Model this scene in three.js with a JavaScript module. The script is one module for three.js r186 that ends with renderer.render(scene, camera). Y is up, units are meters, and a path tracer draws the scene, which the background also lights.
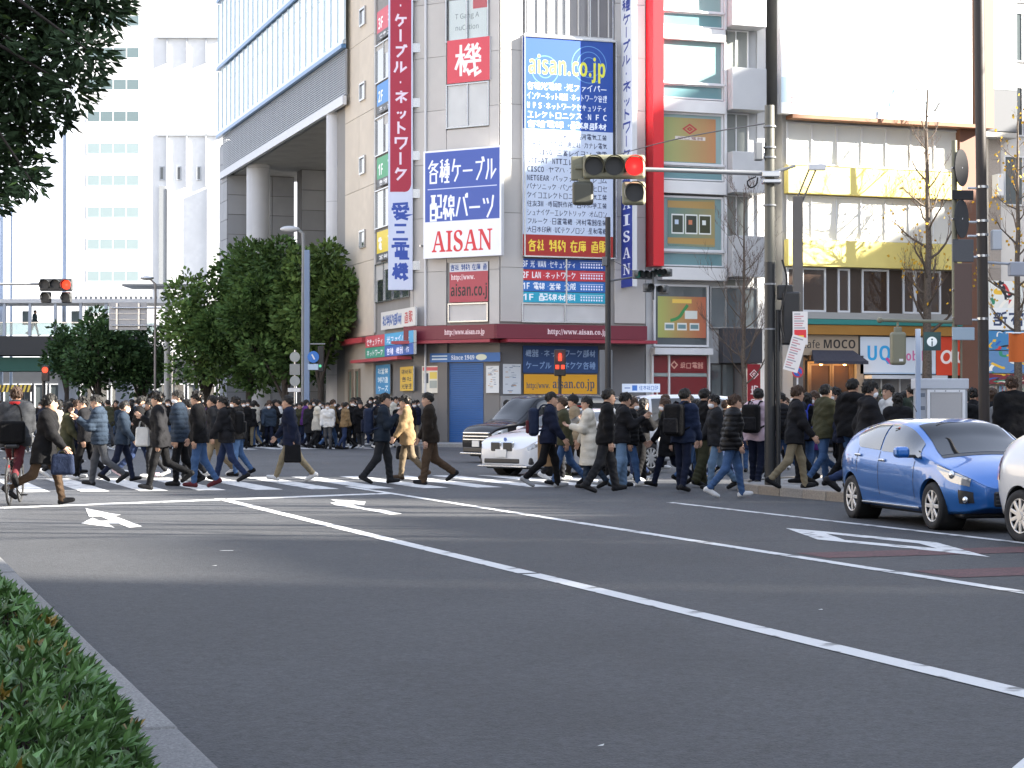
import * as THREE from 'three';
import { mergeGeometries, mergeVertices } from 'three/addons/utils/BufferGeometryUtils.js';
import { RoundedBoxGeometry } from 'three/addons/geometries/RoundedBoxGeometry.js';
import { ADDITION, SUBTRACTION, Brush, Evaluator } from 'three-bvh-csg';

// ---------------------------------------------------------------- camera, sky, sun, exposure
// World: -z runs up the near street, +x to its right. The camera stands at the left kerb, turned 19.2 degrees to the right.
const F = 1915, HORIZON = 408, TURN = THREE.MathUtils.degToRad(19.2), EYE = 1.48;
const SN = Math.sin(TURN), CS = Math.cos(TURN);
const scene = new THREE.Scene();
const camera = new THREE.PerspectiveCamera(2 * THREE.MathUtils.radToDeg(Math.atan(384 / F)), 1024 / 768, 0.1, 2500);
camera.position.set(0, EYE, 0);
camera.rotation.order = 'YXZ';
camera.rotation.set(Math.atan((HORIZON - 384) / F), -TURN, 0);
const renderer = new THREE.WebGLRenderer({ antialias: true });
renderer.setSize(1024, 768);
renderer.toneMapping = THREE.LinearToneMapping;
renderer.toneMappingExposure = 6.9;
renderer.shadowMap.enabled = true;
const SUN = new THREE.Vector3(0.88, 0.42, 0.46).normalize();   // low winter sun from the right and a little behind
{
  // clear winter sky: pale towards the horizon, bluer overhead, a wide soft glow round the sun
  const W = 512, H = 256, data = new Float32Array(W * H * 4), v = new THREE.Vector3();
  for (let j = 0; j < H; j++) for (let i = 0; i < W; i++) {
    const up = ((j + 0.5) / H - 0.5) * Math.PI, a = ((i + 0.5) / W - 0.5) * 2 * Math.PI;
    v.set(Math.cos(a) * Math.cos(up), Math.sin(up), Math.sin(a) * Math.cos(up));
    const e = Math.max(0, v.y), h = Math.pow(1 - e, 3.0), c = Math.max(0, v.dot(SUN));
    const glow = 0.30 * Math.pow(c, 6) + 0.55 * Math.pow(c, 40), low = v.y < 0 ? 0.3 : 1;
    const o = (j * W + i) * 4;
    data[o] = 0.60 * low * (0.262 + 0.37 * h + glow);
    data[o + 1] = 0.60 * low * (0.312 + 0.318 * h + glow * 0.95);
    data[o + 2] = 0.60 * low * (0.425 + 0.205 * h + glow * 0.84);
    data[o + 3] = 1;
  }
  const t = new THREE.DataTexture(data, W, H, THREE.RGBAFormat, THREE.FloatType);
  t.mapping = THREE.EquirectangularReflectionMapping; t.magFilter = THREE.LinearFilter; t.minFilter = THREE.LinearFilter; t.wrapS = THREE.RepeatWrapping; t.needsUpdate = true;
  scene.background = t; scene.environment = t;
}
const sun = new THREE.DirectionalLight(new THREE.Color(1, 0.93, 0.82), 5);
sun.name = 'sun';
sun.position.copy(SUN).multiplyScalar(200).add(new THREE.Vector3(15, 0, -45));
sun.target.position.set(15, 0, -45); scene.add(sun.target);
sun.castShadow = true; sun.shadow.mapSize.set(4096, 4096);
Object.assign(sun.shadow.camera, { left: -90, right: 90, top: 90, bottom: -90, near: 1, far: 500 });
scene.add(sun);

// ---------------------------------------------------------------- helpers
const DEG = Math.PI / 180;
function rng(seed) { let s = seed | 0; return () => { s = (s + 0x6d2b79f5) | 0; let t = Math.imul(s ^ (s >>> 15), 1 | s); t = (t + Math.imul(t ^ (t >>> 7), 61 | t)) ^ t; return ((t ^ (t >>> 14)) >>> 0) / 4294967296; }; }
const R = rng(7);
const lerp = (a, b, t) => a + (b - a) * t, clamp = (x, a, b) => Math.min(b, Math.max(a, x));
const smooth = (a, b, x) => { const t = clamp((x - a) / (b - a), 0, 1); return t * t * (3 - 2 * t); };
function hash3(x, y, z) { let h = Math.imul(x, 374761393) + Math.imul(y, 668265263) + Math.imul(z, 2147483647 ^ 0x5bd1e995) | 0; h = Math.imul(h ^ (h >>> 13), 1274126177); return ((h ^ (h >>> 16)) >>> 0) / 4294967296; }
function noise3(x, y, z) {
  const ix = Math.floor(x), iy = Math.floor(y), iz = Math.floor(z), fx = x - ix, fy = y - iy, fz = z - iz;
  const u = fx * fx * (3 - 2 * fx), v = fy * fy * (3 - 2 * fy), w = fz * fz * (3 - 2 * fz), h = (a, b, c) => hash3(ix + a, iy + b, iz + c);
  return lerp(lerp(lerp(h(0, 0, 0), h(1, 0, 0), u), lerp(h(0, 1, 0), h(1, 1, 0), u), v), lerp(lerp(h(0, 0, 1), h(1, 0, 1), u), lerp(h(0, 1, 1), h(1, 1, 1), u), v), w);
}
const fbm = (x, y, z, n = 4) => { let s = 0, a = 0.5; for (let i = 0; i < n; i++) { s += a * noise3(x, y, z); x *= 2.03; y *= 2.03; z *= 2.03; a *= 0.5; } return s; };
// places measured from the photograph: distance ahead D, or the vertical plane / ground that the point lies on
const at = (px, D) => { const c = (px - 512) / F * D; return { x: D * SN + c * CS, z: -D * CS + c * SN, D }; };
const yAt = (py, D) => EYE + (HORIZON - py) / F * D;
const onGround = (px, py) => at(px, F * EYE / (py - HORIZON));
const onZ = (px, z) => at(px, -z / (CS - (px - 512) / F * SN));
const onX = (px, x) => at(px, x / (SN + (px - 512) / F * CS));

function hermite(keys, x) { // monotone interpolation through [x, y] keys, x ascending
  const n = keys.length; if (x <= keys[0][0]) return keys[0][1]; if (x >= keys[n - 1][0]) return keys[n - 1][1];
  let i = 0; while (x > keys[i + 1][0]) i++;
  const sl = (k) => (keys[k + 1][1] - keys[k][1]) / (keys[k + 1][0] - keys[k][0]);
  const tan = (k) => { if (k === 0) return sl(0); if (k === n - 1) return sl(n - 2); const a = sl(k - 1), b = sl(k); return a * b <= 0 ? 0 : 2 * a * b / (a + b); };
  const h = keys[i + 1][0] - keys[i][0], t = (x - keys[i][0]) / h, m0 = tan(i) * h, m1 = tan(i + 1) * h, t2 = t * t, t3 = t2 * t;
  return (2 * t3 - 3 * t2 + 1) * keys[i][1] + (t3 - 2 * t2 + t) * m0 + (-2 * t3 + 3 * t2) * keys[i + 1][1] + (t3 - t2) * m1;
}
const taken = new Map();
function numbered(name) { const n = taken.get(name) ?? -1; taken.set(name, n + 1); return n < 0 ? name : name + '_' + String(n + 1).padStart(3, '0'); }
function tag(o, label, category, group, kind) { if (label) o.userData.label = label; if (category) o.userData.category = category; if (group) o.userData.group = group; if (kind) o.userData.kind = kind; return o; }
function thing(name, label, category, pos = [0, 0, 0], turn = 0, group) {
  const g = new THREE.Group(); g.name = numbered(name); g.position.set(...pos); g.rotation.y = turn; scene.add(g);
  return tag(g, label, category, group);
}
function clean(g) { for (const k of Object.keys(g.attributes)) if (!['position', 'normal', 'uv', 'color'].includes(k)) g.deleteAttribute(k); return g.index ? g.toNonIndexed() : g; }
function join(list) {
  list = [].concat(list); if (list.length === 1) return list[0];
  list = list.map(clean);
  const all = ['normal', 'uv', 'color'].filter((k) => list.some((g) => g.attributes[k]));
  for (const g of list) for (const k of all) if (!g.attributes[k]) g.setAttribute(k, new THREE.BufferAttribute(new Float32Array(g.attributes.position.count * (k === 'uv' ? 2 : 3)).fill(k === 'color' ? 1 : 0), k === 'uv' ? 2 : 3));
  return mergeGeometries(list);
}
function part(name, geo, mat, parent) {
  const m = new THREE.Mesh(join(geo), mat); m.name = parent === scene ? numbered(name) : name; m.castShadow = m.receiveShadow = true; parent.add(m); return m;
}
const whole = (name, geo, mat, label, category, group) => tag(part(name, geo, mat, scene), label, category, group);
const structure = (name, geo, mat) => tag(part(name, geo, mat, scene), null, null, null, 'structure');
function copyOf(o, label, pos, turn) { const c = o.clone(); c.userData = { ...o.userData, label }; c.name = numbered(o.name.replace(/_\d{3}$/, '')); if (pos) c.position.set(...pos); if (turn !== undefined) c.rotation.y = turn; scene.add(c); return c; }
// uv in metres, chosen by the way each face points
function metreUV(g, s = 1) {
  const p = g.attributes.position, n = g.attributes.normal, uv = new Float32Array(p.count * 2);
  for (let i = 0; i < p.count; i++) {
    const nx = Math.abs(n.getX(i)), ny = Math.abs(n.getY(i)), nz = Math.abs(n.getZ(i)), x = p.getX(i), y = p.getY(i), z = p.getZ(i);
    if (ny > nx && ny > nz) { uv[2 * i] = x * s; uv[2 * i + 1] = z * s; } else if (nx > nz) { uv[2 * i] = z * s; uv[2 * i + 1] = y * s; } else { uv[2 * i] = x * s; uv[2 * i + 1] = y * s; }
  }
  g.setAttribute('uv', new THREE.BufferAttribute(uv, 2)); return g;
}
function box(x0, x1, y0, y1, z0, z1) { const g = new THREE.BoxGeometry(Math.abs(x1 - x0), Math.abs(y1 - y0), Math.abs(z1 - z0)); g.translate((x0 + x1) / 2, (y0 + y1) / 2, (z0 + z1) / 2); return metreUV(g); }
function rbox(x0, x1, y0, y1, z0, z1, r = 0.02, seg = 2) { const w = Math.abs(x1 - x0), h = Math.abs(y1 - y0), d = Math.abs(z1 - z0); const g = new RoundedBoxGeometry(w, h, d, seg, Math.min(r, w / 2.01, h / 2.01, d / 2.01)); g.translate((x0 + x1) / 2, (y0 + y1) / 2, (z0 + z1) / 2); return metreUV(g); }
const V = (x, y, z) => new THREE.Vector3(x, y, z);
function rod(a, b, r0, r1 = r0, seg = 12, open = false) {
  const d = V().subVectors(b, a), g = new THREE.CylinderGeometry(r1, r0, d.length(), seg, 1, open);
  g.applyQuaternion(new THREE.Quaternion().setFromUnitVectors(V(0, 1, 0), d.clone().normalize())); g.translate((a.x + b.x) / 2, (a.y + b.y) / 2, (a.z + b.z) / 2); return g;
}
const tube = (pts, r, seg = 16, rad = 6) => new THREE.TubeGeometry(new THREE.CatmullRomCurve3(pts), seg, r, rad);
function poly(points, y, hole) { // flat polygon on the ground from [x, z] pairs
  const s = new THREE.Shape(points.map(([x, z]) => new THREE.Vector2(x, -z)));
  if (hole) s.holes.push(new THREE.Path(hole.map(([x, z]) => new THREE.Vector2(x, -z))));
  const g = new THREE.ShapeGeometry(s); g.rotateX(-Math.PI / 2); g.translate(0, y, 0); return metreUV(g);
}
function slab(points, y0, y1, bevel = 0) { // extruded polygon
  const s = new THREE.Shape(points.map(([x, z]) => new THREE.Vector2(x, -z)));
  const g = new THREE.ExtrudeGeometry(s, { depth: y1 - y0 - bevel, bevelEnabled: bevel > 0, bevelSize: bevel, bevelThickness: bevel, bevelOffset: -bevel, bevelSegments: 2 });
  g.rotateX(-Math.PI / 2); g.translate(0, y0, 0); return metreUV(g);
}
const lin = (r, g, b) => new THREE.Color().setRGB(r, g, b);
function mat(color, roughness = 0.7, extra = {}) { return new THREE.MeshStandardMaterial({ color: Array.isArray(color) ? lin(...color) : color, roughness, ...extra }); }
function phys(color, roughness, extra = {}) { return new THREE.MeshPhysicalMaterial({ color: Array.isArray(color) ? lin(...color) : color, roughness, ...extra }); }
// tileable noise textures (grey around 1, so that they only vary the material's colour)
function noiseMap(size, fn, repeat = 1, srgb = false) {
  const d = new Uint8Array(size * size * 4);
  for (let j = 0; j < size; j++) for (let i = 0; i < size; i++) { const c = fn(i / size, j / size, i, j), o = (j * size + i) * 4; for (let k = 0; k < 3; k++) d[o + k] = clamp(Array.isArray(c) ? c[k] : c, 0, 1) * 255; d[o + 3] = 255; }
  const t = new THREE.DataTexture(d, size, size); t.wrapS = t.wrapT = THREE.RepeatWrapping; t.magFilter = THREE.LinearFilter; t.minFilter = THREE.LinearMipmapLinearFilter; t.generateMipmaps = true; t.repeat.set(repeat, repeat);
  if (srgb) t.colorSpace = THREE.SRGBColorSpace; t.needsUpdate = true; return t;
}
function tileNoise(u, v, period, seed) { // value noise that wraps
  const x = u * period, y = v * period, ix = Math.floor(x), iy = Math.floor(y), fx = x - ix, fy = y - iy, a = fx * fx * (3 - 2 * fx), b = fy * fy * (3 - 2 * fy);
  const h = (i, j) => hash3((ix + i) % period, (iy + j) % period, seed);
  return lerp(lerp(h(0, 0), h(1, 0), a), lerp(h(0, 1), h(1, 1), a), b);
}
const tileFbm = (u, v, p, seed, n = 4) => { let s = 0, a = 0.5; for (let i = 0; i < n; i++) { s += a * tileNoise(u, v, p << i, seed + i); a *= 0.5; } return s / (1 - a * 2); };
const T = {};
{
  const r = rng(11), grit = new Float32Array(1024 * 1024);
  for (let i = 0; i < grit.length; i++) grit[i] = r();
  T.asphalt = noiseMap(1024, (u, v, i, j) => { const g = grit[j * 1024 + i], h = tileNoise(u, v, 256, 3), b = tileNoise(u, v, 512, 9); const e = tileNoise(u, v, 64, 13), q = tileNoise(u, v, 128, 17); return 0.52 + 0.22 * (e - 0.5) + 0.34 * (q - 0.5) + 0.30 * (b - 0.5) + 0.34 * (h - 0.5) + 0.22 * (g - 0.5) + (b > 0.93 ? 0.22 : 0) + 0.10 * (tileFbm(u, v, 4, 21) - 0.5); }, 1 / 3);
  T.asphaltBump = noiseMap(512, (u, v) => 0.6 * tileNoise(u, v, 256, 3) + 0.4 * tileNoise(u, v, 128, 5), 1 / 1.5);
  T.concrete = noiseMap(512, (u, v, i, j) => 0.80 + 0.24 * (tileFbm(u, v, 4, 31, 5) - 0.5) + 0.10 * (grit[j * 1024 + i] - 0.5), 1 / 2.2);
  T.granite = noiseMap(512, (u, v, i, j) => 0.62 + 0.30 * (tileNoise(u, v, 128, 41) - 0.5) + 0.35 * (tileNoise(u, v, 256, 42) - 0.5) + 0.2 * (grit[j * 1024 + i] - 0.5), 1 / 1.2);
  T.stain = noiseMap(512, (u, v, i, j) => { const s = tileFbm(u, v, 3, 51, 5), k = tileNoise(u, v, 16, 52); return 0.86 + 0.2 * (s - 0.5) + 0.10 * (k - 0.5) * smooth(0.4, 0.7, s) + 0.04 * (grit[j * 1024 + i] - 0.5); }, 1 / 5);
  T.fabric = noiseMap(256, (u, v, i, j) => 0.75 + 0.28 * (tileFbm(u, v, 6, 61) - 0.5) + 0.16 * ((i + j) % 4 < 2 ? 0.5 : -0.5) + 0.12 * (grit[j * 1024 + i] - 0.5), 2.2);
  T.fabricBump = noiseMap(256, (u, v) => tileFbm(u, v, 8, 71, 4), 2.2);
  T.bark = noiseMap(256, (u, v, i, j) => 0.6 + 0.5 * (tileNoise(u, v, 32, 81) - 0.5) + 0.3 * (tileFbm(u, v, 8, 82) - 0.5), 1.5);
  T.rough = noiseMap(256, (u, v) => 0.55 + 0.5 * (tileFbm(u, v, 4, 91, 5) - 0.5), 0.5);
}
const M = {
  asphalt: mat([0.044, 0.0465, 0.051], 0.78, { map: T.asphalt, bumpMap: T.asphaltBump, bumpScale: 0.006, vertexColors: true }),
  kerb: mat([0.26, 0.257, 0.25], 0.9, { map: T.granite, bumpMap: T.granite, bumpScale: 0.002 }),
  pave: mat([0.44, 0.43, 0.41], 0.85, { map: T.granite }),
  concrete: mat([0.40, 0.39, 0.37], 0.85, { map: T.concrete, bumpMap: T.concrete, bumpScale: 0.002 }),
  stone: mat([0.56, 0.54, 0.51], 0.75, { map: T.stain }),
  stoneDark: mat([0.30, 0.30, 0.30], 0.7, { map: T.stain }),
  joint: mat([0.13, 0.125, 0.12], 0.95),
  white: mat([0.78, 0.78, 0.77], 0.5, { map: T.stain }),
  whiteMetal: mat([0.72, 0.73, 0.74], 0.4, { map: T.stain }),
  cream: mat([0.66, 0.58, 0.47], 0.8, { map: T.stain }),
  steel: mat([0.42, 0.43, 0.44], 0.38, { metalness: 0.75, roughnessMap: T.rough }),
  greyPaint: mat([0.25, 0.26, 0.27], 0.55, { map: T.stain }),
  darkPaint: mat([0.035, 0.034, 0.033], 0.5, { map: T.stain }),
  brownPole: mat([0.030, 0.022, 0.018], 0.6, { map: T.stain }),
  black: mat([0.012, 0.012, 0.013], 0.5),
  rubber: mat([0.016, 0.016, 0.017], 0.85),
  glass: phys([0.05, 0.062, 0.066], 0.06, { clearcoat: 1, clearcoatRoughness: 0.03, specularIntensity: 1 }),
  red: mat([0.52, 0.02, 0.025], 0.45),
  soil: mat([0.05, 0.038, 0.028], 1, { map: T.concrete }),
};
// ---------------------------------------------------------------- Japanese lettering, drawn stroke by stroke
// Each sign is a list of strokes on a 0..9 grid, "xy xy xy" per stroke, strokes parted by "|"; [sign, x0, y0, x1, y1] places another sign inside it.
const DK = '70 82|80 92';
const GLYPH = {
  'ー': '05 95', '・': '45 55', 'ケ': '30 15|23 93|63 66 39', 'フ': '12 82 75 29', 'ブ': ['12 72 65 29', DK], 'ル': '21 25 09|51 58 95', 'ネ': '50 51|12 82 17|54 59|65 97', 'ツ': '12 24|42 54|91 85 49',
  'ト': '30 39|33 86', 'ワ': '15 11 91 85 49', 'ク': '30 14|22 82 65 29', 'ハ': '31 08|61 98', 'パ': ['31 08|61 98', '80 90 91 81 80'], 'バ': ['31 08|61 98', DK], 'シ': '11 32|04 25|19 49 93', 'ジ': ['11 32|04 25|19 49 93', DK],
  'ラ': '21 71|03 83 75 29', 'カ': '12 82 78 58|40 44 09', 'ナ': '03 93|50 54 29', 'レ': '21 29 94', 'イ': '80 05|53 59', 'ヨ': '11 81 89 19|15 85', 'ン': '11 33|19 59 92', 'ヤ': '03 92 75|30 49', 'マ': '11 91 46|35 68', 'ア': '11 91 64|53 55 29',
  'ヒ': '20 28 39 99|24 83', 'ロ': '11 81 89 19 11', 'セ': '04 92 75|30 38 49 99', 'タ': '30 04|22 82 65 29|35 66', 'ダ': ['30 04|22 72 65 29|35 66', DK], 'コ': '11 81 89 19', 'エ': '11 81|51 59|09 99', 'ニ': '22 72|08 98', 'ユ': '22 72 68|09 99',
  'リ': '21 25|71 75 39', 'オ': '03 93|60 69 49|63 08', 'ム': '40 08 88|65 99', 'テ': '21 71|04 94|54 39', 'ノ': '80 65 19', 'ソ': '11 24|81 75 29', 'キ': '13 82|05 94|40 59', 'サ': '03 93|30 35|70 75 49', 'ス': '11 81 09|55 99', 'ウ': '50 52|05 02 92 75 39', 'メ': '80 09|23 87',
  '木': '03 93|50 59|53 07|53 97', '日': '10 80 89 19 10|15 85', '雨': '10 80|05 03 93 95|50 59|24 34|64 74|27 37|67 77', '糸': '40 12 42|60 15 65|45 49|25 07|65 98', '禾': '70 11|03 93|51 59|53 07|53 97', '酉': '00 90|03 93 99 09 03|30 35|60 65|07 97', '口': '11 81 89 19 11',
  '夂': '40 06|23 83 19|35 99', '土': '14 84|50 58|08 98', '反': '10 91|10 15 09|33 83 19|45 99', '貝': '10 80 86 16 10|12 82|14 84|37 09|67 99', '亻': '70 05|53 59', '氵': '20 52|04 36|09 86', '幺': '50 13 53|83 18 78|69 99', '刂': '20 26|80 89 59',
  '三': '11 81|25 75|09 99', '愛': [['爫', 0, 0, 9, 2.6], '04 03 93 94', ['心', 1, 3.4, 8, 6], ['夂', 1, 5.8, 9, 9]], '爫': '90 02|04 29|34 59|94 69', '心': '04 09|20 28 78 75|40 53|82 97', '電': [['雨', 0, 0, 9, 4.6], ['甩', 1, 4.8, 9, 9]], '甩': '10 80 85 15 10|12 82|40 48 98 97',
  '機': [['木', 0, 0, 3.4, 9], ['幺', 3.6, 0, 6, 4], ['幺', 6.6, 0, 9, 4], '35 95|60 79 98|87 58|45 38|47 59'], '各': [['夂', 0, 0, 9, 5], ['口', 1, 5, 8, 9]], '種': [['禾', 0, 0, 3.6, 9], ['重', 4, 0, 9, 9]], '重': '70 21|02 92|13 83 86 16 13|14 84|50 59|17 87|09 99',
  '配': [['酉', 0, 0, 4.3, 9], ['己', 5, 0, 9, 9]], '己': '10 80 84 14|14 18 98 96', '線': [['糸', 0, 0, 3.9, 9], ['泉', 4.2, 0, 9, 9]], '泉': '40 31|11 81 84 14 11|12 82|45 49 39|25 35 08|85 66|55 98', '社': [['ネ', 0, 0, 4, 9], ['土', 4.3, 0, 9, 9]],
  '特': [['牛', 0, 0, 4, 9], ['寺', 4.2, 0, 9, 9]], '牛': '20 04|13 93|50 59|07 96', '寺': '12 82|50 54|04 94|06 96|70 79 59|26 37', '約': [['糸', 0, 0, 4.2, 9], ['勺', 5, 0, 9, 9]], '勺': '30 04|12 92 89 69|34 56', '在': '02 92|40 06|24 29|45 85|64 69|39 99',
  '庫': ['50 51|11 91|11 15 09', ['車', 2.4, 2.2, 9, 9]], '車': '01 91|13 83 86 16 13|14 84|50 59|07 97', '直': '11 81|50 53|33 83 87 37 33|35 85|13 19 99', '販': [['貝', 0, 0, 4, 9], ['反', 4.4, 0, 9, 9]], '光': '50 54|10 23|90 73|04 94|34 36 09|64 69 99 97',
  '管': [['竹', 0, 0, 9, 3], '05 04 94 95|25 75 76 26|25 29|28 78 79 29'], '竹': '20 05|15 45|35 38|60 45|65 95|75 78', '理': [['王', 0, 0, 3.5, 9], ['里', 4, 0, 9, 9]], '王': '11 91|15 85|51 58|09 99', '里': '10 80 84 14 10|12 82|50 59|16 86|09 99',
  '部': [['咅', 0, 0, 5.4, 9], ['阝', 6, 0, 9, 9]], '咅': '50 51|11 91|22 33|82 63|04 94|16 86 89 19 16', '阝': '20 29|20 80 43 84 77 45', '材': [['木', 0, 0, 4.4, 9], ['才', 4.6, 0, 9, 9]], '才': '03 93|60 69 49|63 08', '住': [['亻', 0, 0, 3, 9], ['主', 3, 0, 9, 9]], '主': '40 51|12 92|15 85|52 59|09 99',
  '友': '02 92|40 35 09|35 85 29|46 99', '工': '11 81|51 58|08 98', '古': '02 92|50 54|15 85 89 19 15', '河': [['氵', 0, 0, 2.6, 9], ['可', 3, 0, 9, 9]], '可': '01 91|71 79 59|13 53 56 16 13', '気': '30 03|22 92|23 83|14 74 77 98 97|25 58|55 28', '業': '30 33|60 63|11 22|81 72|03 93|15 85|06 96|53 59|46 19|56 89',
  '沖': [['氵', 0, 0, 2.6, 9], ['中', 3.3, 0, 9, 9]], '中': '12 82 86 16 12|50 59', '本': '02 92|50 59|42 07|52 97|37 67', '製': '10 01|11 41|02 52|20 24|12 14|42 44|60 63|80 84 74|05 95|45 08|26 29 48|55 99|75 66', '測': [['氵', 0, 0, 2.6, 9], ['貝', 2.8, 0, 6.2, 9], ['刂', 6.6, 0, 9, 9]],
  '菱': ['01 91|30 32|60 62', ['土', 2, 2, 7, 4.8], '45 26|55 76', ['夂', 1, 5.8, 8, 9]], '岡': '19 10 90 99 79|32 43|72 63|24 84|35 38 78 75|54 58', '作': [['亻', 0, 0, 3, 9], ['乍', 3, 0, 9, 9]], '乍': '30 04|22 92|42 49|45 85|47 87', '所': [['戸', 0, 0, 4.5, 9], ['斤', 5, 0, 9, 9]], '戸': '11 81|13 83 86 16|13 09', '斤': '80 11|11 16 09|14 94|64 69',
  '化': [['亻', 0, 0, 3, 9], '40 47 57 97 95|92 64'], '学': '10 22|40 42|80 62|04 03 93 94|24 74 56|56 59 39|06 96', '置': '10 80 82 12 10|40 42|60 62|14 84|53 55|35 75 78 38 35|36 76|15 19 99', '村': [['木', 0, 0, 4.4, 9], ['寸', 4.6, 0, 9, 9]], '寸': '03 93|70 79 49|25 47',
  '器': [['口', 0, 0, 3.6, 3.2], ['口', 5.4, 0, 9, 3.2], ['口', 0, 5.8, 3.6, 9], ['口', 5.4, 5.8, 9, 9], '04 94|43 26|55 86'], '産': '50 51|11 81|31 32|61 62|03 93|03 05 09|35 85|26 97|54 59|29 99', '大': '03 93|50 53 09|53 99', '印': '40 11|11 18 48|14 44|61 91 96 76|61 69', '刷': '10 60 63 13|10 15 09|24 28|24 64 67|44 49|72 76|90 98 88',
  '星': [['日', 2, 0, 7, 4], '24 05|16 86|54 59|09 99'], '和': [['禾', 0, 0, 5, 9], ['口', 5.2, 2, 9.3, 8]], '営': '10 22|40 42|80 62|04 03 93 94|34 64 66 36 34|17 87 89 19 17', '全': '50 04|50 94|25 75|27 77|55 59|09 99', '般': [['舟', 0, 0, 4.4, 9], ['殳', 5, 0, 9, 9]], '舟': '40 21|11 81 89|11 09|05 95|43 44|46 47', '殳': '20 23 04|20 70 73 93|15 85 19|26 99',
  '料': [['米', 0, 0, 5, 9], ['斗', 5, 0, 9, 9]], '米': '10 23|80 63|04 94|50 59|44 08|54 98', '斗': '21 43|14 35|07 96|70 79', '坂': [['土', 0, 0, 3.8, 9], ['反', 4, 0, 9, 9]], '宿': [['亻', 1, 3, 4, 9], '02 01 91 92|42 92|52 44|45 85 89 49 45|47 87'], '新': [['咅', 0, 0, 5, 9], ['斤', 5, 0, 9, 9]],
};
for (const [small, big] of [['ッ', 'ツ'], ['ァ', 'ア'], ['ュ', 'ユ'], ['ィ', 'イ'], ['ョ', 'ヨ']]) GLYPH[small] = [[big, 1.6, 2.8, 8, 9]];
function strokesOf(ch, x0 = 0, y0 = 0, x1 = 9, y1 = 9, out = []) {
  for (const g of [].concat(GLYPH[ch])) {
    if (Array.isArray(g)) strokesOf(g[0], lerp(x0, x1, g[1] / 9), lerp(y0, y1, g[2] / 9), lerp(x0, x1, g[3] / 9), lerp(y0, y1, g[4] / 9), out);
    else for (const s of g.split('|')) out.push(s.split(' ').map((q) => [lerp(x0, x1, +q[0] / 9), lerp(y0, y1, +q[1] / 9)]));
  }
  return out;
}
function drawGlyph(c, ch, x, y, w, h, weight, vertical) {
  c.lineWidth = weight; c.lineCap = 'butt'; c.lineJoin = 'miter';
  for (const s of strokesOf(ch)) {
    c.beginPath();
    s.forEach(([a, b], i) => { if (vertical && ch === 'ー') [a, b] = [4.5, a]; const m = 0.08, X = x + w * (m + (1 - 2 * m) * a / 9), Y = y + h * (m + (1 - 2 * m) * b / 9); if (i) c.lineTo(X, Y); else c.moveTo(X, Y); });
    c.stroke();
  }
}
// text(c, string, x, y, cell width, cell height): left-top anchored; latin letters take 0.62 of a cell
function text(c, str, x, y, w, h, color, { weight = 0.12, vertical = false, font = 'bold', family = 'sans-serif', pitch = 1, latin = 0.62 } = {}) {
  c.fillStyle = c.strokeStyle = color;
  for (const ch of str) {
    if (ch === ' ') { if (vertical) y += h * 0.5; else x += w * 0.5; continue; }
    if (GLYPH[ch]) { drawGlyph(c, ch, x, y, w, h, weight * Math.min(w, h), vertical); if (vertical) y += h * pitch; else x += w * pitch * (ch === '・' ? 0.7 : 1); }
    else {
      c.save(); c.scale(0.01, 0.01); c.font = font + ' ' + Math.round(h * 112) + 'px ' + family; c.textBaseline = 'alphabetic';
      const m = c.measureText(ch).width || 1, want = vertical ? w * 0.9 : w * latin;
      c.translate((x + (vertical ? w * 0.05 : 0)) * 100, (y + h * 0.9) * 100); c.scale(want * 100 / m * 0.98, 1); c.fillText(ch, 0, 0); c.restore();
      if (vertical) y += h * pitch; else x += want;
    }
  }
  return vertical ? y : x;
}
const widthOf = (str, w, latin = 0.62) => [...str].reduce((s, ch) => s + (ch === ' ' ? 0.5 : ch === '・' ? 0.7 : GLYPH[ch] ? 1 : latin) * w, 0);
function fitText(c, str, x, y, w, h, color, o = {}) { const k = w / widthOf(str, 1, o.latin); text(c, str, x, y, k, h, color, o); }
function print(w, h, draw, res = 60, extra = {}) { // a printed sheet w x h metres
  const cv = document.createElement('canvas'); cv.width = Math.round(Math.min(2048, w * res)); cv.height = Math.round(Math.min(2048, h * res));
  const c = cv.getContext('2d'); c.save(); c.scale(cv.width / w, cv.height / h); draw(c, w, h); c.restore();
  const t = new THREE.CanvasTexture(cv); t.colorSpace = THREE.SRGBColorSpace; t.magFilter = THREE.LinearFilter; t.anisotropy = 8;
  return new THREE.MeshStandardMaterial({ map: t, roughness: 0.5, ...extra });
}
// a thin board facing +z (before its parent turns it) with a printed front: [print material on the front, edge material elsewhere]
function board(name, w, h, d, printed, edge, parent, pos, turn = 0) {
  const g = new THREE.BoxGeometry(w, h, d); const m = new THREE.Mesh(g, [edge, edge, edge, edge, printed, edge]); m.name = parent === scene ? numbered(name) : name; m.position.set(...pos); m.rotation.y = turn; m.castShadow = m.receiveShadow = true; parent.add(m); return m;
}
const fill = (c, color, x, y, w, h) => { c.fillStyle = color; c.fillRect(x, y, w, h); };
// latin text x, baseline y, at most w wide, letters h high (the canvas is scaled to metres, so the letters are set at 100 times their size)
function latin(c, str, x, y, w, h, color, style = 'bold', family = 'sans-serif', align = 'left') {
  c.save(); c.translate(x, y); c.scale(0.01, 0.01); c.font = style + ' ' + Math.round(h * 100) + 'px ' + family; c.fillStyle = color; c.textAlign = align; const m = c.measureText(str).width; c.scale(w * 100 / m, 1); c.fillText(str, 0, 0); c.restore();
}
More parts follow.
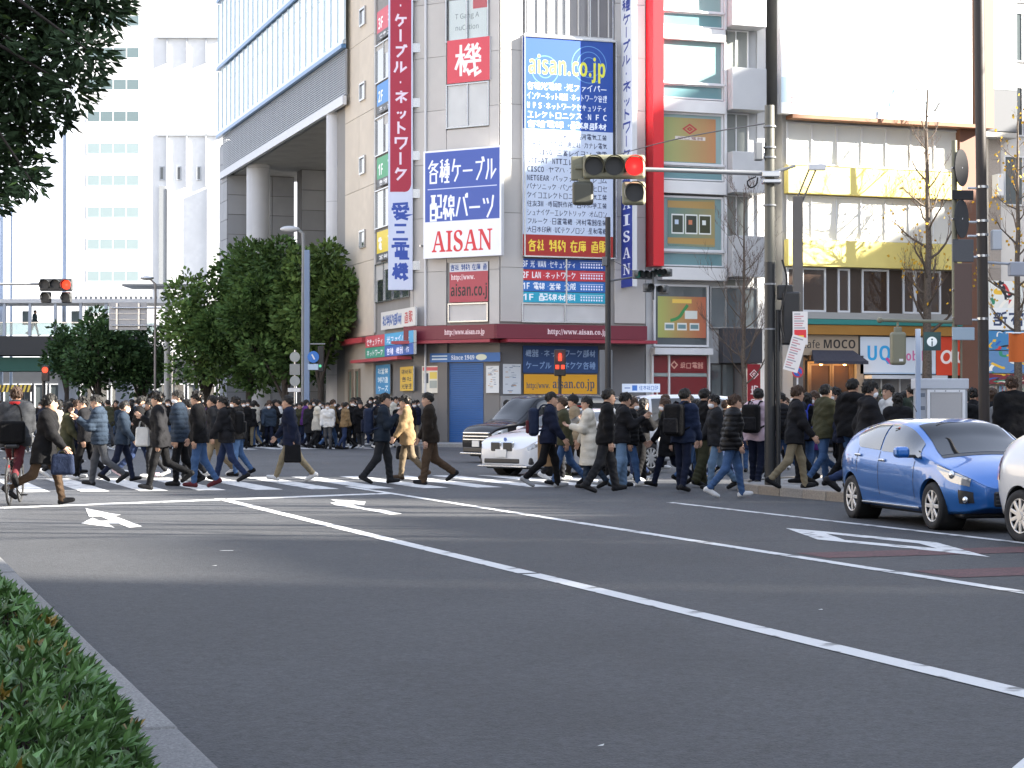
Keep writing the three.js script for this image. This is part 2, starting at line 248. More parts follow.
// ---------------------------------------------------------------- ground, road, markings, pavements
structure('ground', (() => { const g = new THREE.PlaneGeometry(1600, 1600); g.rotateX(-Math.PI / 2); g.translate(0, -0.02, -300); return metreUV(g); })(), mat([0.16, 0.155, 0.15], 0.95, { map: T.concrete }));
const road = (() => {
  const x0 = -6, x1 = 130, z0 = -230, z1 = 24, g = new THREE.PlaneGeometry(x1 - x0, z1 - z0, 272, 400); g.rotateX(-Math.PI / 2); g.translate((x0 + x1) / 2, 0, (z0 + z1) / 2); metreUV(g);
  const p = g.attributes.position, c = new Float32Array(p.count * 3);
  for (let i = 0; i < p.count; i++) {
    const x = p.getX(i), z = p.getZ(i);
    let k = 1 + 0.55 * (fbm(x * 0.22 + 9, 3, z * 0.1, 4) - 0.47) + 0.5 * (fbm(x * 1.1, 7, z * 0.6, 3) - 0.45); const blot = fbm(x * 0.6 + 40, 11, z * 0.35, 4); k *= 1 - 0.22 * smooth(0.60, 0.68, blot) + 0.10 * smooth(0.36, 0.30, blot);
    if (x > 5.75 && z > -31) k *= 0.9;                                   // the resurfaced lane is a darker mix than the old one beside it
    k *= 1 + 0.8 * smooth(-20, -36, z);                                    // paler towards the crossing: grazing sky sheen put into the colour
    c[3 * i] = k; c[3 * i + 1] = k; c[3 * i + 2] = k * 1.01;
  }
  g.setAttribute('color', new THREE.BufferAttribute(c, 3));
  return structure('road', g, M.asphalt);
})();
const paintWhite = mat([0.52, 0.52, 0.51], 0.8, { map: noiseMap(512, (u, v) => { const w = tileFbm(u, v, 12, 101, 4); return 0.93 - 0.62 * smooth(0.60, 0.74, w) + 0.10 * (tileNoise(u, v, 256, 5) - 0.5); }, 1 / 2), bumpMap: T.asphaltBump, bumpScale: 0.003 });
const paintRed = mat([0.13, 0.05, 0.054], 0.9, { map: T.asphalt });
const mark = (name, pts, y = 0.005, m = paintWhite) => part(name, poly(pts, y), m, road);
const strip = (name, x0, x1, z0, z1, m, y) => mark(name, [[x0, z0], [x1, z0], [x1, z1], [x0, z1]], y, m);
strip('lane_line', 5.68, 5.86, 6, -16.05); strip('lane_line', 5.68, 5.86, -16.15, -31.1);
strip('centre_line', 8.85, 9.0, 6, -35.0);
strip('edge_line', 12.12, 12.25, 6, -27.5);
mark('stop_line', [[1.55, -28.75], [8.85, -31.75], [8.85, -32.2], [1.55, -29.2]]);
for (let k = 0; k < 13; k++) { const x = 1.9 + k * 1.02; strip('crossing_stripe', x, x + 0.5, -34.6 + 0.09 * k, -41.0 + 0.09 * k); }
for (let k = 0; k < 12; k++) { const z = -37 - k * 2.3; if (k % 2 === 0) strip('guide_dash', 6.2, 6.35, z - 8, z - 9.2); }
for (let k = 0; k < 14; k++) { const x = 3.5 + k * 1.1; strip('crossing_stripe', x, x + 0.55, -67.5, -72.5); }
const px2 = (list, ox, oy, s) => list.map(([a, b]) => { const g = onGround(ox + a * s, oy + b * s); return [g.x, g.z]; });
mark('turn_arrow', px2([[178, 95], [220, 190], [350, 188], [465, 238], [345, 240], [262, 205], [130, 268], [515, 318], [430, 272], [560, 272], [680, 318], [825, 302], [500, 182], [585, 170], [450, 152]], 70, 500, 90 / 1024));
mark('turn_arrow', px2([[105, 185], [180, 178], [110, 150], [300, 160], [468, 172], [452, 208], [300, 192], [470, 240], [650, 258], [840, 296], [725, 306], [560, 272], [330, 236], [160, 208]], 320, 485, 100 / 1024));
{
  const o = px2([[62, 114], [210, 127], [670, 172], [885, 231], [690, 209], [190, 160]], 770, 500, 254 / 1024), h = px2([[225, 136], [600, 176], [672, 196], [300, 162]], 770, 500, 254 / 1024);
  part('diamond_marking', poly(o, 0.005, h), paintWhite, road);
}
strip('red_band', 9.15, 12.05, -16.8, -17.5, paintRed, 0.004); strip('red_band', 9.15, 12.05, -14.5, -15.25, paintRed, 0.004); strip('red_band', 9.15, 12.05, -12.3, -12.95, paintRed, 0.004);
mark('turn_arrow', px2([[1011, 768], [1030, 752], [1120, 752], [1120, 800], [1011, 800]], 0, 0, 1));
for (const [px, py, w] of [[226, 551, 14], [214, 566, 5], [600, 746, 6], [820, 610, 5]]) { const a = onGround(px - w / 2, py), b = onGround(px + w / 2, py); mark('paint_fleck', [[a.x, a.z], [b.x, b.z], [b.x + 0.02, b.z - 0.05], [a.x + 0.05, a.z - 0.04]]); }
// sealed cracks and resurfacing seams in the asphalt
{
  const tar = phys([0.026, 0.026, 0.028], 0.95, { specularIntensity: 0.3 }), r = rng(19);
  const seam = (pts, w) => { const L = [], Rr = []; pts.forEach(([x, z], i) => { const a = pts[Math.max(0, i - 1)], b = pts[Math.min(pts.length - 1, i + 1)], dx = b[0] - a[0], dz = b[1] - a[1], l = Math.hypot(dx, dz), k = w * (0.6 + 0.8 * r()); L.push([x - dz / l * k, z + dx / l * k]); Rr.push([x + dz / l * k, z - dx / l * k]); }); mark('tar_seam', [...L, ...Rr.reverse()], 0.003, tar); };
  const wander = (x, z, dx, dz, n, j) => { const p = [[x, z]]; for (let k = 0; k < n; k++) { x += dx + (r() - 0.5) * j; z += dz + (r() - 0.5) * j; p.push([x, z]); } return p; };
  seam(wander(1.35, -5, 0.002, -0.5, 34, 0.02), 0.012); seam(wander(9.3, -19.2, 0.38, 0.02, 9, 0.05), 0.006);
}
// near left kerb and planting bed
const kerbs = structure('pavement', box(-6, 0.84, 0.0, 0.12, -26, 10), M.pave);
const kerbTones = [M.kerb, mat([0.29, 0.285, 0.275], 0.9, { map: T.granite, bumpMap: T.granite, bumpScale: 0.002 }), mat([0.235, 0.232, 0.228], 0.9, { map: T.granite, bumpMap: T.granite, bumpScale: 0.002 })];
for (let k = 0; k < 18; k++) part('kerb_stone', rbox(0.844, 1.32, -0.05, 0.15 + 0.005 * (k % 2), -24 + k * 2, -24 + k * 2 + 1.982, 0.022), kerbTones[(k * 7) % 3], kerbs);
part('planting_soil', box(-3.2, 0.78, 0.1, 0.2, -24, 6), M.soil, kerbs);
// right pavement with a rounded corner at the crossing
const arc = []; for (let k = 0; k <= 10; k++) { const a = k / 10 * Math.PI / 2; arc.push([18.9 - 4 * Math.cos(a), -29.6 - 4 * Math.sin(a)]); }
const paveR = structure('pavement', slab([[15.05, 20], ...arc.map(([x, z]) => [x + 0.15 * (18.9 - x) / 4, z + 0.15 * (-29.6 - z) / 4]), [130, -33.45], [130, 20]], 0, 0.13), M.pave);
{
  const line = [[14.9, 16], [14.9, 10], [14.9, 4], [14.9, -2], [14.9, -8], [14.9, -14], [14.9, -20], ...arc.slice(0), [40, -33.6], [60, -33.6]], c = new THREE.CurvePath();
  for (let i = 0; i + 1 < line.length; i++) c.add(new THREE.LineCurve(new THREE.Vector2(...line[i]), new THREE.Vector2(...line[i + 1])));
  const len = c.getLength(), n = Math.round(len / 0.8), P = c.getSpacedPoints(n), warm = [mat([0.38, 0.34, 0.29], 0.9, { map: T.granite }), mat([0.33, 0.285, 0.23], 0.9, { map: T.granite }), mat([0.40, 0.38, 0.35], 0.9, { map: T.granite })];
  for (let i = 0; i < n; i++) { const a = P[i], b = P[i + 1], d = b.clone().sub(a), L = d.length(), g = rbox(-L / 2 + 0.006, L / 2 - 0.006, -0.05, 0.155, -0.09, 0.09, 0.015); g.rotateY(-Math.atan2(d.y, d.x)); g.translate((a.x + b.x) / 2, 0, (a.y + b.y) / 2); part('kerb_stone', g, warm[(i * 5) % 3], paveR); }
}
{ // paving slabs near the corner, where they can be told apart
  const tones = [M.pave, mat([0.48, 0.465, 0.44], 0.85, { map: T.granite }), mat([0.40, 0.385, 0.365], 0.85, { map: T.granite })]; let n = 0;
  for (let i = 0; i < 14; i++) for (let j = 0; j < 20; j++) {
    const x = 15.3 + i * 0.6, z = -20.6 - j * 0.6; if (Math.hypot(Math.min(0, x - 18.9), Math.min(0, z - 0.6 + 29.6)) > 3.75) continue;
    if (n++ < 260) part('paving_slab', rbox(x + 0.004, x + 0.596, 0.1, 0.136 + 0.002 * hash3(i, j, 1), z - 0.596, z - 0.004, 0.006, 1), tones[(i * 7 + j * 3) % 3], paveR);
  }
}
// far pavements
structure('pavement', slab([[19.6, -71.5], [23.2, -66.6], [130, -66.6], [130, -120], [19.6, -120]], 0, 0.14, 0.02), M.pave);
structure('pavement', slab([[16.2, -76], [19.5, -76], [19.5, -200], [16.2, -200]], 0, 0.14, 0.02), M.pave);
// ---------------------------------------------------------------- buildings
// A face is a vertical plane seen from outside: local x runs from its left end P0 to its right end P1, local z points outwards.
function face(P0, P1) {
  const dx = P1[0] - P0[0], dz = P1[1] - P0[1], L = Math.hypot(dx, dz), ux = dx / L, uz = dz / L, a = Math.atan2(-uz, ux);
  const hit0 = () => { const x = (P0[0] + P1[0]) / 2, z = (P0[1] + P1[1]) / 2; return (CS * x + SN * z) / (SN * x - CS * z); };
  const hit = (px) => { const t = (px - 512) / F, A = CS * ux + SN * uz - t * (SN * ux - CS * uz), B = t * (SN * P0[0] - CS * P0[1]) - (CS * P0[0] + SN * P0[1]), u = B / A; return { u, D: SN * (P0[0] + u * ux) - CS * (P0[1] + u * uz) }; };
  const mid = hit0(), t0 = mid, nx = -uz, nz = ux; const k = ((CS * nx + SN * nz) - t0 * (SN * nx - CS * nz)) / ((CS * ux + SN * uz) - t0 * (SN * ux - CS * uz));
  return { P0, a, L, k, u: (px) => hit(px).u, y: (px, py) => yAt(py, hit(px).D), put(m, g) { m.rotation.y = a; m.position.set(P0[0] - g.position.x, 0, P0[1] - g.position.z); return m; } };
}
function on(f, name, geo, mt, parent, root = parent) { const m = part(name, geo, mt, parent); if (parent === root) f.put(m, root); return m; }
function sheet(f, name, u0, u1, y0, y1, z, d, printed, edge, parent) { // a printed board on a face
  const g = new THREE.BoxGeometry(u1 - u0, y1 - y0, d); g.translate((u0 + u1) / 2 - f.k * (z + d), (y0 + y1) / 2, z + d / 2);
  const m = new THREE.Mesh(g, [edge, edge, edge, edge, printed, edge]); m.name = name; m.castShadow = m.receiveShadow = true; parent.add(m); return f.put(m, parent);
}
const paneTints = [[0.055, 0.068, 0.072], [0.075, 0.09, 0.094], [0.045, 0.052, 0.056], [0.10, 0.115, 0.117]].map((c) => phys(c, 0.05, { clearcoat: 1, clearcoatRoughness: 0.02 }));
const blind = mat([0.56, 0.55, 0.52], 0.8, { map: T.stain });
function frameGeo(u0, u1, y0, y1, z0, z1, t) { return [box(u0, u1, y0, y0 + t, z0, z1), box(u0, u1, y1 - t, y1, z0, z1), box(u0, u0 + t, y0 + t, y1 - t, z0, z1), box(u1 - t, u1, y0 + t, y1 - t, z0, z1)]; }
function win(f, parent, u0, u1, y0, y1, { n = 1, t = 0.05, z = 0.01, frame = M.whiteMetal, glass, name = 'window', blinds = 0, depth = 0.09 } = {}) {
  const w = on(f, name, frameGeo(u0, u1, y0, y1, z, z + depth, t), frame, parent);
  const step = (u1 - u0) / n;
  for (let k = 0; k < n; k++) {
    const a = u0 + k * step + t * (k ? 0.5 : 1), b = u0 + (k + 1) * step - t * (k < n - 1 ? 0.5 : 1), p = part('pane', box(a, b, y0 + t, y1 - t, z + 0.012, z + 0.03), glass ?? paneTints[Math.floor(hash3(Math.round(u0 * 10), Math.round(y0 * 10), k) * 4)], w);
    if (k) part('mullion', box(u0 + k * step - t / 2, u0 + k * step + t / 2, y0 + t, y1 - t, z, z + depth * 0.9), frame, w);
    if (blinds) part('blind', box(a, b, lerp(y0 + t, y1 - t, 1 - blinds * hash3(k, Math.round(y0), 5)), y1 - t, z + 0.031, z + 0.034), blind, w);
  }
  return w;
}
function panels(f, parent, u0, u1, y0, y1, h, mats, { z = 0, d = 0.06, cols = 1, gap = 0.016, name = 'stone_panel' } = {}) {
  const rows = Math.max(1, Math.round((y1 - y0) / h)), s = (y1 - y0) / rows, w = (u1 - u0) / cols;
  for (let r = 0; r < rows; r++) for (let c = 0; c < cols; c++) on(f, name, box(u0 + c * w + gap / 2, u0 + (c + 1) * w - gap / 2, y0 + r * s + gap / 2, y0 + (r + 1) * s - gap / 2, z, z + d + 0.004 * hash3(r, c, 3)), mats[Math.floor(hash3(r, c, Math.round(u0 * 7)) * mats.length)], parent);
}
const stones = [M.stone, mat([0.59, 0.565, 0.535], 0.75, { map: T.stain }), mat([0.53, 0.51, 0.485], 0.75, { map: T.stain })];

// ---- the cable shop on the corner
{
  const A = [onZ(500, -70).x, -70], B = [onZ(645, -70).x, -70], f = face(A, B);
  const ang = -50 * DEG, Lc = 3.96, C = [A[0] - Math.cos(ang) * Lc, A[1] + Math.sin(ang) * Lc], fc = face(C, A);
  const Dn = [C[0], onX(375, C[0]).z], fs = face(Dn, C), H = 24;
  const b = thing('shop_building', 'grey stone corner shop building covered in red white and blue signs', 'building', [C[0] + 4, 0, -75]);
  const core = slab([[A[0], A[1] - 0.02], [B[0], B[1] - 0.02], [B[0], -86], [Dn[0] + 0.02, -86], [C[0] + 0.02, C[1]]].map(([x, z]) => [x - b.position.x, z - b.position.z]), 0, H);
  part('wall', core, mat([0.30, 0.29, 0.275], 0.85, { map: T.stain }), b);
  const U = f.u, Y = f.y, yTop = H - 0.2, awn = Y(560, 325);
  panels(f, b, 0, U(523), awn + 0.1, yTop, 2.1, stones); panels(f, b, U(614), f.L, awn + 0.1, yTop, 2.1, stones);
  on(f, 'window_bay_band', box(U(523), U(614), Y(560, 39) , Y(560, 36), 0, 0.14), M.whiteMetal, b);
  // window band above the big sign
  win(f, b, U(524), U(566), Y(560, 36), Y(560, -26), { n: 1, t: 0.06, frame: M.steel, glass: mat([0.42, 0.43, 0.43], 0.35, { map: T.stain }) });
  win(f, b, U(566), U(613), Y(560, 36), Y(560, -26), { n: 2, t: 0.06, frame: M.steel, glass: phys([0.16, 0.155, 0.16], 0.12, { clearcoat: 1 }) });  // pale left, dark right: the sign shadow edge is put into the glass colours
  for (let k = 0; k < 9; k++) on(f, 'curtain_fold', rod(V(lerp(U(527), U(608), k / 8), Y(560, 34), 0.07), V(lerp(U(527), U(608), k / 8), Y(560, -24), 0.07), 0.035, 0.035, 8), mat([0.52, 0.51, 0.49], 0.8), b);
  const bigW = U(613) - U(523), y1 = Y(568, 40), yb = Y(568, 131), yr = Y(568, 236), y0 = Y(568, 257), bh = y1 - y0;
  const big = print(bigW, bh, (c, w, h) => {
    const s = h / (257 - 40), q = w / 90; fill(c, '#c3cfe2', 0, 0, w, h); fill(c, '#17479b', 0, 0, w, 91 * s);
    c.strokeStyle = '#5f92cd'; c.lineWidth = 0.03; for (const r of [0.28, 0.5, 0.72]) { c.beginPath(); c.arc(66 * q, 24 * s, r, 0, 7); c.stroke(); } for (const r of [0.3, 0.55]) { c.beginPath(); c.arc(22 * q, 32 * s, r, 0, 7); c.stroke(); }
    latin(c, 'aisan.co.jp', 5 * q, 36 * s, 78 * q, 1.0, '#e3e04a');
    const wh = '#eef3fa';
    fitText(c, '各種光電線・光ファイバー', 4 * q, 44 * s, 80 * q, 8 * s, wh); fitText(c, 'インターネット機器・ネットワーク管理', 4 * q, 54 * s, 80 * q, 7.5 * s, wh);
    fitText(c, 'U P S・ネットワークセキュリティ', 4 * q, 64 * s, 80 * q, 7 * s, wh); fitText(c, 'エレクトロニクス・N F C', 4 * q, 73 * s, 80 * q, 7 * s, wh); fitText(c, '各種電線・配線部材', 4 * q, 82 * s, 80 * q, 7.5 * s, wh, { weight: 0.15 });
    const lines = ['フジクラ・住友電工・古河電気工業', '沖電線・日本製線・測工社・カナレ電気', 'CORNING・三菱レイヨン・測定電子', 'NTT-AT・NTTエレクトロニクス', 'CISCO・ヤマハ・アライテレシス', 'NETGEAR・バッファロー・エレコム', 'パナソニック・パンドウイット・ヒロセ', 'タイコエレクトロニクス・和気工業', '住友3M・寺岡製作所・日本化学工業', 'シュナイダーエレクトリック・オムロン', 'フルーク・日置電機・河村電器産業', '大日本印刷・UCテクノロジ・星和電機'];
    lines.forEach((t, i) => fitText(c, [...t].filter((k) => GLYPH[k] || /[A-Z0-9\- ・]/.test(k)).join(''), 4 * q, (93.5 + i * 8.55) * s, 80 * q, 6.6 * s, '#2b3550', { weight: 0.11 }));
    fill(c, '#a52a22', 0, 196 * s, w, 21 * s); fitText(c, '各社 特約 在庫 直販', 5 * q, 200 * s, 79 * q, 13 * s, '#f0d443', { weight: 0.15 });
  }, 220);
  sheet(f, 'sign_board', U(523), U(613), y0, y1, 0.14, 0.12, big, M.whiteMetal, b);
  on(f, 'sign_frame', frameGeo(U(523) - 0.05, U(613) + 0.05, y0 - 0.05, y1 + 0.05, 0.1, 0.3, 0.05), M.steel, b);
  // floor guide strips below the sign
  const rows = [['3F 光・WAN・セキュリティ', '#1f4fa3'], ['2F LAN・ネットワーク', '#c53741'], ['1F 電線・営業 全般', '#2f6fb8'], ['1F 配線材料', '#27a3bf']];
  rows.forEach(([t, col], i) => {
    const m = print(U(607) - U(521), Y(568, 259) - Y(568, 269.5), (c, w, h) => { fill(c, col, 0, 0, w, h); fitText(c, t, 0.06, h * 0.12, w * 0.62, h * 0.74, '#f4f6fa', { weight: 0.14 }); fill(c, 'rgba(255,255,255,.85)', w * 0.68, h * 0.2, w * 0.28, h * 0.05); for (let k = 0; k < 9; k++) fill(c, '#eef', w * (0.69 + k * 0.03), h * 0.34, w * 0.018, h * 0.18), fill(c, '#eef', w * (0.69 + k * 0.03), h * 0.62, w * 0.018, h * 0.18); }, 120);
    sheet(f, 'window_strip', U(521), U(607), Y(568, 270 + i * 11), Y(568, 259.6 + i * 11), 0.03, 0.03, m, M.whiteMetal, b);
  });
  win(f, b, U(521), U(607), Y(568, 323), Y(568, 303.5), { n: 2, glass: mat([0.60, 0.61, 0.60], 0.4, { map: T.stain }), frame: M.steel });
  on(f, 'mullion', box(U(565), U(566.6), Y(568, 304), Y(568, 259), 0.03, 0.085), M.steel, b);
  // dark red awnings over the ground floor
  const awnMat = mat([0.16, 0.022, 0.035], 0.6, { map: T.stain }), awnPrint = (w, h, list) => print(w, h, (c) => { fill(c, '#6f2433', 0, 0, w, h); for (const x of list) latin(c, 'http://www.aisan.co.jp', x * w, h * 0.66, w * 0.4, h * 0.5, '#efdfe0', 'bold', 'serif'); }, 110);
  const ay0 = Y(560, 343), ay1 = Y(560, 326), aL = f.L;
  sheet(f, 'awning', U(498), aL + 0.05, ay0 + 0.12, ay1, 0, 1.05, awnPrint(aL - U(498), ay1 - ay0 - 0.12, [0.33]), awnMat, b);
  on(f, 'awning_lip', box(U(498), aL + 0.05, ay0 - 0.02, ay0 + 0.1, 0.02, 1.12), mat([0.30, 0.03, 0.05], 0.5), b);
  sheet(fc, 'awning', -0.5, Lc + 0.1, ay0 + 0.12, ay1, 0, 0.85, awnPrint(Lc, ay1 - ay0 - 0.12, [0.42]), awnMat, b);
  on(fc, 'awning_lip', box(-0.5, Lc + 0.1, ay0 - 0.02, ay0 + 0.1, 0.02, 0.92), mat([0.30, 0.03, 0.05], 0.5), b);
  // ground floor, right: blue boards and yellow web address
  const gb = Y(560, 396);
  on(f, 'shop_wall', box(0, f.L - 0.02, 0, ay0 - 0.05, 0.0, 0.03), mat([0.16, 0.16, 0.165], 0.7, { map: T.stain }), b);
  sheet(f, 'shop_sign', U(523), U(598), Y(560, 373), Y(560, 346), 0.05, 0.06, print(3.2, 1.2, (c, w, h) => { fill(c, '#1d3f70', 0, 0, w, h); fitText(c, '機器・ネットワーク部材', 0.1, 0.16, w - 0.2, 0.34, '#8da6c8', { weight: 0.14 }); fitText(c, 'ケーブル・コネクタ各種', 0.1, 0.68, w - 0.2, 0.36, '#7f9cc4', { weight: 0.14 }); }, 140), M.darkPaint, b);
  sheet(f, 'shop_sign', U(524), U(597), Y(560, 394), Y(560, 374.5), 0.05, 0.08, print(3.1, 0.85, (c, w, h) => { fill(c, '#d59a1c', 0, 0, w, h); latin(c, 'http://www.', 0.1, 0.6, 1.0, 0.32, '#2b3f60', 'bold', 'serif'); latin(c, 'aisan.co.jp', 1.2, 0.6, 1.8, 0.52, '#2b3f60', 'bold', 'serif'); }, 160), M.darkPaint, b);
  on(f, 'plinth', box(0, f.L - 0.02, 0, gb, 0.03, 0.2), M.stoneDark, b);
  for (const [a, e, t0, t1, col] of [[486, 499, 366, 393, '#cfd2d2'], [503, 521, 364, 394, '#c3c8cc'], [600, 612, 350, 394, '#b9bec4']]) {
    const ff = a < 500 ? fc : f, w = ff.u(e) - ff.u(a), h = ff.y(a, t0) - ff.y(a, t1);
    sheet(ff, 'notice_board', ff.u(a), ff.u(e), ff.y(a, t1), ff.y(a, t0), 0.06, 0.05, print(w, h, (c) => { fill(c, col, 0, 0, w, h); const r = rng(a); for (let k = 0; k < 22; k++) fill(c, ['#8a93a0', '#6d7d94', '#b08f70', '#9aa6ae'][Math.floor(r() * 4)], w * (0.08 + r() * 0.6), h * (0.05 + r() * 0.88), w * (0.1 + r() * 0.22), h * 0.025); }, 120), M.steel, b);
  }
  // chamfered corner
  const Uc = fc.u, Yc = fc.y;
  panels(fc, b, 0, Uc(447), ay1 + 0.05, yTop, 2.1, stones); panels(fc, b, Uc(490), Lc, ay1 + 0.05, yTop, 2.1, stones);
  const cw = Uc(490) - Uc(447);
  on(fc, 'window_reveal', box(Uc(443), Uc(447), ay1 + 0.05, yTop, -0.05, 0.02), M.stoneDark, b);
  const paper = print(cw, 1.6, (c, w, h) => { fill(c, '#e6e8e6', 0, 0, w, h); fill(c, '#d04a50', w * 0.6, 0, w * 0.4, h * 0.26); latin(c, 'T Gang A', 0.3, 0.75, w * 0.6, 0.28, '#7e8486', ''); latin(c, 'nuCation', 0.3, 1.2, w * 0.6, 0.28, '#7e8486', ''); }, 120);
  sheet(fc, 'window_poster', Uc(449), Uc(489), Yc(468, 39), Yc(468, -2), 0.02, 0.02, paper, M.whiteMetal, b);
  win(fc, b, Uc(447), Uc(490), Yc(468, 40), Yc(468, -30), { n: 2, z: 0.045, glass: phys([0.9, 0.92, 0.92], 0.02, { transmission: 1, thickness: 0, ior: 1.4 }), frame: M.steel });
  sheet(fc, 'shop_sign', Uc(447), Uc(489.5), Yc(468, 82), Yc(468, 38.5), 0.05, 0.1, print(cw, 1.7, (c, w, h) => { fill(c, '#cf4b57', 0, 0, w, h); c.strokeStyle = '#f3ecec'; drawGlyph(c, '機', w * 0.14, h * 0.06, w * 0.72, h * 0.86, 0.12); }, 120), M.whiteMetal, b);
  win(fc, b, Uc(447), Uc(490), Yc(468, 127), Yc(468, 82.5), { n: 2, glass: mat([0.60, 0.61, 0.60], 0.25, { map: T.stain }), frame: M.steel });
  panels(fc, b, Uc(447), Uc(490), Yc(468, 262), Yc(468, 128), 1.7, stones, { z: -0.02 });
  sheet(fc, 'shop_sign', Uc(449.5), Uc(488), Yc(468, 302), Yc(468, 262.5), 0.03, 0.06, print(cw, 1.5, (c, w, h) => {
    fill(c, '#a94550', 0, 0, w, h); fill(c, '#c9cdd6', 0, 0, w, h * 0.23); fitText(c, '各社 特約 在庫 直', 0.05, h * 0.03, w - 0.1, h * 0.17, '#2c4a8c', { weight: 0.14 });
    latin(c, 'http://www.', 0.08, h * 0.43, w * 0.62, 0.26, '#efe7e7', 'bold', 'serif'); latin(c, 'aisan.co.j', 0.05, h * 0.84, w - 0.08, 0.62, '#191a1d');
  }, 120), M.steel, b);
  win(fc, b, Uc(449), Uc(489), Yc(468, 322), Yc(468, 303), { n: 1, glass: mat([0.58, 0.57, 0.55], 0.5, { map: T.stain }), frame: M.steel });
  // big billboard on the chamfer
  const bw = Uc(501) - Uc(423.5), b0 = Yc(462, 258), b1 = Yc(462, 150);
  sheet(fc, 'billboard', Uc(423.5), Uc(501), b0, b1, 0.28, 0.2, print(bw, b1 - b0, (c, w, h) => {
    fill(c, '#e9ebf0', 0, 0, w, h); fill(c, '#3d57a6', 0.08, 0.07, w - 0.16, h * 0.645); fill(c, '#cdd6ec', 0.2, h * 0.355, w - 0.4, 0.035);
    fitText(c, '各種ケーブル', 0.2, h * 0.07, w - 0.4, h * 0.25, '#eef1f8', { weight: 0.14 }); fitText(c, '配線パーツ', 0.3, h * 0.40, w - 0.62, h * 0.27, '#eef1f8', { weight: 0.14 });
    latin(c, 'AISAN', w / 2, h * 0.945, w * 0.78, h * 0.27, '#cf2f37', 'bold', 'serif', 'center');
  }, 150), M.whiteMetal, b);
  for (const u of [0.4, 2.0, 3.5]) on(fc, 'sign_bracket', box(u, u + 0.08, b0 + 0.5, b0 + 0.58, 0, 0.28), M.steel, b);
  // chamfer ground floor
  on(fc, 'shop_wall', box(0, Lc, 0, ay0 - 0.05, 0, 0.03), mat([0.22, 0.21, 0.20], 0.8, { map: T.stain }), b);
  sheet(fc, 'shop_sign', Uc(430), Uc(500), Yc(468, 362), Yc(468, 353), 0.1, 0.1, print(3.6, 0.42, (c, w, h) => { fill(c, '#2f66a8', 0, 0, w, h); latin(c, 'Since 1949', 1.1, 0.31, 1.2, 0.28, '#e6eef6', 'bold', 'serif'); c.fillStyle = '#d8dfc8'; c.beginPath(); c.ellipse(2.65, 0.21, 0.28, 0.14, 0, 0, 7); c.fill(); fill(c, '#cfe0ee', 0.1, 0.1, 0.8, 0.07); fill(c, '#cfe0ee', 0.1, 0.24, 0.8, 0.07); }, 140), M.steel, b);
  const shut = mat([0.035, 0.13, 0.36], 0.5, { map: T.stain });
  for (let y = 0.1; y < Yc(468, 363) - 0.05; y += 0.085) on(fc, 'shutter_slat', rbox(Uc(450), Uc(484), y, y + 0.083, 0.03, 0.062, 0.015, 1), shut, b);
  on(fc, 'pillar', box(Uc(440), Uc(449.5), 0, ay0, 0.03, 0.18), mat([0.20, 0.185, 0.17], 0.8, { map: T.stain }), b);
  sheet(fc, 'notice_board', Uc(422), Uc(438.5), Yc(430, 393), Yc(430, 366), 0.06, 0.06, print(0.9, 1.1, (c, w, h) => { fill(c, '#d6d2c4', 0, 0, w, h); fill(c, '#c85a5e', 0.04, 0.05, w - 0.08, 0.14); fill(c, '#3c4550', 0.1, 0.3, 0.25, 0.4); fill(c, '#d9c25c', 0.42, 0.25, 0.4, 0.28); fill(c, '#9aa29c', 0.42, 0.6, 0.4, 0.3); }, 150), M.steel, b);
  for (const z of [0.02]) on(fc, 'drain_pipe', rod(V(Uc(427), 0, 0.1 + z), V(Uc(427), yTop, 0.1 + z), 0.05), M.whiteMetal, b);
  // street side: window bays and floor signs
  const Us = fs.u, Ys = fs.y, floors = [['3F', '#c9485a', 20], ['2F', '#3f86c8', 95], ['1F', '#3f9a6a', 170], ['電', '#e2c93a', 246]];
  panels(fs, b, Us(411.5), fs.L, ay1, yTop, 2.1, stones); panels(fs, b, 0, Us(376.5), ay1, yTop, 2.1, stones);
  floors.forEach(([t, col, py], i) => {
    const u0 = Us(376.8), u1 = Us(411), w = u1 - u0, yc = (d) => Ys(394, py + d);
    sheet(fs, 'floor_sign', u0, u1, yc(12), yc(-18), 0.08, 0.08, print(w, 1.2, (c, W, h) => { fill(c, col, 0, 0, W, h * 0.74); fill(c, '#4a4d50', 0, h * 0.74, W, h * 0.26); text(c, t, 0.2, h * 0.2, 0.62, 0.55, '#eef0ee', { weight: 0.16 }); fitText(c, ['光ファイバー', 'ネットワーク', '電線・部材', '電機・材料'][i], 1.7, h * 0.14, W - 2, 0.5, '#f2f2ea', { weight: 0.15 }); fitText(c, ['セキュリティ管理', 'ネットワーク機器', '各種・ケーブル', '営業・直販・社'][i], 0.3, h * 0.78, W - 0.6, 0.22, '#e8e8e8', { weight: 0.13 }); }, 100), M.steel, b);
    win(fs, b, u0, u1, yc(54), yc(14), { n: 4, blinds: 0.5, frame: M.steel });
  });
  sheet(fs, 'shop_sign', Us(381), Us(415), Ys(394, 329), Ys(394, 311), 0.08, 0.08, print(4.5, 0.75, (c, w, h) => { fill(c, '#d8d6d0', 0, 0, w, h); fitText(c, '社特約部材', 0.2, 0.12, 2.6, 0.5, '#3a5a9c', { weight: 0.15 }); fitText(c, '直販', 3.1, 0.12, 1.1, 0.5, '#b85450', { weight: 0.13 }); }, 100), M.steel, b);
  const signs2 = [['#c85058', '#4aa3d0', 334, 346], ['#3f9a7e', '#3b63b0', 346, 357]];
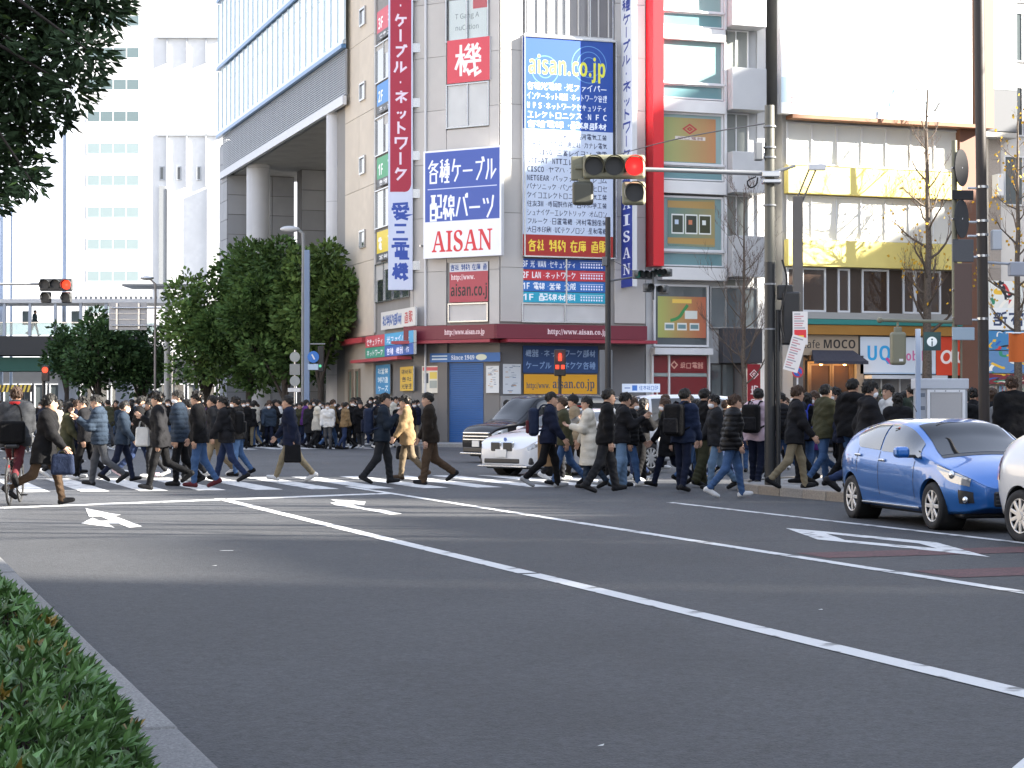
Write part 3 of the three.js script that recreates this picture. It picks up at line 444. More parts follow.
  signs2.forEach(([a, e, t0, t1], i) => sheet(fs, 'shop_sign', Us(366), Us(413), Ys(394, t1), Ys(394, t0 + 0.4), 0.35, 0.12, print(6, 0.5, (c, w, h) => { fill(c, a, 0, 0, w * 0.42, h); fill(c, e, w * 0.42, 0, w * 0.58, h); fitText(c, i ? 'ネットワーク' : 'セキュリティ', 0.15, 0.1, w * 0.36, h * 0.66, '#eee', { weight: 0.14 }); fitText(c, i ? '各種・機器・作' : '光ファイバー', w * 0.46, 0.1, w * 0.46, h * 0.66, '#eef', { weight: 0.14 }); }, 90), M.steel, b));
  on(fs, 'awning_lip', box(Us(366), Us(414), Ys(394, 361), Ys(394, 358), 0.1, 0.7), mat([0.42, 0.05, 0.06], 0.5), b);
  on(fs, 'shop_wall', box(0, fs.L, 0, ay0, 0, 0.03), mat([0.20, 0.195, 0.19], 0.8, { map: T.stain }), b);
  sheet(fs, 'shop_banner', Us(376), Us(390), Ys(383, 394), Ys(383, 365), 0.1, 0.05, print(1.6, 1.2, (c, w, h) => { fill(c, '#3f8fc2', 0, 0, w, h); for (let k = 0; k < 3; k++) fitText(c, ['社営業', '特約直', 'ケース'][k], 0.2, 0.12 + k * 0.36, w - 0.4, 0.27, '#e6f0f6', { weight: 0.15 }); }, 100), M.steel, b);
  sheet(fs, 'shop_banner', Us(400), Us(413), Ys(406, 391), Ys(406, 367), 0.1, 0.05, print(1.4, 1, (c, w, h) => { fill(c, '#d9b33a', 0, 0, w, h); for (let k = 0; k < 3; k++) fitText(c, ['線材料', '各社', '光管理'][k], 0.15, 0.1 + k * 0.3, w - 0.3, 0.22, '#5a4a30', { weight: 0.14 }); }, 100), M.steel, b);
  // tall red blade sign on the corner, its face turned to the crossing
  const bs = thing('blade_sign', 'tall red and white vertical blade sign on the left corner of shop', 'sign', [C[0] - 0.55, 0, C[1] - 0.1], TURN * -0.75 - 0.1);
  const bD = SN * (C[0] - 0.55) - CS * (C[1] - 0.1), w = 24.5 / F * bD, s0 = yAt(290, bD), sTop = yAt(-60, bD), sh = sTop - s0;
  const face2 = print(w, sh, (c, W, h) => {
    const k = h / 350; fill(c, '#c8cfe2', 0, 0, W, h); c.fillStyle = '#a3233c'; c.beginPath(); c.moveTo(W * 0.08, 0); c.lineTo(W * 0.94, 0); c.lineTo(W * 0.94, 244 * k); c.quadraticCurveTo(W * 0.9, 253 * k, W * 0.6, 252 * k); c.lineTo(W * 0.08, 252 * k); c.fill();
    text(c, '各種光・ケーブル・ネットワーク', W * 0.2, 11 * k, W * 0.6, 14.6 * k, '#e3d3e0', { vertical: true, weight: 0.15, pitch: 1.055 });
    text(c, '愛三電機', W * 0.13, 262 * k, W * 0.74, 19 * k, '#2b4aa0', { vertical: true, weight: 0.14, pitch: 1.05 });
  }, 160);
  { const g = new THREE.BoxGeometry(w, sh, 0.3); g.translate(0, (s0 + sTop) / 2, 0); const m = new THREE.Mesh(g, [M.whiteMetal, M.whiteMetal, M.whiteMetal, M.whiteMetal, face2, face2]); m.name = 'sign_box'; m.castShadow = m.receiveShadow = true; bs.add(m); }
  for (const py of [198, 160, 107, 52, 0, 270]) part('sign_bracket', box(w / 2, w / 2 + 0.75, yAt(py, bD), yAt(py - 9, bD), -0.1, 0.1), M.steel, bs);
  // projecting sign on the right end
  const ps = thing('blade_sign', 'narrow white and blue vertical sign projecting beside the red fin', 'sign', [onZ(623, -70).x, 0, -69.4]);
  const pD = 75.6, q0 = yAt(288, pD), q1 = yAt(-70, pD), pf = print(1.15, q1 - q0, (c, W, h) => {
    const k = h / 358; fill(c, '#dfe3ea', 0, 0, W, h); fill(c, '#2a3d92', 0, 266 * k, W, h - 266 * k);
    text(c, '各種ケーブル・ネットワーク電機', W * 0.12, 57 * k, W * 0.76, 12.8 * k, '#2a3d92', { vertical: true, weight: 0.15, pitch: 1.06 });
    text(c, 'AISAN', W * 0.16, 268 * k, W * 0.72, 13.6 * k, '#e3e8f4', { vertical: true, family: 'serif', pitch: 1.2 });
  }, 130);
  { const g = new THREE.BoxGeometry(0.2, q1 - q0, 1.2); g.translate(0, (q0 + q1) / 2, 0); const m = new THREE.Mesh(g, [pf, pf, M.whiteMetal, M.whiteMetal, M.whiteMetal, M.whiteMetal]); m.name = 'sign_box'; m.castShadow = m.receiveShadow = true; ps.add(m); }
  for (const py of [42, 128, 215, 285]) part('sign_bracket', box(-0.06, 0.06, yAt(py, pD), yAt(py - 4, pD), -0.62, -0.5), M.steel, ps);
}
// ---- cream building behind it
{
  const x0 = 21.35, z1 = -79.12, z0 = onX(346, x0).z, b = thing('cream_building', 'cream side wall with tiny windows between shop and glass office block', 'building', [x0 + 6, 0, (z0 + z1) / 2]), f = face([x0, z0], [x0, z1]);
  part('wall', box(0.03 - 6, 9, 0, 24, z0 - b.position.z, z1 - b.position.z), M.cream, b);
  const tones = [M.cream, mat([0.68, 0.60, 0.49], 0.8, { map: T.stain })];
  panels(f, b, 0, f.L, 4.6, 24, 3.1, tones, { d: 0.05, cols: 2, gap: 0.02, name: 'wall_panel' });
  for (const py of [-58, 16, 91, 165, 239]) win(f, b, f.u(361.5), f.u(367), f.y(364, py + 9), f.y(364, py - 9), { n: 1, z: 0.045, t: 0.08, frame: M.steel });
  on(f, 'wall_base', box(0, f.L, 0, 4.3, 0, 0.06), mat([0.46, 0.42, 0.36], 0.8, { map: T.stain }), b);
  on(f, 'red_ledge', box(-0.2, f.L - 0.1, 4.28, 4.5, 0, 0.55), mat([0.42, 0.05, 0.06], 0.5), b);
  for (const px of [351, 358]) win(f, b, f.u(px), f.u(px + 4), 1.0, 3.2, { n: 1, z: 0.065, t: 0.1, frame: mat([0.25, 0.2, 0.15], 0.6), glass: mat([0.1, 0.16, 0.12], 0.3) });
}
// ---- office block with a glass upper wall on tall columns
{
  const x0 = 21.1, zN = onX(346, x0).z - 0.05, zF = onX(219, x0).z, f = face([x0, zF], [x0, zN + 6]), L = zN - zF;
  const b = thing('office_block', 'large office block with pale glass wall raised on tall grey columns', 'building', [x0 + 10, 0, (zF + zN) / 2]);
  const yG = yAt(47, onX(346, x0).D), yL = yAt(101, onX(346, x0).D), top = 34;
  part('wall', box(-9.7, 25, yG, top, zF - b.position.z + 0.1, zN - b.position.z), mat([0.3, 0.33, 0.35], 0.7), b);
  part('soffit', box(-9.6, 25, yL, yL + 0.25, zF - b.position.z + 0.1, zN - b.position.z), mat([0.42, 0.41, 0.39], 0.8, { map: T.concrete }), b);
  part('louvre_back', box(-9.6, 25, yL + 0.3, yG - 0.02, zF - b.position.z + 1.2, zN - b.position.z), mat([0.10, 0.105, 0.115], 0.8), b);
  const gl = [[0.76, 0.86, 0.88], [0.80, 0.88, 0.89], [0.73, 0.84, 0.87]].map((c) => phys(c, 0.22, { clearcoat: 1, clearcoatRoughness: 0.05 })), fin = mat([0.62, 0.74, 0.79], 0.4), blue = mat([0.10, 0.22, 0.40], 0.35, { metalness: 0.3 });
  const n = 24, s = L / n;
  for (let r = 0; r < 4; r++) {
    const y0 = yG + 0.4 + r * 4.05;
    for (let k = 0; k < n; k++) for (const [a, e] of [[0, 2.6], [2.62, 3.6]]) on(f, 'glass_panel', box(k * s + 0.03, (k + 1) * s - 0.03, y0 + a, y0 + e, 0.02, 0.06), gl[Math.floor(hash3(k, r, a * 10 | 0) * 3)], b);
    for (let k = 0; k <= n; k++) on(f, 'glass_fin', box(k * s - 0.02, k * s + 0.02, y0, y0 + 3.6, 0.02, 0.12), fin, b);
    on(f, 'floor_band', box(0, L, y0 - 0.4, y0 - 0.22, 0, 0.22), blue, b); on(f, 'floor_band', box(0, L, y0 - 0.2, y0 - 0.02, 0, 0.16), mat([0.5, 0.58, 0.63], 0.3, { metalness: 0.4 }), b);
  }
  // louvred plant band and its edge beam
  const slat = mat([0.34, 0.355, 0.37], 0.45, { metalness: 0.3 }), y0 = yL + 0.3, hh = yG - 0.05 - y0, rows = 20;
  for (let r = 0; r < rows; r++) { const g = box(1.2, L, 0, 0.085, -0.01, 0.02); g.rotateX(-0.35); g.translate(0, y0 + (r + 0.4) * hh / rows, 0.02); on(f, 'louvre_slat', g, slat, b); }
  for (let k = 0; k <= n; k += 1) on(f, 'louvre_post', box(1.2 + (L - 1.2) * k / n - 0.02, 1.2 + (L - 1.2) * k / n + 0.02, y0, y0 + hh, -0.05, 0), slat, b);
  on(f, 'edge_beam', box(0.8, L, yL - 0.12, yL + 0.28, -0.02, 0.16), mat([0.62, 0.64, 0.66], 0.5), b);
  // stone end wall, inner wall and columns
  const tile = [mat([0.36, 0.37, 0.385], 0.6, { map: T.stain }), mat([0.33, 0.34, 0.355], 0.6, { map: T.stain }), mat([0.385, 0.395, 0.41], 0.6, { map: T.stain })];
  on(f, 'end_wall', box(0, 2.4, 0, yL + 2, -4, -0.06), M.joint, b);
  panels(f, b, 0, 2.4, 0.1, yL + 1.9, 1.15, tile, { d: 0.05, z: -0.05, cols: 2, gap: 0.03, name: 'wall_tile' });
  { const fe = face([x0 + 0.02, zF + 2.4], [x0 + 4, zF + 2.4]); on(fe, 'end_wall', box(0, 4, 0, yL, -0.2, -0.02), M.joint, b); panels(fe, b, 0.03, 4, 0.1, yL - 0.02, 1.15, tile, { d: 0.05, z: 0, cols: 3, gap: 0.03, name: 'wall_tile' }); }
  { const fe = face([x0 + 3.6, zF + 6.2], [x0 + 9, zF + 6.2]); on(fe, 'inner_wall', box(0, 5.4, 0, yL, -1.2, -0.02), M.joint, b); panels(fe, b, 0, 5.4, 0.1, yL - 0.02, 1.15, tile, { d: 0.05, cols: 4, gap: 0.03, name: 'wall_tile' }); }
  const colMat = mat([0.58, 0.59, 0.61], 0.5, { map: T.stain }), seam = mat([0.34, 0.35, 0.37], 0.6);
  for (const [px, D, r] of [[336, 88.5, 0.46], [258, 108, 0.66], [222, 150, 0.6]]) {
    if (px < 230) continue; const p = at(px, D);
    const c = part('column', (() => { const g = new THREE.CylinderGeometry(r, r, yL, 28); g.translate(p.x - b.position.x, yL / 2, p.z - b.position.z); return metreUV(g); })(), colMat, b);
    for (let y = 3; y < yL; y += 4) part('column_joint', (() => { const g = new THREE.CylinderGeometry(r + 0.004, r + 0.004, 0.03, 28); g.translate(p.x - b.position.x, y, p.z - b.position.z); return g; })(), seam, c);
  }
  // bright inner atrium wall under the block
  part('rear_wall', box(-2, 24, 0, yL, zF - b.position.z + 9, zF - b.position.z + 9.3), mat([0.62, 0.61, 0.58], 0.7, { map: T.concrete }), b);
}
// ---- white showroom with red fin
{
  const A = [onZ(645.5, -70).x, -70], B = [onZ(766, -70).x, -70], f = face(A, B), U = f.u, y = (py) => f.y(690, py), H = 24;
  const b = thing('showroom_building', 'white showroom building with glass bays and a tall red fin', 'building', [(A[0] + B[0]) / 2, 0, -76]);
  part('wall', box(A[0] - b.position.x + 0.03, B[0] - b.position.x, 0, H, -8, 5.97), mat([0.52, 0.53, 0.53], 0.7, { map: T.stain }), b);
  on(f, 'red_fin', box(U(646), U(656.5), y(268), H, 0.02, 0.75), mat([0.62, 0.012, 0.02], 0.35), b);
  const bays = [[29, 86, -60], [114, 166, 0], [197, 253, 0], [-60, 15, 0]], teal = [[0.20, 0.31, 0.31], [0.26, 0.37, 0.36]].map((c) => phys(c, 0.05, { clearcoat: 1, clearcoatRoughness: 0.02 }));
  for (const [t0, t1] of [[29, 85], [114, 166], [197, 252], [-60, 13]]) {
    win(f, b, U(657.5), U(719.5), y(t1), y(t0), { n: 1, t: 0.08, z: 0.3, glass: teal[t0 % 2 ? 0 : 1] });
    win(f, b, U(657.5), U(719.5), y(t1 + 15), y(t1 + 1), { n: 1, t: 0.05, z: 0.3, glass: phys([0.14, 0.27, 0.29], 0.06, { clearcoat: 1 }) });
    on(f, 'spandrel', rbox(U(657), U(720.5), y(t1 + 29), y(t1 + 16.5), 0.03, 0.55, 0.02), M.white, b);
    on(f, 'ledge', box(U(657), U(720.5), y(t1 + 1), y(t1 - 0.5), 0.3, 0.5), M.whiteMetal, b);
    on(f, 'bay_box', box(U(658), U(719), y(t1 + 16), y(t0), 0.0, 0.29), mat([0.36, 0.37, 0.36], 0.8), b);
    on(f, 'bay_post', box(U(719.8), U(722), y(t1 + 29), y(t0), 0.03, 0.5), M.whiteMetal, b);
  }
  // printed banners behind the glass
  const grad = (c, w, h, a, e) => { for (let k = 0; k < 24; k++) { c.fillStyle = 'rgb(' + a.map((v, i) => Math.round(lerp(v, e[i], k / 23))).join() + ')'; c.fillRect(w * k / 24, 0, w / 24 + 0.01, h); } };
  sheet(f, 'window_poster', U(664), U(716), y(163), y(119), 0.335, 0.012, print(2.2, 1.75, (c, w, h) => { grad(c, w, h, [150, 164, 104], [176, 124, 82]); c.strokeStyle = '#a83838'; c.lineWidth = 0.06; c.save(); c.translate(w / 2, h * 0.25); c.scale(1.25, 0.85); c.rotate(Math.PI / 4); c.strokeRect(-0.15, -0.15, 0.3, 0.3); c.strokeRect(-0.05, -0.05, 0.1, 0.1); c.restore(); fill(c, '#cfc8bf', w * 0.22, h * 0.42, w * 0.58, 0.14); fitText(c, '坂口電器', w * 0.26, h * 0.425, w * 0.5, 0.12, '#8a6a66', { weight: 0.12 }); }, 120), M.whiteMetal, b);
  sheet(f, 'window_poster', U(668), U(715), y(247), y(200), 0.335, 0.012, print(2.0, 1.9, (c, w, h) => { grad(c, w, h, [96, 128, 122], [150, 140, 96]); fill(c, '#a98a52', 0, 0.08, w, 0.28); fill(c, '#a98a52', 0, h - 0.34, w, 0.25); for (let k = 0; k < 3; k++) { fill(c, '#dfe2dc', w * (0.08 + k * 0.29), h * 0.32, w * 0.26, h * 0.42); fill(c, ['#3a4438', '#333a30', '#3c4028'][k], w * (0.1 + k * 0.29), h * 0.35, w * 0.22, h * 0.36); fill(c, ['#b9c8d8', '#c27a58', '#dfe4df'][k], w * (0.15 + k * 0.29), h * 0.44, w * 0.08, h * 0.1); } }, 120), M.whiteMetal, b);
  // first floor big window with a map poster
  win(f, b, U(652), U(707), y(347), y(285), { n: 1, t: 0.08, z: 0.1, glass: phys([0.09, 0.105, 0.11], 0.06, { clearcoat: 1 }) });
  sheet(f, 'window_poster', U(658), U(706), y(338), y(297), 0.145, 0.012, print(2, 1.6, (c, w, h) => {
    grad(c, w, h, [164, 172, 96], [184, 104, 76]); fill(c, '#e6c25a', w * 0.3, h * 0.06, w * 0.4, h * 0.1); c.strokeStyle = '#3f8a4e'; c.lineWidth = 0.12; c.beginPath(); c.moveTo(w * 0.26, h * 0.58); c.quadraticCurveTo(w * 0.45, h * 0.55, w * 0.5, h * 0.4); c.lineTo(w * 0.62, h * 0.2); c.stroke();
    for (let k = 0; k < 3; k++) { fill(c, '#dfe0d8', w * (0.14 + k * 0.26), h * 0.64, w * 0.2, h * 0.18); fill(c, '#6a8a8e', w * (0.16 + k * 0.26), h * 0.68, w * 0.16, h * 0.1); } fill(c, '#d8dcd4', w * 0.56, h * 0.34, w * 0.26, h * 0.2);
  }, 120), M.whiteMetal, b);
  on(f, 'ledge', box(U(650), U(708), y(355), y(348.5), 0.02, 0.5), M.whiteMetal, b);
  // ground floor: red fascia between white posts
  for (const [a, e] of [[652, 667], [668.5, 706]]) for (const [t0, t1] of [[356, 373], [377, 404]]) on(f, 'red_panel', box(U(a), U(e), y(t1), y(t0), 0.02, 0.08), mat([0.20, 0.018, 0.022], 0.4, { map: T.stain }), b);
  sheet(f, 'shop_sign', U(669), U(705), y(371), y(359), 0.085, 0.02, print(1.5, 0.45, (c, w, h) => { fill(c, '#7c1f24', 0, 0, w, h); c.strokeStyle = '#d9a894'; c.lineWidth = 0.05; c.save(); c.translate(0.22, h / 2); c.rotate(Math.PI / 4); c.strokeRect(-0.09, -0.09, 0.18, 0.18); c.restore(); fitText(c, '坂口電器', 0.45, 0.12, 0.98, 0.24, '#cf9a8c', { weight: 0.14 }); }, 160), M.red, b);
  on(f, 'glass_strip', box(U(652), U(706), y(376.5), y(373.2), 0.03, 0.06), phys([0.3, 0.36, 0.35], 0.1, { clearcoat: 1 }), b);
  for (const a of [650.5, 667, 707]) on(f, 'post', box(U(a), U(a + 1.4), 0, y(348), 0.02, 0.18), M.whiteMetal, b);
  win(f, b, U(709), U(745), 0.2, y(363), { n: 3, t: 0.06, z: 0.02, frame: M.darkPaint });
  on(f, 'dark_panel', rbox(U(718), U(757), y(363), y(328), 0.05, 0.5, 0.02), mat([0.045, 0.047, 0.055], 0.5), b);
  win(f, b, U(709), U(757), y(328), y(286), { n: 3, t: 0.06, z: 0.02, frame: M.steel, glass: phys([0.13, 0.15, 0.16], 0.1, { clearcoat: 1 }) });
  // grey balcony boxes on the right
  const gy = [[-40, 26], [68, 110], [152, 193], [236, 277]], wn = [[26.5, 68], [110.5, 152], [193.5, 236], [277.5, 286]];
  for (const [a, e] of gy) { on(f, 'balcony_box', rbox(U(722.5), U(756.5), y(e), y(a), 0.05, 0.95, 0.02), mat([0.56, 0.57, 0.58], 0.35, { metalness: 0.2, map: T.stain }), b); }
  for (const [a, e] of wn) win(f, b, U(723), U(748), y(e), y(a), { n: 2, t: 0.05, z: 0.02, glass: phys([0.22, 0.235, 0.22], 0.1, { clearcoat: 1 }) });  // panes added up to the boxes, glass standing in for the shaded gaps
  panels(f, b, U(757), U(766), y(404), H, 3.0, [M.white], { d: 0.04 });
  const vs = f; sheet(vs, 'banner', U(747.5), U(760), y(420), y(364), 0.55, 0.04, print(0.52, 2.2, (c, w, h) => { fill(c, '#8f1c26', 0, 0, w, h); c.strokeStyle = '#e9d9d6'; c.lineWidth = 0.035; c.save(); c.translate(w / 2, 0.4); c.rotate(Math.PI / 4); c.strokeRect(-0.12, -0.12, 0.24, 0.24); c.strokeRect(-0.04, -0.04, 0.08, 0.08); c.restore(); text(c, '坂口', w * 0.16, 0.82, w * 0.7, 0.42, '#e9dcda', { vertical: true, weight: 0.13, pitch: 1.2 }); }, 180), M.red, b);
}
// ---- building with a cafe on its ground floor and a billboard on top
{
  const A = [onZ(783, -70).x, -70], B = [onZ(975, -70).x, -70], f = face(A, B), U = f.u, y = (py) => f.y(870, py), H = 27;
  const b = thing('cafe_building', 'yellow banded building with cafe and phone shop under a huge billboard', 'building', [(A[0] + B[0]) / 2, 0, -77]);
  part('wall', box(A[0] - b.position.x, B[0] - b.position.x - 0.4, 0, H, -10, 6.97), mat([0.5, 0.48, 0.44], 0.8, { map: T.stain }), b);
  const yellow = mat([0.86, 0.71, 0.22], 0.5, { map: T.stain });
  sheet(f, 'billboard', U(783), U(972), y(121), H + 1, 0.5, 0.35, print(10, 14, (c, w, h) => {
    fill(c, '#e6e8ea', 0, 0, w, h); fill(c, '#b9cdd8', 0, h * 0.9, w, h * 0.07); const r = rng(5);
    for (let k = 0; k < 40; k++) fill(c, ['#c4d4de', '#a9c2d2', '#d5dfe4'][k % 3], r() * w, h * (0.86 + r() * 0.07), 0.3 + r() * 0.5, 0.12 + r() * 0.5);
    fill(c, '#f3f3f3', 0.3, h * 0.9, 0.7, 0.55); for (const x of [0.5, 1.9]) { c.strokeStyle = '#c8868a'; c.lineWidth = 0.06; c.strokeRect(x, h * 0.955, 0.9, 0.22); } c.strokeStyle = '#b9b39c'; c.beginPath(); c.moveTo(2.6, h * 0.74); c.lineTo(2.9, h * 0.69); c.lineTo(3.1, h * 0.745); c.stroke(); c.strokeStyle = '#bfc3c4'; c.strokeRect(0.5, h * 0.75, 0.8, 0.6);
    for (let k = 0; k < 30; k++) fill(c, '#b7c4cc', 4.6 + k * 0.16, h * 0.975, 0.07, 0.12 + r() * 0.15);
  }, 60), M.whiteMetal, b);
  on(f, 'billboard_frame', box(U(783), U(974), y(125), y(121.5), 0.3, 0.9), mat([0.22, 0.10, 0.05], 0.6), b);
  win(f, b, U(786), U(958), y(168), y(126), { n: 7, t: 0.07, z: 0.02, glass: phys([0.62, 0.63, 0.60], 0.12, { clearcoat: 1 }) });
  on(f, 'yellow_band', rbox(U(784), U(957), y(197), y(170), 0.02, 0.4, 0.02), yellow, b);
  win(f, b, U(786), U(956), y(241.5), y(198), { n: 7, t: 0.05, z: 0.02, glass: phys([0.66, 0.65, 0.60], 0.15, { clearcoat: 1 }), frame: M.whiteMetal });
  on(f, 'yellow_band', rbox(U(784), U(957), y(268.5), y(242.5), 0.02, 0.4, 0.02), yellow, b);
  for (const [a, e] of [[786, 801], [801, 825], [837, 849], [861, 888], [902, 914], [914, 940]]) win(f, b, U(a), U(e), y(313), y(269.5), { n: 1, t: 0.075, z: 0.02, glass: phys([0.06, 0.04, 0.03], 0.06, { clearcoat: 1 }) });
  for (const [a, e] of [[825.3, 836.7], [849.3, 860.7], [888.3, 901.7], [940.3, 955]]) on(f, 'window_pier', box(U(a), U(e), y(313), y(269.5), 0.0, 0.04), mat([0.05, 0.033, 0.022], 0.5), b);
  // hanging lamps inside the upstairs room
  on(f, 'ledge', box(U(784), U(957), y(320), y(313.5), 0, 0.35), mat([0.36, 0.35, 0.33], 0.7), b);
  on(f, 'teal_strip', box(U(800), U(957), y(325.5), y(320.5), 0, 0.45), mat([0.03, 0.22, 0.19], 0.5), b);
  on(f, 'orange_fascia', box(U(798), U(957), y(335.5), y(326), 0, 0.4), mat([0.40, 0.19, 0.03], 0.6, { map: T.stain }), b);
  // cafe
  sheet(f, 'cafe_sign', U(800), U(858.5), y(356), y(336), 0.1, 0.12, print(2.5, 0.85, (c, w, h) => { fill(c, '#a5937c', 0, 0, w, h); latin(c, 'Cafe', 0.05, 0.55, 0.82, 0.46, '#2a2421', ''); latin(c, 'MOCO', 0.98, 0.55, 1.42, 0.5, '#2a2421'); }, 140), mat([0.30, 0.25, 0.19], 0.7), b);
  on(f, 'shop_front', box(U(798), U(957), 0, y(336), 0.0, 0.04), mat([0.06, 0.04, 0.028], 0.6, { map: T.stain }), b);
  { const g = new THREE.BufferGeometry(), a = U(803), e = U(857), t = y(349), l = y(362), v = [a + 0.35, t, 0.1, e - 0.35, t, 0.1, e, l, 0.95, a, l, 0.95, a + 0.3, l, 0.1, e - 0.3, l, 0.1, a, l - 0.12, 0.95, e, l - 0.12, 0.95]; g.setAttribute('position', new THREE.BufferAttribute(new Float32Array(v), 3)); g.setIndex([0, 3, 2, 0, 2, 1, 0, 4, 3, 1, 2, 5, 3, 6, 7, 3, 7, 2]); g.computeVertexNormals(); const gg = g.toNonIndexed(); gg.computeVertexNormals(); on(f, 'awning', metreUV(gg), mat([0.055, 0.055, 0.075], 0.75, { map: T.fabric, side: THREE.DoubleSide }), b); }
  on(f, 'door_frame', frameGeo(U(806), U(852), 0.14, y(362), 0.05, 0.14, 0.1), mat([0.17, 0.10, 0.05], 0.6), b);
  win(f, b, U(808), U(830), 0.2, y(364), { n: 1, t: 0.08, z: 0.05, frame: mat([0.14, 0.08, 0.045], 0.6), glass: phys([0.07, 0.035, 0.015], 0.08, { clearcoat: 1 }), name: 'door' });
  win(f, b, U(830.5), U(850), 0.2, y(364), { n: 1, t: 0.08, z: 0.05, frame: mat([0.14, 0.08, 0.045], 0.6), glass: phys([0.07, 0.035, 0.015], 0.08, { clearcoat: 1 }), name: 'door' });
  for (const px of [814, 837.5]) { const l = on(f, 'hanging_lamp', (() => { const g = new THREE.SphereGeometry(0.09, 14, 10); g.translate(U(px), y(364), 0.6); return g; })(), mat([0.9, 0.6, 0.3], 0.5, { emissive: lin(1, 0.55, 0.18), emissiveIntensity: 0.5 }), b); const p = new THREE.PointLight(lin(1, 0.6, 0.25), 0.45); p.name = 'cafe_lamp_glow'; p.position.set(U(px), y(364) - 0.16, 0.62); p.castShadow = true; l.add(p); }
  on(f, 'cafe_column', box(U(853), U(860), 0, y(356), 0.03, 0.3), mat([0.33, 0.28, 0.22], 0.7, { map: T.stain }), b);
  // phone shop
  sheet(f, 'phone_shop_sign', U(860.5), U(935.5), y(374), y(337), 0.15, 0.15, print(3.3, 1.55, (c, w, h) => { fill(c, '#cfd6dc', 0, 0, w, h); latin(c, 'UQ', 0.25, 0.98, 1.1, 0.85, '#2f9fd6'); c.fillStyle = '#d0488c'; c.beginPath(); c.moveTo(1.18, 0.85); c.lineTo(1.42, 1.1); c.lineTo(1.3, 1.16); c.lineTo(1.08, 0.92); c.fill(); latin(c, 'mobile', 1.55, 0.98, 1.5, 0.55, '#cf6f9a'); fill(c, '#9fb3c4', 0, h - 0.06, w, 0.06); }, 130), M.steel, b);
  sheet(f, 'phone_shop_sign', U(936), U(968.5), y(375), y(336), 0.15, 0.16, print(1.42, 1.62, (c, w, h) => { fill(c, '#d2401f', 0, 0, w, h); c.strokeStyle = '#f2e3da'; c.lineWidth = 0.11; c.lineCap = 'round'; c.beginPath(); c.ellipse(0.45, 0.85, 0.2, 0.24, 0.3, 0, 7); c.stroke(); c.beginPath(); c.moveTo(0.72, 0.58); c.quadraticCurveTo(0.6, 1.2, 0.85, 1.02); c.lineTo(0.95, 0.62); c.quadraticCurveTo(0.85, 1.25, 1.2, 0.95); c.stroke(); }, 140), M.steel, b);
  win(f, b, U(861), U(935), 0.2, y(375), { n: 4, t: 0.06, z: 0.06, frame: M.whiteMetal, glass: phys([0.20, 0.19, 0.18], 0.08, { clearcoat: 1 }) });
  on(f, 'shop_canopy', box(U(861), U(936), y(379), y(375.5), 0.1, 0.9), M.whiteMetal, b);
  on(f, 'brown_column', box(U(956), U(975) - 0.01, 0, y(125), 0.03, 0.35), mat([0.19, 0.085, 0.05], 0.6, { map: T.stain }), b);
  on(f, 'brown_column', box(U(971.5), U(975) + 0.35, y(125), H + 1, 0.06, 0.95), mat([0.30, 0.14, 0.08], 0.6, { map: T.stain }), b);
  // the alley wall beside it, in shade
}
tag(part('alley_wall', box(onZ(766, -70).x + 0.02, onZ(783, -70).x - 0.02, 0, 19, -83, -82), mat([0.46, 0.40, 0.33], 0.8, { map: T.stain }), scene), 'narrow tan wall closing the alley between white showroom and yellow building', 'wall');
{ // yellow shop front low in the alley
  const f = face([onZ(766, -73).x, -73], [onZ(785, -73).x, -73]), b = thing('alley_shop', 'small yellow shop front low in the alley behind the round signs', 'shop', [onZ(775, -73).x, 0, -74]);
  on(f, 'wall', box(0, f.L, 0, 4.4, -0.8, 0), mat([0.42, 0.27, 0.05], 0.7, { map: T.stain }), b);
  sheet(f, 'shop_sign', 0.1, f.L - 0.1, 2.6, 3.3, 0.01, 0.05, print(0.9, 0.7, (c, w, h) => { fill(c, '#d5d6d0', 0, 0, w, h); fitText(c, '営業', 0.08, 0.12, w - 0.16, 0.46, '#3c5a94', { weight: 0.15 }); }, 100), M.steel, b);
}
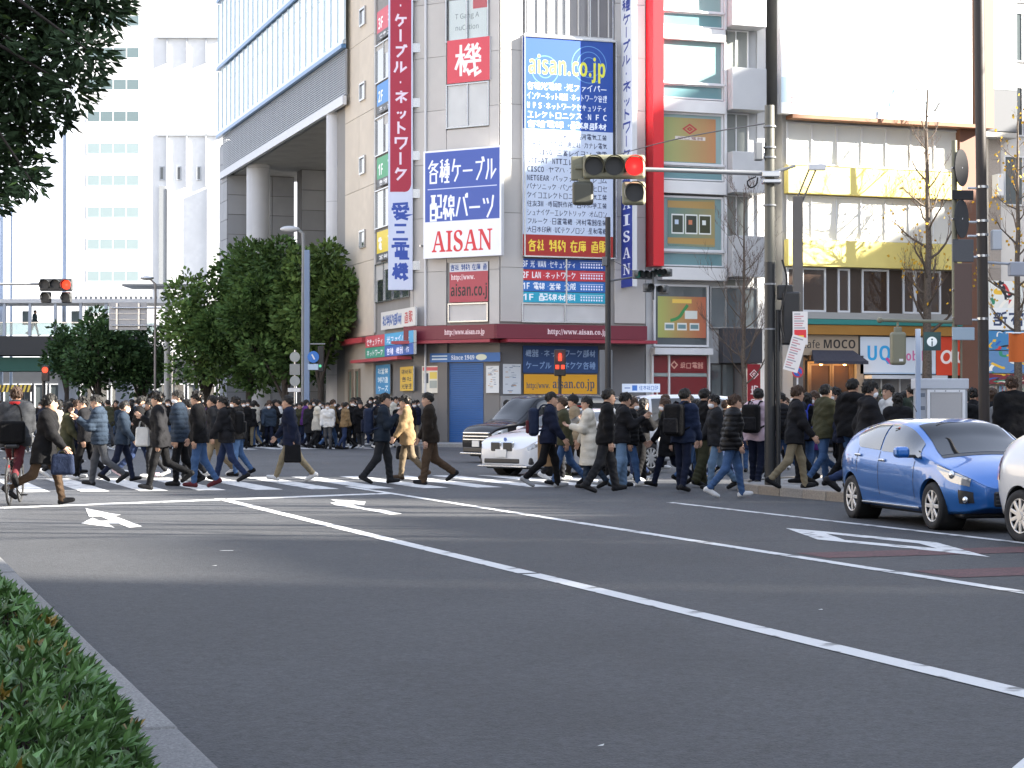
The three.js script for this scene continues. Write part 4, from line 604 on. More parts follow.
// ---- far right: pale tiled building with busy signs
{
  const f = face([onZ(988, -84).x, -84], [onZ(1075, -84).x, -84]), U = f.u, y = (py) => f.y(1000, py), b = thing('tiled_building', 'pale tiled building at right edge with busy colourful shop signs', 'building', [onZ(1030, -84).x, 0, -90]);
  on(f, 'wall', box(0, f.L, 0, 30, -12, 0), mat([0.62, 0.60, 0.57], 0.8, { map: T.stain }), b);
  panels(f, b, U(989), U(1001), 0.2, 29.5, 1.4, [mat([0.42, 0.37, 0.33], 0.8, { map: T.granite }), mat([0.47, 0.42, 0.38], 0.8, { map: T.granite })], { d: 0.05, name: 'wall_panel' });
  for (const py of [-30, 30, 105, 175]) { on(f, 'air_unit', rbox(U(992), U(998), y(py + 22), y(py), 0.05, 0.6, 0.03), M.whiteMetal, b); win(f, b, U(1004), U(1060), y(py + 30), y(py - 20), { n: 3, t: 0.07 }); }
  const busy = (seed, base, str) => print(4, 2, (c, w, h) => { fill(c, base, 0, 0, w, h); const r = rng(seed); for (let k = 0; k < 26; k++) { c.strokeStyle = ['#2d5fb0', '#c63c3c', '#e9e6dc', '#2f8a6a', '#e0b53a', '#22262c'][Math.floor(r() * 6)]; c.lineWidth = 0.06 + r() * 0.14; c.beginPath(); const x = r() * w, yy = r() * h; c.moveTo(x, yy); c.quadraticCurveTo(x + r() - 0.5, yy + r() - 0.5, x + (r() - 0.5) * 1.4, yy + (r() - 0.5) * 1.2); c.stroke(); } if (str) { fill(c, '#dfe2e2', 0, h * 0.55, w, h * 0.45); fitText(c, str, 0.2, h * 0.62, w - 0.4, h * 0.3, '#2b3a5c', { weight: 0.14 }); } }, 90);
  sheet(f, 'shop_sign', U(989), U(1060), y(330), y(281), 0.08, 0.15, busy(3, '#d9dcd8', '新宿本社'), M.steel, b);
  sheet(f, 'shop_sign', U(989), U(1060), y(350), y(331), 0.08, 0.15, busy(9, '#3f7fb0'), M.steel, b);
  sheet(f, 'shop_sign', U(989), U(1060), y(373), y(351), 0.08, 0.15, busy(14, '#5f86b0'), M.steel, b);
  sheet(f, 'shop_sign', U(989), U(1060), y(384), y(374), 0.08, 0.35, busy(23, '#7a2a34'), M.steel, b);
  for (let k = 0; k < 6; k++) sheet(f, 'shop_poster', U(990 + k * 9), U(997 + k * 9), y(408), y(386), 0.08, 0.05, busy(40 + k, ['#c9bdb0', '#8fa6b8', '#cfa79a'][k % 3]), M.steel, b);
  // orange hanging banner
}
{ const p = at(1020, 62), t = thing('hanging_banner', 'orange cloth banner hanging at right edge beyond the dark pole', 'banner', [p.x, 0, p.z], -TURN); const y0 = yAt(362, 62), y1 = yAt(333, 62); part('cloth', (() => { const g = new THREE.PlaneGeometry(0.75, y1 - y0, 12, 8), q = g.attributes.position; for (let i = 0; i < q.count; i++) q.setZ(i, 0.05 * Math.sin(q.getX(i) * 14)); g.computeVertexNormals(); g.translate(0, (y0 + y1) / 2, 0); return g; })(), mat([0.52, 0.12, 0.02], 0.8, { side: THREE.DoubleSide }), t); part('rail', rod(V(-0.45, y1, 0), V(0.45, y1, 0), 0.03), M.whiteMetal, t); part('pole', rod(V(0.42, 0, -0.05), V(0.42, y1 + 0.3, -0.05), 0.05), M.steel, t); }
// ---- far left towers and the raised walkway
{
  const D = 210, f = face([at(76, D).x, at(76, D).z], [at(178, D).x, at(178, D).z]), b = thing('white_tower', 'tall white office tower with rows of square windows at left', 'building', [at(127, D).x, 0, at(127, D).z - 9]), m = mat([0.82, 0.82, 0.81], 0.7, { map: T.stain });
  on(f, 'wall', box(0, f.L, 0, 70, -16, 0), m, b);
  for (let r = 0; r < 13; r++) { const py = -82 + r * 32; win(f, b, f.u(86), f.u(139), f.y(110, py + 12), f.y(110, py), { n: 4, t: 0.12, z: 0.0, frame: m, glass: phys(r < 7 ? [0.11, 0.16, 0.165] : [0.24, 0.31, 0.315], 0.08, { clearcoat: 1 }), depth: 0.03 }); }
}
{
  const D = 185, f = face([at(152, D).x, at(152, D).z], [at(226, D).x, at(226, D).z]), b = thing('white_annexe', 'lower white building with vertical grey ribs beside the glass block', 'building', [at(190, D).x, 0, at(190, D).z - 7]), m = mat([0.84, 0.84, 0.83], 0.7, { map: T.stain });
  on(f, 'wall', box(0, f.L, 0, yAt(36, D), -12, 0), m, b);
  const grey = mat([0.42, 0.44, 0.46], 0.6);
  for (const px of [166, 185.5, 205]) { on(f, 'rib', box(f.u(px), f.u(px + 1.6), f.y(190, 186), f.y(190, 134), 0, 0.2), grey, b); on(f, 'rib', box(f.u(px), f.u(px + 1.2), f.y(190, 62), f.y(190, 38), 0, 0.2), grey, b); }
  on(f, 'rail', box(f.u(157), f.u(226), f.y(190, 135.5), f.y(190, 133.5), 0, 0.2), grey, b); on(f, 'parapet', box(f.u(157), f.u(226), f.y(190, 37.5), f.y(190, 35), 0, 0.3), grey, b);
  for (const px of [159, 176, 196]) win(f, b, f.u(px), f.u(px + 5), f.y(190, 180), f.y(190, 166), { n: 1, t: 0.1, z: 0, frame: grey });
  on(f, 'lattice_rib', box(f.u(159), f.u(166), f.y(190, 300), f.y(190, 186), 0, 0.3), mat([0.5, 0.52, 0.53], 0.7, { map: T.granite }), b); on(f, 'rib', box(f.u(167), f.u(169), f.y(190, 300), f.y(190, 188), 0, 0.35), grey, b); on(f, 'rib', box(f.u(207), f.u(208.4), f.y(190, 300), f.y(190, 188), 0, 0.35), grey, b);
}
{ // raised pedestrian deck
  const D = 118, f = face([at(-60, D).x, at(-60, D).z], [at(196, D).x, at(196, D).z]), b = thing('pedestrian_deck', 'raised walkway with glass railing and thin roof crossing the far street', 'bridge', [at(60, D).x, 0, at(60, D).z]), u = f.u, y = (py) => f.y(60, py);
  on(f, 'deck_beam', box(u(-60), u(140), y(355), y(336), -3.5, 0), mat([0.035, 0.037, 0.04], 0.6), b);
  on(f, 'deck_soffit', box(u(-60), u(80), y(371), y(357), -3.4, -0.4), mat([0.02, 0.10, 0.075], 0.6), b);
  on(f, 'roof_slab', box(u(-60), u(196), y(303), y(299), -3.6, 0.2), M.whiteMetal, b); on(f, 'roof_slab', box(u(122), u(196), y(286), y(284), -3.2, 0.1), M.greyPaint, b);
  for (let k = 0; k < 26; k++) on(f, 'roof_bracket', box(u(60 + k * 5), u(61.6 + k * 5), y(299), y(296.4), -0.1, 0.15), M.greyPaint, b);
  const rail = phys([0.62, 0.72, 0.72], 0.06, { transmission: 0.75, thickness: 0 });
  for (let k = -2; k < 6; k++) { const px = 3 + k * 25.4; on(f, 'deck_post', box(u(px), u(px + 2.6), y(336), y(299), -0.15, 0.1), mat([0.4, 0.45, 0.52], 0.5), b); on(f, 'railing_pane', box(u(px + 3), u(px + 25), y(335), y(323), 0.0, 0.03), rail, b); }
  on(f, 'handrail', box(u(-60), u(130), y(323), y(322), -0.05, 0.08), M.steel, b);
  for (const px of [12, 62]) on(f, 'wall_cabinet', box(u(px), u(px + 8), y(323), y(309), -2.8, -2.4), mat([0.22, 0.3, 0.34], 0.6), b);
  for (const px of [52, 110]) on(f, 'pier', box(u(px), u(px + 14), 0, y(355), -3.2, -1.6), mat([0.42, 0.46, 0.52], 0.7, { map: T.concrete }), b);
}
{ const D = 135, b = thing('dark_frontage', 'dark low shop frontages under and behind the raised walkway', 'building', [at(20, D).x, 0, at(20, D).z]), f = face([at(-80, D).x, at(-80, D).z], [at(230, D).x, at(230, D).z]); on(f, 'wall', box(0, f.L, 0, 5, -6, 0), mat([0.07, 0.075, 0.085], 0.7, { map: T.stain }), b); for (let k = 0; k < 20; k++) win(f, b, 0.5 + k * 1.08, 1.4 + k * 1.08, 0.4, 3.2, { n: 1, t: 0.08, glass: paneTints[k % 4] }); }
// ---- unseen blocks added off frame, stepped and sheared to shade crossing and facades
for (const [x0, x1, h, z0, z1, label] of [[90, 104, 32, -72, -41.1, 'lower unseen block added to shade the facades on the right'], [90, 104, 42.0, -41, 2.2, 'tall unseen block added to shade the junction and lower shop fronts'], [90, 104, 41.6, 4.5, 9.3, 'narrow unseen block added beside the sun gap to shade the crossing'], [90, 104, 40.3, 9.4, 12.6, 'first of the stepped unseen blocks added to shape the road shade'], [90, 104, 38.4, 12.7, 18, 'second of the stepped unseen blocks added to shape the road shade'], [90, 104, 40.0, 18.1, 23, 'third of the stepped unseen blocks added to shape the road shade'], [90, 104, 41.4, 23.1, 29, 'fourth of the stepped unseen blocks added to shape the road shade'], [90, 104, 60, 29.1, 90, 'highest unseen block added to shade the near road']]) {
  const b = thing('shade_block', label, 'building', [(x0 + x1) / 2, 0, (z0 + z1) / 2]); const k = 0.523 * (x1 - x0); part('wall', slab([[x0, z0], [x0, z1], [x1, z1 + k], [x1, z0 + k]].map(([x, z]) => [x - b.position.x, z - b.position.z]), 0, h), M.concrete, b);
  const f = face([x0, z0], [x0, z1]); for (let r = 0; r < Math.floor(h / 4); r++) win(f, b, 1, f.L - 1, 1.5 + r * 4, 3.4 + r * 4, { n: Math.max(3, Math.round(f.L / 4)), z: 0.01 });
}
{ const b = thing('left_block', 'brown tiled block on the left side of the near street', 'building', [-24, 0, -30]); part('wall', box(-8, 10, 0, 12, -90, 60), mat([0.42, 0.38, 0.34], 0.8, { map: T.stain }), b); }
{ const b = thing('right_block', 'low grey block behind the right pavement beside the blue car', 'building', [34, 0, 12]); part('wall', box(-11, 20, 0, 6.5, -29, 40), mat([0.36, 0.35, 0.34], 0.8, { map: T.stain }), b); }
// ---------------------------------------------------------------- trees, hedge
const leafMats = { dark: phys([0.95, 0.95, 0.95], 0.6, { specularIntensity: 0.15, vertexColors: true, side: THREE.DoubleSide }) };
// many separate leaves: spots = [x, y, z, nx, ny, nz], each leaf a folded blade of four triangles or a flat two-triangle one
function leaves(spots, len, wid, tint, seed, fold = true) {
  const r = rng(seed), n = spots.length, tri = fold ? 4 : 2, P = new Float32Array(n * tri * 9), C = new Float32Array(n * tri * 9); let o = 0;
  const d = V(), s = V(), u = V(), p = V(), tmp = V();
  for (const q of spots) {
    d.set(q[3], q[4], q[5]).normalize(); s.set(r() - 0.5, r() - 0.5, r() - 0.5).cross(d).normalize(); u.crossVectors(s, d).normalize();
    const L = len * (0.7 + 0.6 * r()), W = wid * (0.7 + 0.6 * r()), c = tint(q, r);
    const a = V(q[0], q[1], q[2]), m1 = a.clone().addScaledVector(d, L * 0.5), e = a.clone().addScaledVector(d, L).addScaledVector(u, -L * 0.12), l = m1.clone().addScaledVector(s, W / 2), k = m1.clone().addScaledVector(s, -W / 2), mid = m1.clone().addScaledVector(u, fold ? -W * 0.16 : 0);
    const T3 = fold ? [a, l, mid, a, mid, k, l, e, mid, mid, e, k] : [a, l, k, l, e, k];
    for (const v of T3) { P[o] = v.x; P[o + 1] = v.y; P[o + 2] = v.z; C[o] = c[0]; C[o + 1] = c[1]; C[o + 2] = c[2]; o += 3; }
  }
  const g = new THREE.BufferGeometry(); g.setAttribute('position', new THREE.BufferAttribute(P, 3)); g.setAttribute('color', new THREE.BufferAttribute(C, 3)); g.computeVertexNormals(); return g;
}
const onSphere = (r) => { const z = 2 * r() - 1, a = r() * 6.2832, s = Math.sqrt(1 - z * z); return [s * Math.cos(a), z, s * Math.sin(a)]; };
const barkMat = mat([0.17, 0.135, 0.105], 0.9, { map: T.bark, bumpMap: T.bark, bumpScale: 0.01 }), barkDark = mat([0.075, 0.062, 0.052], 0.95, { map: T.bark });
function evergreen(label, px, D, top, halfW, low, seed, tone, nLeaf = 9000) {
  const r = rng(seed), p = at(px, D), yT = yAt(top - 10, D), yL = yAt(low, D), w = halfW * 1.18 / F * D, h = (yT - yL) / 2, cy = (yT + yL) / 2;
  const t = thing('street_tree', label, 'tree', [p.x, 0, p.z], 0, 'evergreen trees along the office block');
  const clumps = []; for (let k = 0; k < 46; k++) { const s = onSphere(r), q = Math.pow(r(), 0.4) * 0.86; clumps.push([s[0] * w * q, cy + s[1] * h * q, s[2] * w * q, (0.26 + 0.24 * r()) * w, 0.75 + 0.5 * r()]); }
  const spots = [];
  for (let k = 0; k < nLeaf; k++) { const c = clumps[Math.floor(r() * clumps.length)], s = onSphere(r), q = 0.55 + 0.5 * r(); spots.push([c[0] + s[0] * c[3] * q, c[1] + s[1] * c[3] * q * 0.8, c[2] + s[2] * c[3] * q, s[0] + 0.6 * (r() - 0.5), s[1] * 0.6 + 0.1, s[2] + 0.6 * (r() - 0.5), c[4]]); }
  part('crown', leaves(spots, 0.27, 0.17, (q, g) => { const k = q[6] * (0.65 + 0.7 * g()); return [tone[0] * k, tone[1] * k, tone[2] * k]; }, seed + 1, false), leafMats.dark, t);
  const limbs = []; for (let k = 0; k < 9; k++) { const c = clumps[k * 4]; limbs.push(rod(V(0, yL * 0.8 + (cy - yL) * 0.3 * r(), 0), V(c[0], c[1], c[2]), 0.08, 0.03, 6)); }
  const tr = part('trunk', rod(V(0, 0, 0), V(0.1, cy, 0), 0.17, 0.09, 10), barkDark, t); part('limbs', limbs, barkDark, tr);
}
const G1 = [0.066, 0.118, 0.036], G2 = [0.098, 0.158, 0.046], G3 = [0.046, 0.088, 0.034];
evergreen('bushy evergreen street tree nearest the cream building, beside the lamp post', 320, 85, 230, 33, 385, 21, G2);
evergreen('tallest dense evergreen street tree left of the lamp post', 284, 87, 242, 48, 400, 22, G1, 13000);
evergreen('broad evergreen tree second from the left in the row', 248, 92, 249, 52, 400, 23, G1, 13000);
evergreen('smaller paler evergreen tree at left end of the row', 206, 94, 268, 40, 396, 24, G2, 6500);
evergreen('dark evergreen tree behind the row, against the grey pillar', 252, 108, 250, 42, 396, 25, G3, 6500);
evergreen('dark evergreen tree filling in behind the lamp post', 304, 104, 252, 38, 396, 28, G3, 6500);
evergreen('slim dark tree beyond the walkway sign', 98, 104, 314, 28, 402, 26, G3, 4500);
evergreen('dark tree between the road sign and the grey post', 142, 106, 322, 34, 402, 27, G3, 5000);
evergreen('low dark tree left of the grey post', 66, 112, 330, 18, 385, 29, G3, 2500);
{ // the tree overhanging the top left corner
  const r = rng(31), p = at(-170, 13), t = thing('overhanging_tree', 'dark leafy branches hanging into top left corner', 'tree', [p.x, 0, p.z]);
  const cx = 0, cy = yAt(-110, 13), R0 = 2.3, clumps = [], c = V(CS, 0, SN), fwd = V(SN, 0, -CS);
  const add = (px, py, dd, rad, tone = 1) => { const D = 13 + dd, q = at(px, D); clumps.push([q.x - p.x, yAt(py, D), q.z - p.z, rad, tone]); };
  for (const [px, py, rad] of [[95, 10, 0.22], [60, 5, 0.3], [20, 20, 0.34], [85, 48, 0.2], [50, 62, 0.26], [15, 80, 0.3], [72, 88, 0.17], [45, 110, 0.2], [10, 125, 0.26], [-20, 60, 0.4], [-30, 140, 0.3], [28, 135, 0.12], [0, 170, 0.24], [-25, 190, 0.25], [18, 172, 0.16], [30, 180, 0.1], [2, 196, 0.1], [112, 4, 0.14], [92, 76, 0.1], [-60, 100, 0.4], [-60, 20, 0.5], [62, 118, 0.1], [38, 155, 0.07], [60, 40, 0.2], [30, -20, 0.4], [90, -25, 0.3]]) add(px, py, (r() - 0.5) * 0.9, rad, py > 150 ? 1.3 : 1);
  for (let k = 0; k < 70; k++) { const s = onSphere(r), q = 0.5 + 0.45 * r(); const v = [s[0] * R0 * q, cy + s[1] * R0 * q * 0.9, s[2] * R0 * q]; const d = SN * (v[0] + p.x) - CS * (v[2] + p.z), px = 512 + F * (CS * (v[0] + p.x) + SN * (v[2] + p.z)) / d; if (px < 20) clumps.push([...v, 0.4, 0.9]); }
  const spots = [];
  for (const q of clumps) { const n = Math.round(q[3] * q[3] * 5200); for (let k = 0; k < n; k++) { const s = onSphere(r), e = Math.pow(r(), 0.45); spots.push([q[0] + s[0] * q[3] * e, q[1] + s[1] * q[3] * e * 0.85, q[2] + s[2] * q[3] * e, s[0] + 0.7 * (r() - 0.5), s[1] * 0.5 - 0.12, s[2] + 0.7 * (r() - 0.5), q[4]]); } }
  part('crown', leaves(spots, 0.085, 0.034, (q, g) => { const k = q[6] * (0.6 + 0.8 * g()), yl = g() < 0.05 ? 1.7 : 1; return [0.048 * k * yl, 0.084 * k * yl * 0.95, 0.040 * k]; }, 33), leafMats.dark, t);
  const tr = part('trunk', rod(V(0, 0.1, 0), V(0.05, cy, 0), 0.15, 0.08, 12), barkDark, t), limbs = [];
  for (const q of clumps) { const st = V(0, cy - 0.9 + 0.9 * r(), 0), e = V(q[0], q[1], q[2]), m = st.clone().lerp(e, 0.55).add(V(0, 0.18, 0)); limbs.push(rod(st, m, 0.03, 0.018, 6), rod(m, e, 0.018, 0.006, 5)); }
  part('limbs', limbs, barkDark, tr);
}
{ // low clipped hedge along the near kerb
  const r = rng(41), t = thing('azalea_hedge', 'low glossy green azalea hedge beside the near kerb', 'hedge', [0, 0.15, -8]);
  const surf = (x, z) => { const edge = hermite([[-20, 0.60], [-10, 0.69], [-8, 0.77], [-6.7, 0.93], [-5.9, 0.88], [-5, 0.70], [-3, 0.6]], z) + 0.14 * (fbm(z * 0.9, 2, 1, 3) - 0.45) * 2; const k = clamp((edge - x) / 0.42, 0, 1), e2 = Math.sqrt(1 - (1 - k) * (1 - k)); return (0.53 + 0.5 * (fbm(x * 1.4, 5, z * 1.1, 3) - 0.35)) * e2; };
  const spots = [], stems = []; let n = 0;
  while (n < 9500) {
    const near = r() < 0.66, z = near ? -3.2 - 6.2 * r() : -9.4 - 10 * r(), x = 1.0 - 2.0 * Math.pow(r(), 1.5), h = surf(x, z); if (h < 0.015) continue; n++;
    const y = 0.18 + h * (0.35 + 0.65 * Math.pow(r(), 0.35)) - 0.15, ax = V(0.5 * (r() - 0.5) + 0.55 * smooth(0.25, 0.9, x), 1, 0.6 * (r() - 0.5)).normalize(), b = r() * 6.28, kind = r(), yl = kind < 0.045 ? 1 : 0, m = 6 + Math.floor(r() * 3);
    for (let k = 0; k < m; k++) { const a = b + k * 2.4, el = 0.25 + 0.5 * (k / m); spots.push([x, y, z + 8, Math.cos(a) * (1 - el) + ax.x * el * 1.3, ax.y * el * 1.1, Math.sin(a) * (1 - el) + ax.z * el * 1.3, 0.65 + 0.6 * kind, yl]); }
    if (n % 5 === 0) stems.push(rod(V(x - 0.1 * (r() - 0.3), 0.02, z + 8), V(x, y, z + 8), 0.006, 0.003, 4));
  }
  part('foliage', leaves(spots, 0.056, 0.0185, (q, g) => { const k = q[6] * (0.6 + 0.7 * g()); return q[7] ? [0.30 * k, 0.20 * k, 0.03 * k] : [0.070 * k, 0.150 * k, 0.038 * k]; }, 43), mat([1, 1, 1], 0.42, { vertexColors: true, side: THREE.DoubleSide }), t);
  part('stems', stems, barkDark, t);
}
// bare street trees
function branchTree(root, height, r0, seed, { levels = 4, lean = 0.02, first = 0.28, spread = 0.9, count = 22, twig = 0.4, ends = [] } = {}) {
  const r = rng(seed), trunk = [], limbs = [], twigs = [], pts = [];
  let p = V(0, 0, 0); const n = 9;
  for (let k = 0; k < n; k++) { const q = V((r() - 0.5) * lean * height * 0.3, height * (k + 1) / n, (r() - 0.5) * lean * height * 0.3), a = r0 * (1 - k / n * 0.85), b = r0 * (1 - (k + 1) / n * 0.85); trunk.push(rod(p, q, a, b, 9)); pts.push([p, q, a]); p = q; }
  const grow = (a, d, len, rad, lv) => {
    let s = a.clone(), dir = d.clone(); const seg = lv === 1 ? 4 : 2;
    for (let k = 0; k < seg; k++) { dir.add(V((r() - 0.5) * 0.5, 0.16 + (r() - 0.5) * 0.3, (r() - 0.5) * 0.5)).normalize(); const e = s.clone().addScaledVector(dir, len / seg), ra = rad * (1 - k / seg * 0.6), rb = rad * (1 - (k + 1) / seg * 0.6); (lv === 1 ? limbs : twigs).push(rod(s, e, ra, rb, lv === 1 ? 6 : 3, true)); s = e; if (lv < levels && (k > 0 || lv > 1)) { const m = lv === 1 ? 2 : 2; for (let j = 0; j < m; j++) grow(s, dir.clone().add(V(r() - 0.5, 0.35 * r(), r() - 0.5).multiplyScalar(1.5)).normalize(), len * (0.34 + 0.22 * r()), Math.max(0.006, rb * 0.55), lv + 1); } }
    ends.push(s);
  };
  for (let k = 0; k < count; k++) { const f = lerp(first, 0.97, (k + r() * 0.6) / count), i = Math.min(n - 1, Math.floor(f * n)), [a, b, ra] = pts[i], o = a.clone().lerp(b, f * n - i), an = k * 2.4 + r(); grow(o, V(Math.cos(an), 0.35 + 0.5 * r(), Math.sin(an)).normalize(), height * spread * 0.16 * (1.15 - f * 0.7) * (0.7 + 0.5 * r()), ra * 0.38, 1); }
  const t = part('trunk', trunk, barkMat, root); part('limbs', limbs, barkMat, t); part('twigs', twigs, mat([0.14, 0.10, 0.08], 0.9), t); return ends;
}
{
  const p = onZ(928, -68.2), ends = [], t = thing('bare_tree', 'tall leafless street tree in front of the yellow banded building', 'tree', [p.x, 0.13, p.z], 0, 'bare street trees');
  branchTree(t, yAt(92, p.D), 0.24, 51, { count: 26, first: 0.30, ends });
  const r = rng(52), spots = []; for (let k = 0; k < 140; k++) { const e = ends[Math.floor(r() * ends.length * 0.5)]; spots.push([e.x + (r() - 0.5) * 0.8, e.y + (r() - 0.5) * 0.8, e.z + (r() - 0.5) * 0.8, r() - 0.5, -0.6, r() - 0.5]); }
  part('last_leaves', leaves(spots, 0.13, 0.12, (q, g) => [0.55 + 0.1 * g(), 0.36, 0.04], 53, false), leafMats.dark, t);
}
{ const p = onZ(744, -68.0), t = thing('bare_tree', 'thin leafless street tree in front of the white showroom', 'tree', [p.x, 0.13, p.z], 0, 'bare street trees'); branchTree(t, yAt(196, p.D), 0.115, 61, { count: 26, first: 0.22, spread: 1.25, levels: 4 }); }
{ const p = onZ(1018, -66.5), t = thing('bare_tree', 'leafless street tree at right edge with a few yellow leaves', 'tree', [p.x, 0.13, p.z], 0, 'bare street trees'), ends = []; branchTree(t, 13, 0.2, 71, { count: 20, first: 0.3, ends, levels: 3 }); const r = rng(72), spots = []; for (let k = 0; k < 260; k++) { const e = ends[Math.floor(r() * ends.length)]; spots.push([e.x + (r() - 0.5) * 0.8, e.y + (r() - 0.5) * 0.8, e.z + (r() - 0.5) * 0.8, r() - 0.5, -0.6, r() - 0.5]); } part('last_leaves', leaves(spots, 0.13, 0.12, (q, g) => [0.55 + 0.1 * g(), 0.36, 0.04], 73, false), leafMats.dark, t); }
// outside the frame, right: the trees whose thin shadows streak the road
for (const [x, z, h, s, label] of [[22, -20.2, 12.5, 81, 'bare tree on right pavement nearest the crossing'], [26, -16.5, 13, 82, 'bare tree on right pavement behind the first'], [23, -12.4, 13, 84, 'bare tree on right pavement level with the blue car bonnet'], [24, -22.6, 11, 85, 'bare tree on right pavement set back from the corner'], [21, -15.6, 12, 83, 'bare tree on right pavement farthest from the crossing']]) { const t = thing('bare_tree', label, 'tree', [x, 0.13, z], 0, 'bare street trees'); branchTree(t, h, 0.24, s, { count: 18, first: 0.28, levels: 2, spread: 1.5 }); }
// small shrubs by the cafe door
for (const [px, w, hh, label] of [[826, 0.55, 1.5, 'bushy potted shrub left of the cafe door'], [880, 0.8, 1.5, 'bushy shrub in front of the phone shop window']]) {
  const p = onZ(px, -68.4), r = rng(px), t = thing('potted_shrub', label, 'shrub', [p.x, 0.14, p.z]), spots = [];
  for (let k = 0; k < 1500; k++) { const s = onSphere(r), q = Math.pow(r(), 0.4); spots.push([s[0] * w * q, 1.35 + s[1] * 0.75 * q, s[2] * w * q, s[0], s[1] + 0.2, s[2]]); }
  part('foliage', leaves(spots, 0.13, 0.06, (q, g) => { const k = 0.6 + 0.8 * g(); return [0.06 * k, 0.085 * k, 0.05 * k]; }, px, false), leafMats.dark, t); part('pot', (() => { const g = new THREE.LatheGeometry([[0.001, 0], [0.26, 0], [0.34, 0.6], [0.36, 0.62], [0.32, 0.64], [0.3, 0.6], [0.001, 0.58]].map((q) => new THREE.Vector2(...q)), 20); return g; })(), mat([0.25, 0.12, 0.07], 0.8), t);
}
// ---------------------------------------------------------------- signals, poles, signs
const olive = mat([0.20, 0.195, 0.13], 0.5, { map: T.stain }), oliveDark = mat([0.07, 0.07, 0.05], 0.5, { map: T.stain }), lensOff = mat([0.022, 0.024, 0.026], 0.5);
const glow = (c, k) => mat([0.10, 0.006, 0.006], 0.6, { emissive: lin(...c), emissiveIntensity: k });
const redGlow = glow([1, 0.012, 0.012], 0.3), amberRed = glow([1, 0.045, 0.012], 0.35);
function disc(x, y, z, r, d = 0.02) { const g = new THREE.CylinderGeometry(r, r, d, 22); g.rotateX(Math.PI / 2); g.translate(x, y, z); return g; }
function hood(x, y, z, r, len) { // visor over a lens: a cut tube
  const g = new THREE.CylinderGeometry(r, r * 1.04, len, 24, 1, true, Math.PI * 0.3, Math.PI * 1.4); g.rotateX(Math.PI / 2); g.translate(x, y, z + len / 2); return g;
}
const hoodMat = mat([0.16, 0.155, 0.12], 0.55, { side: THREE.DoubleSide });
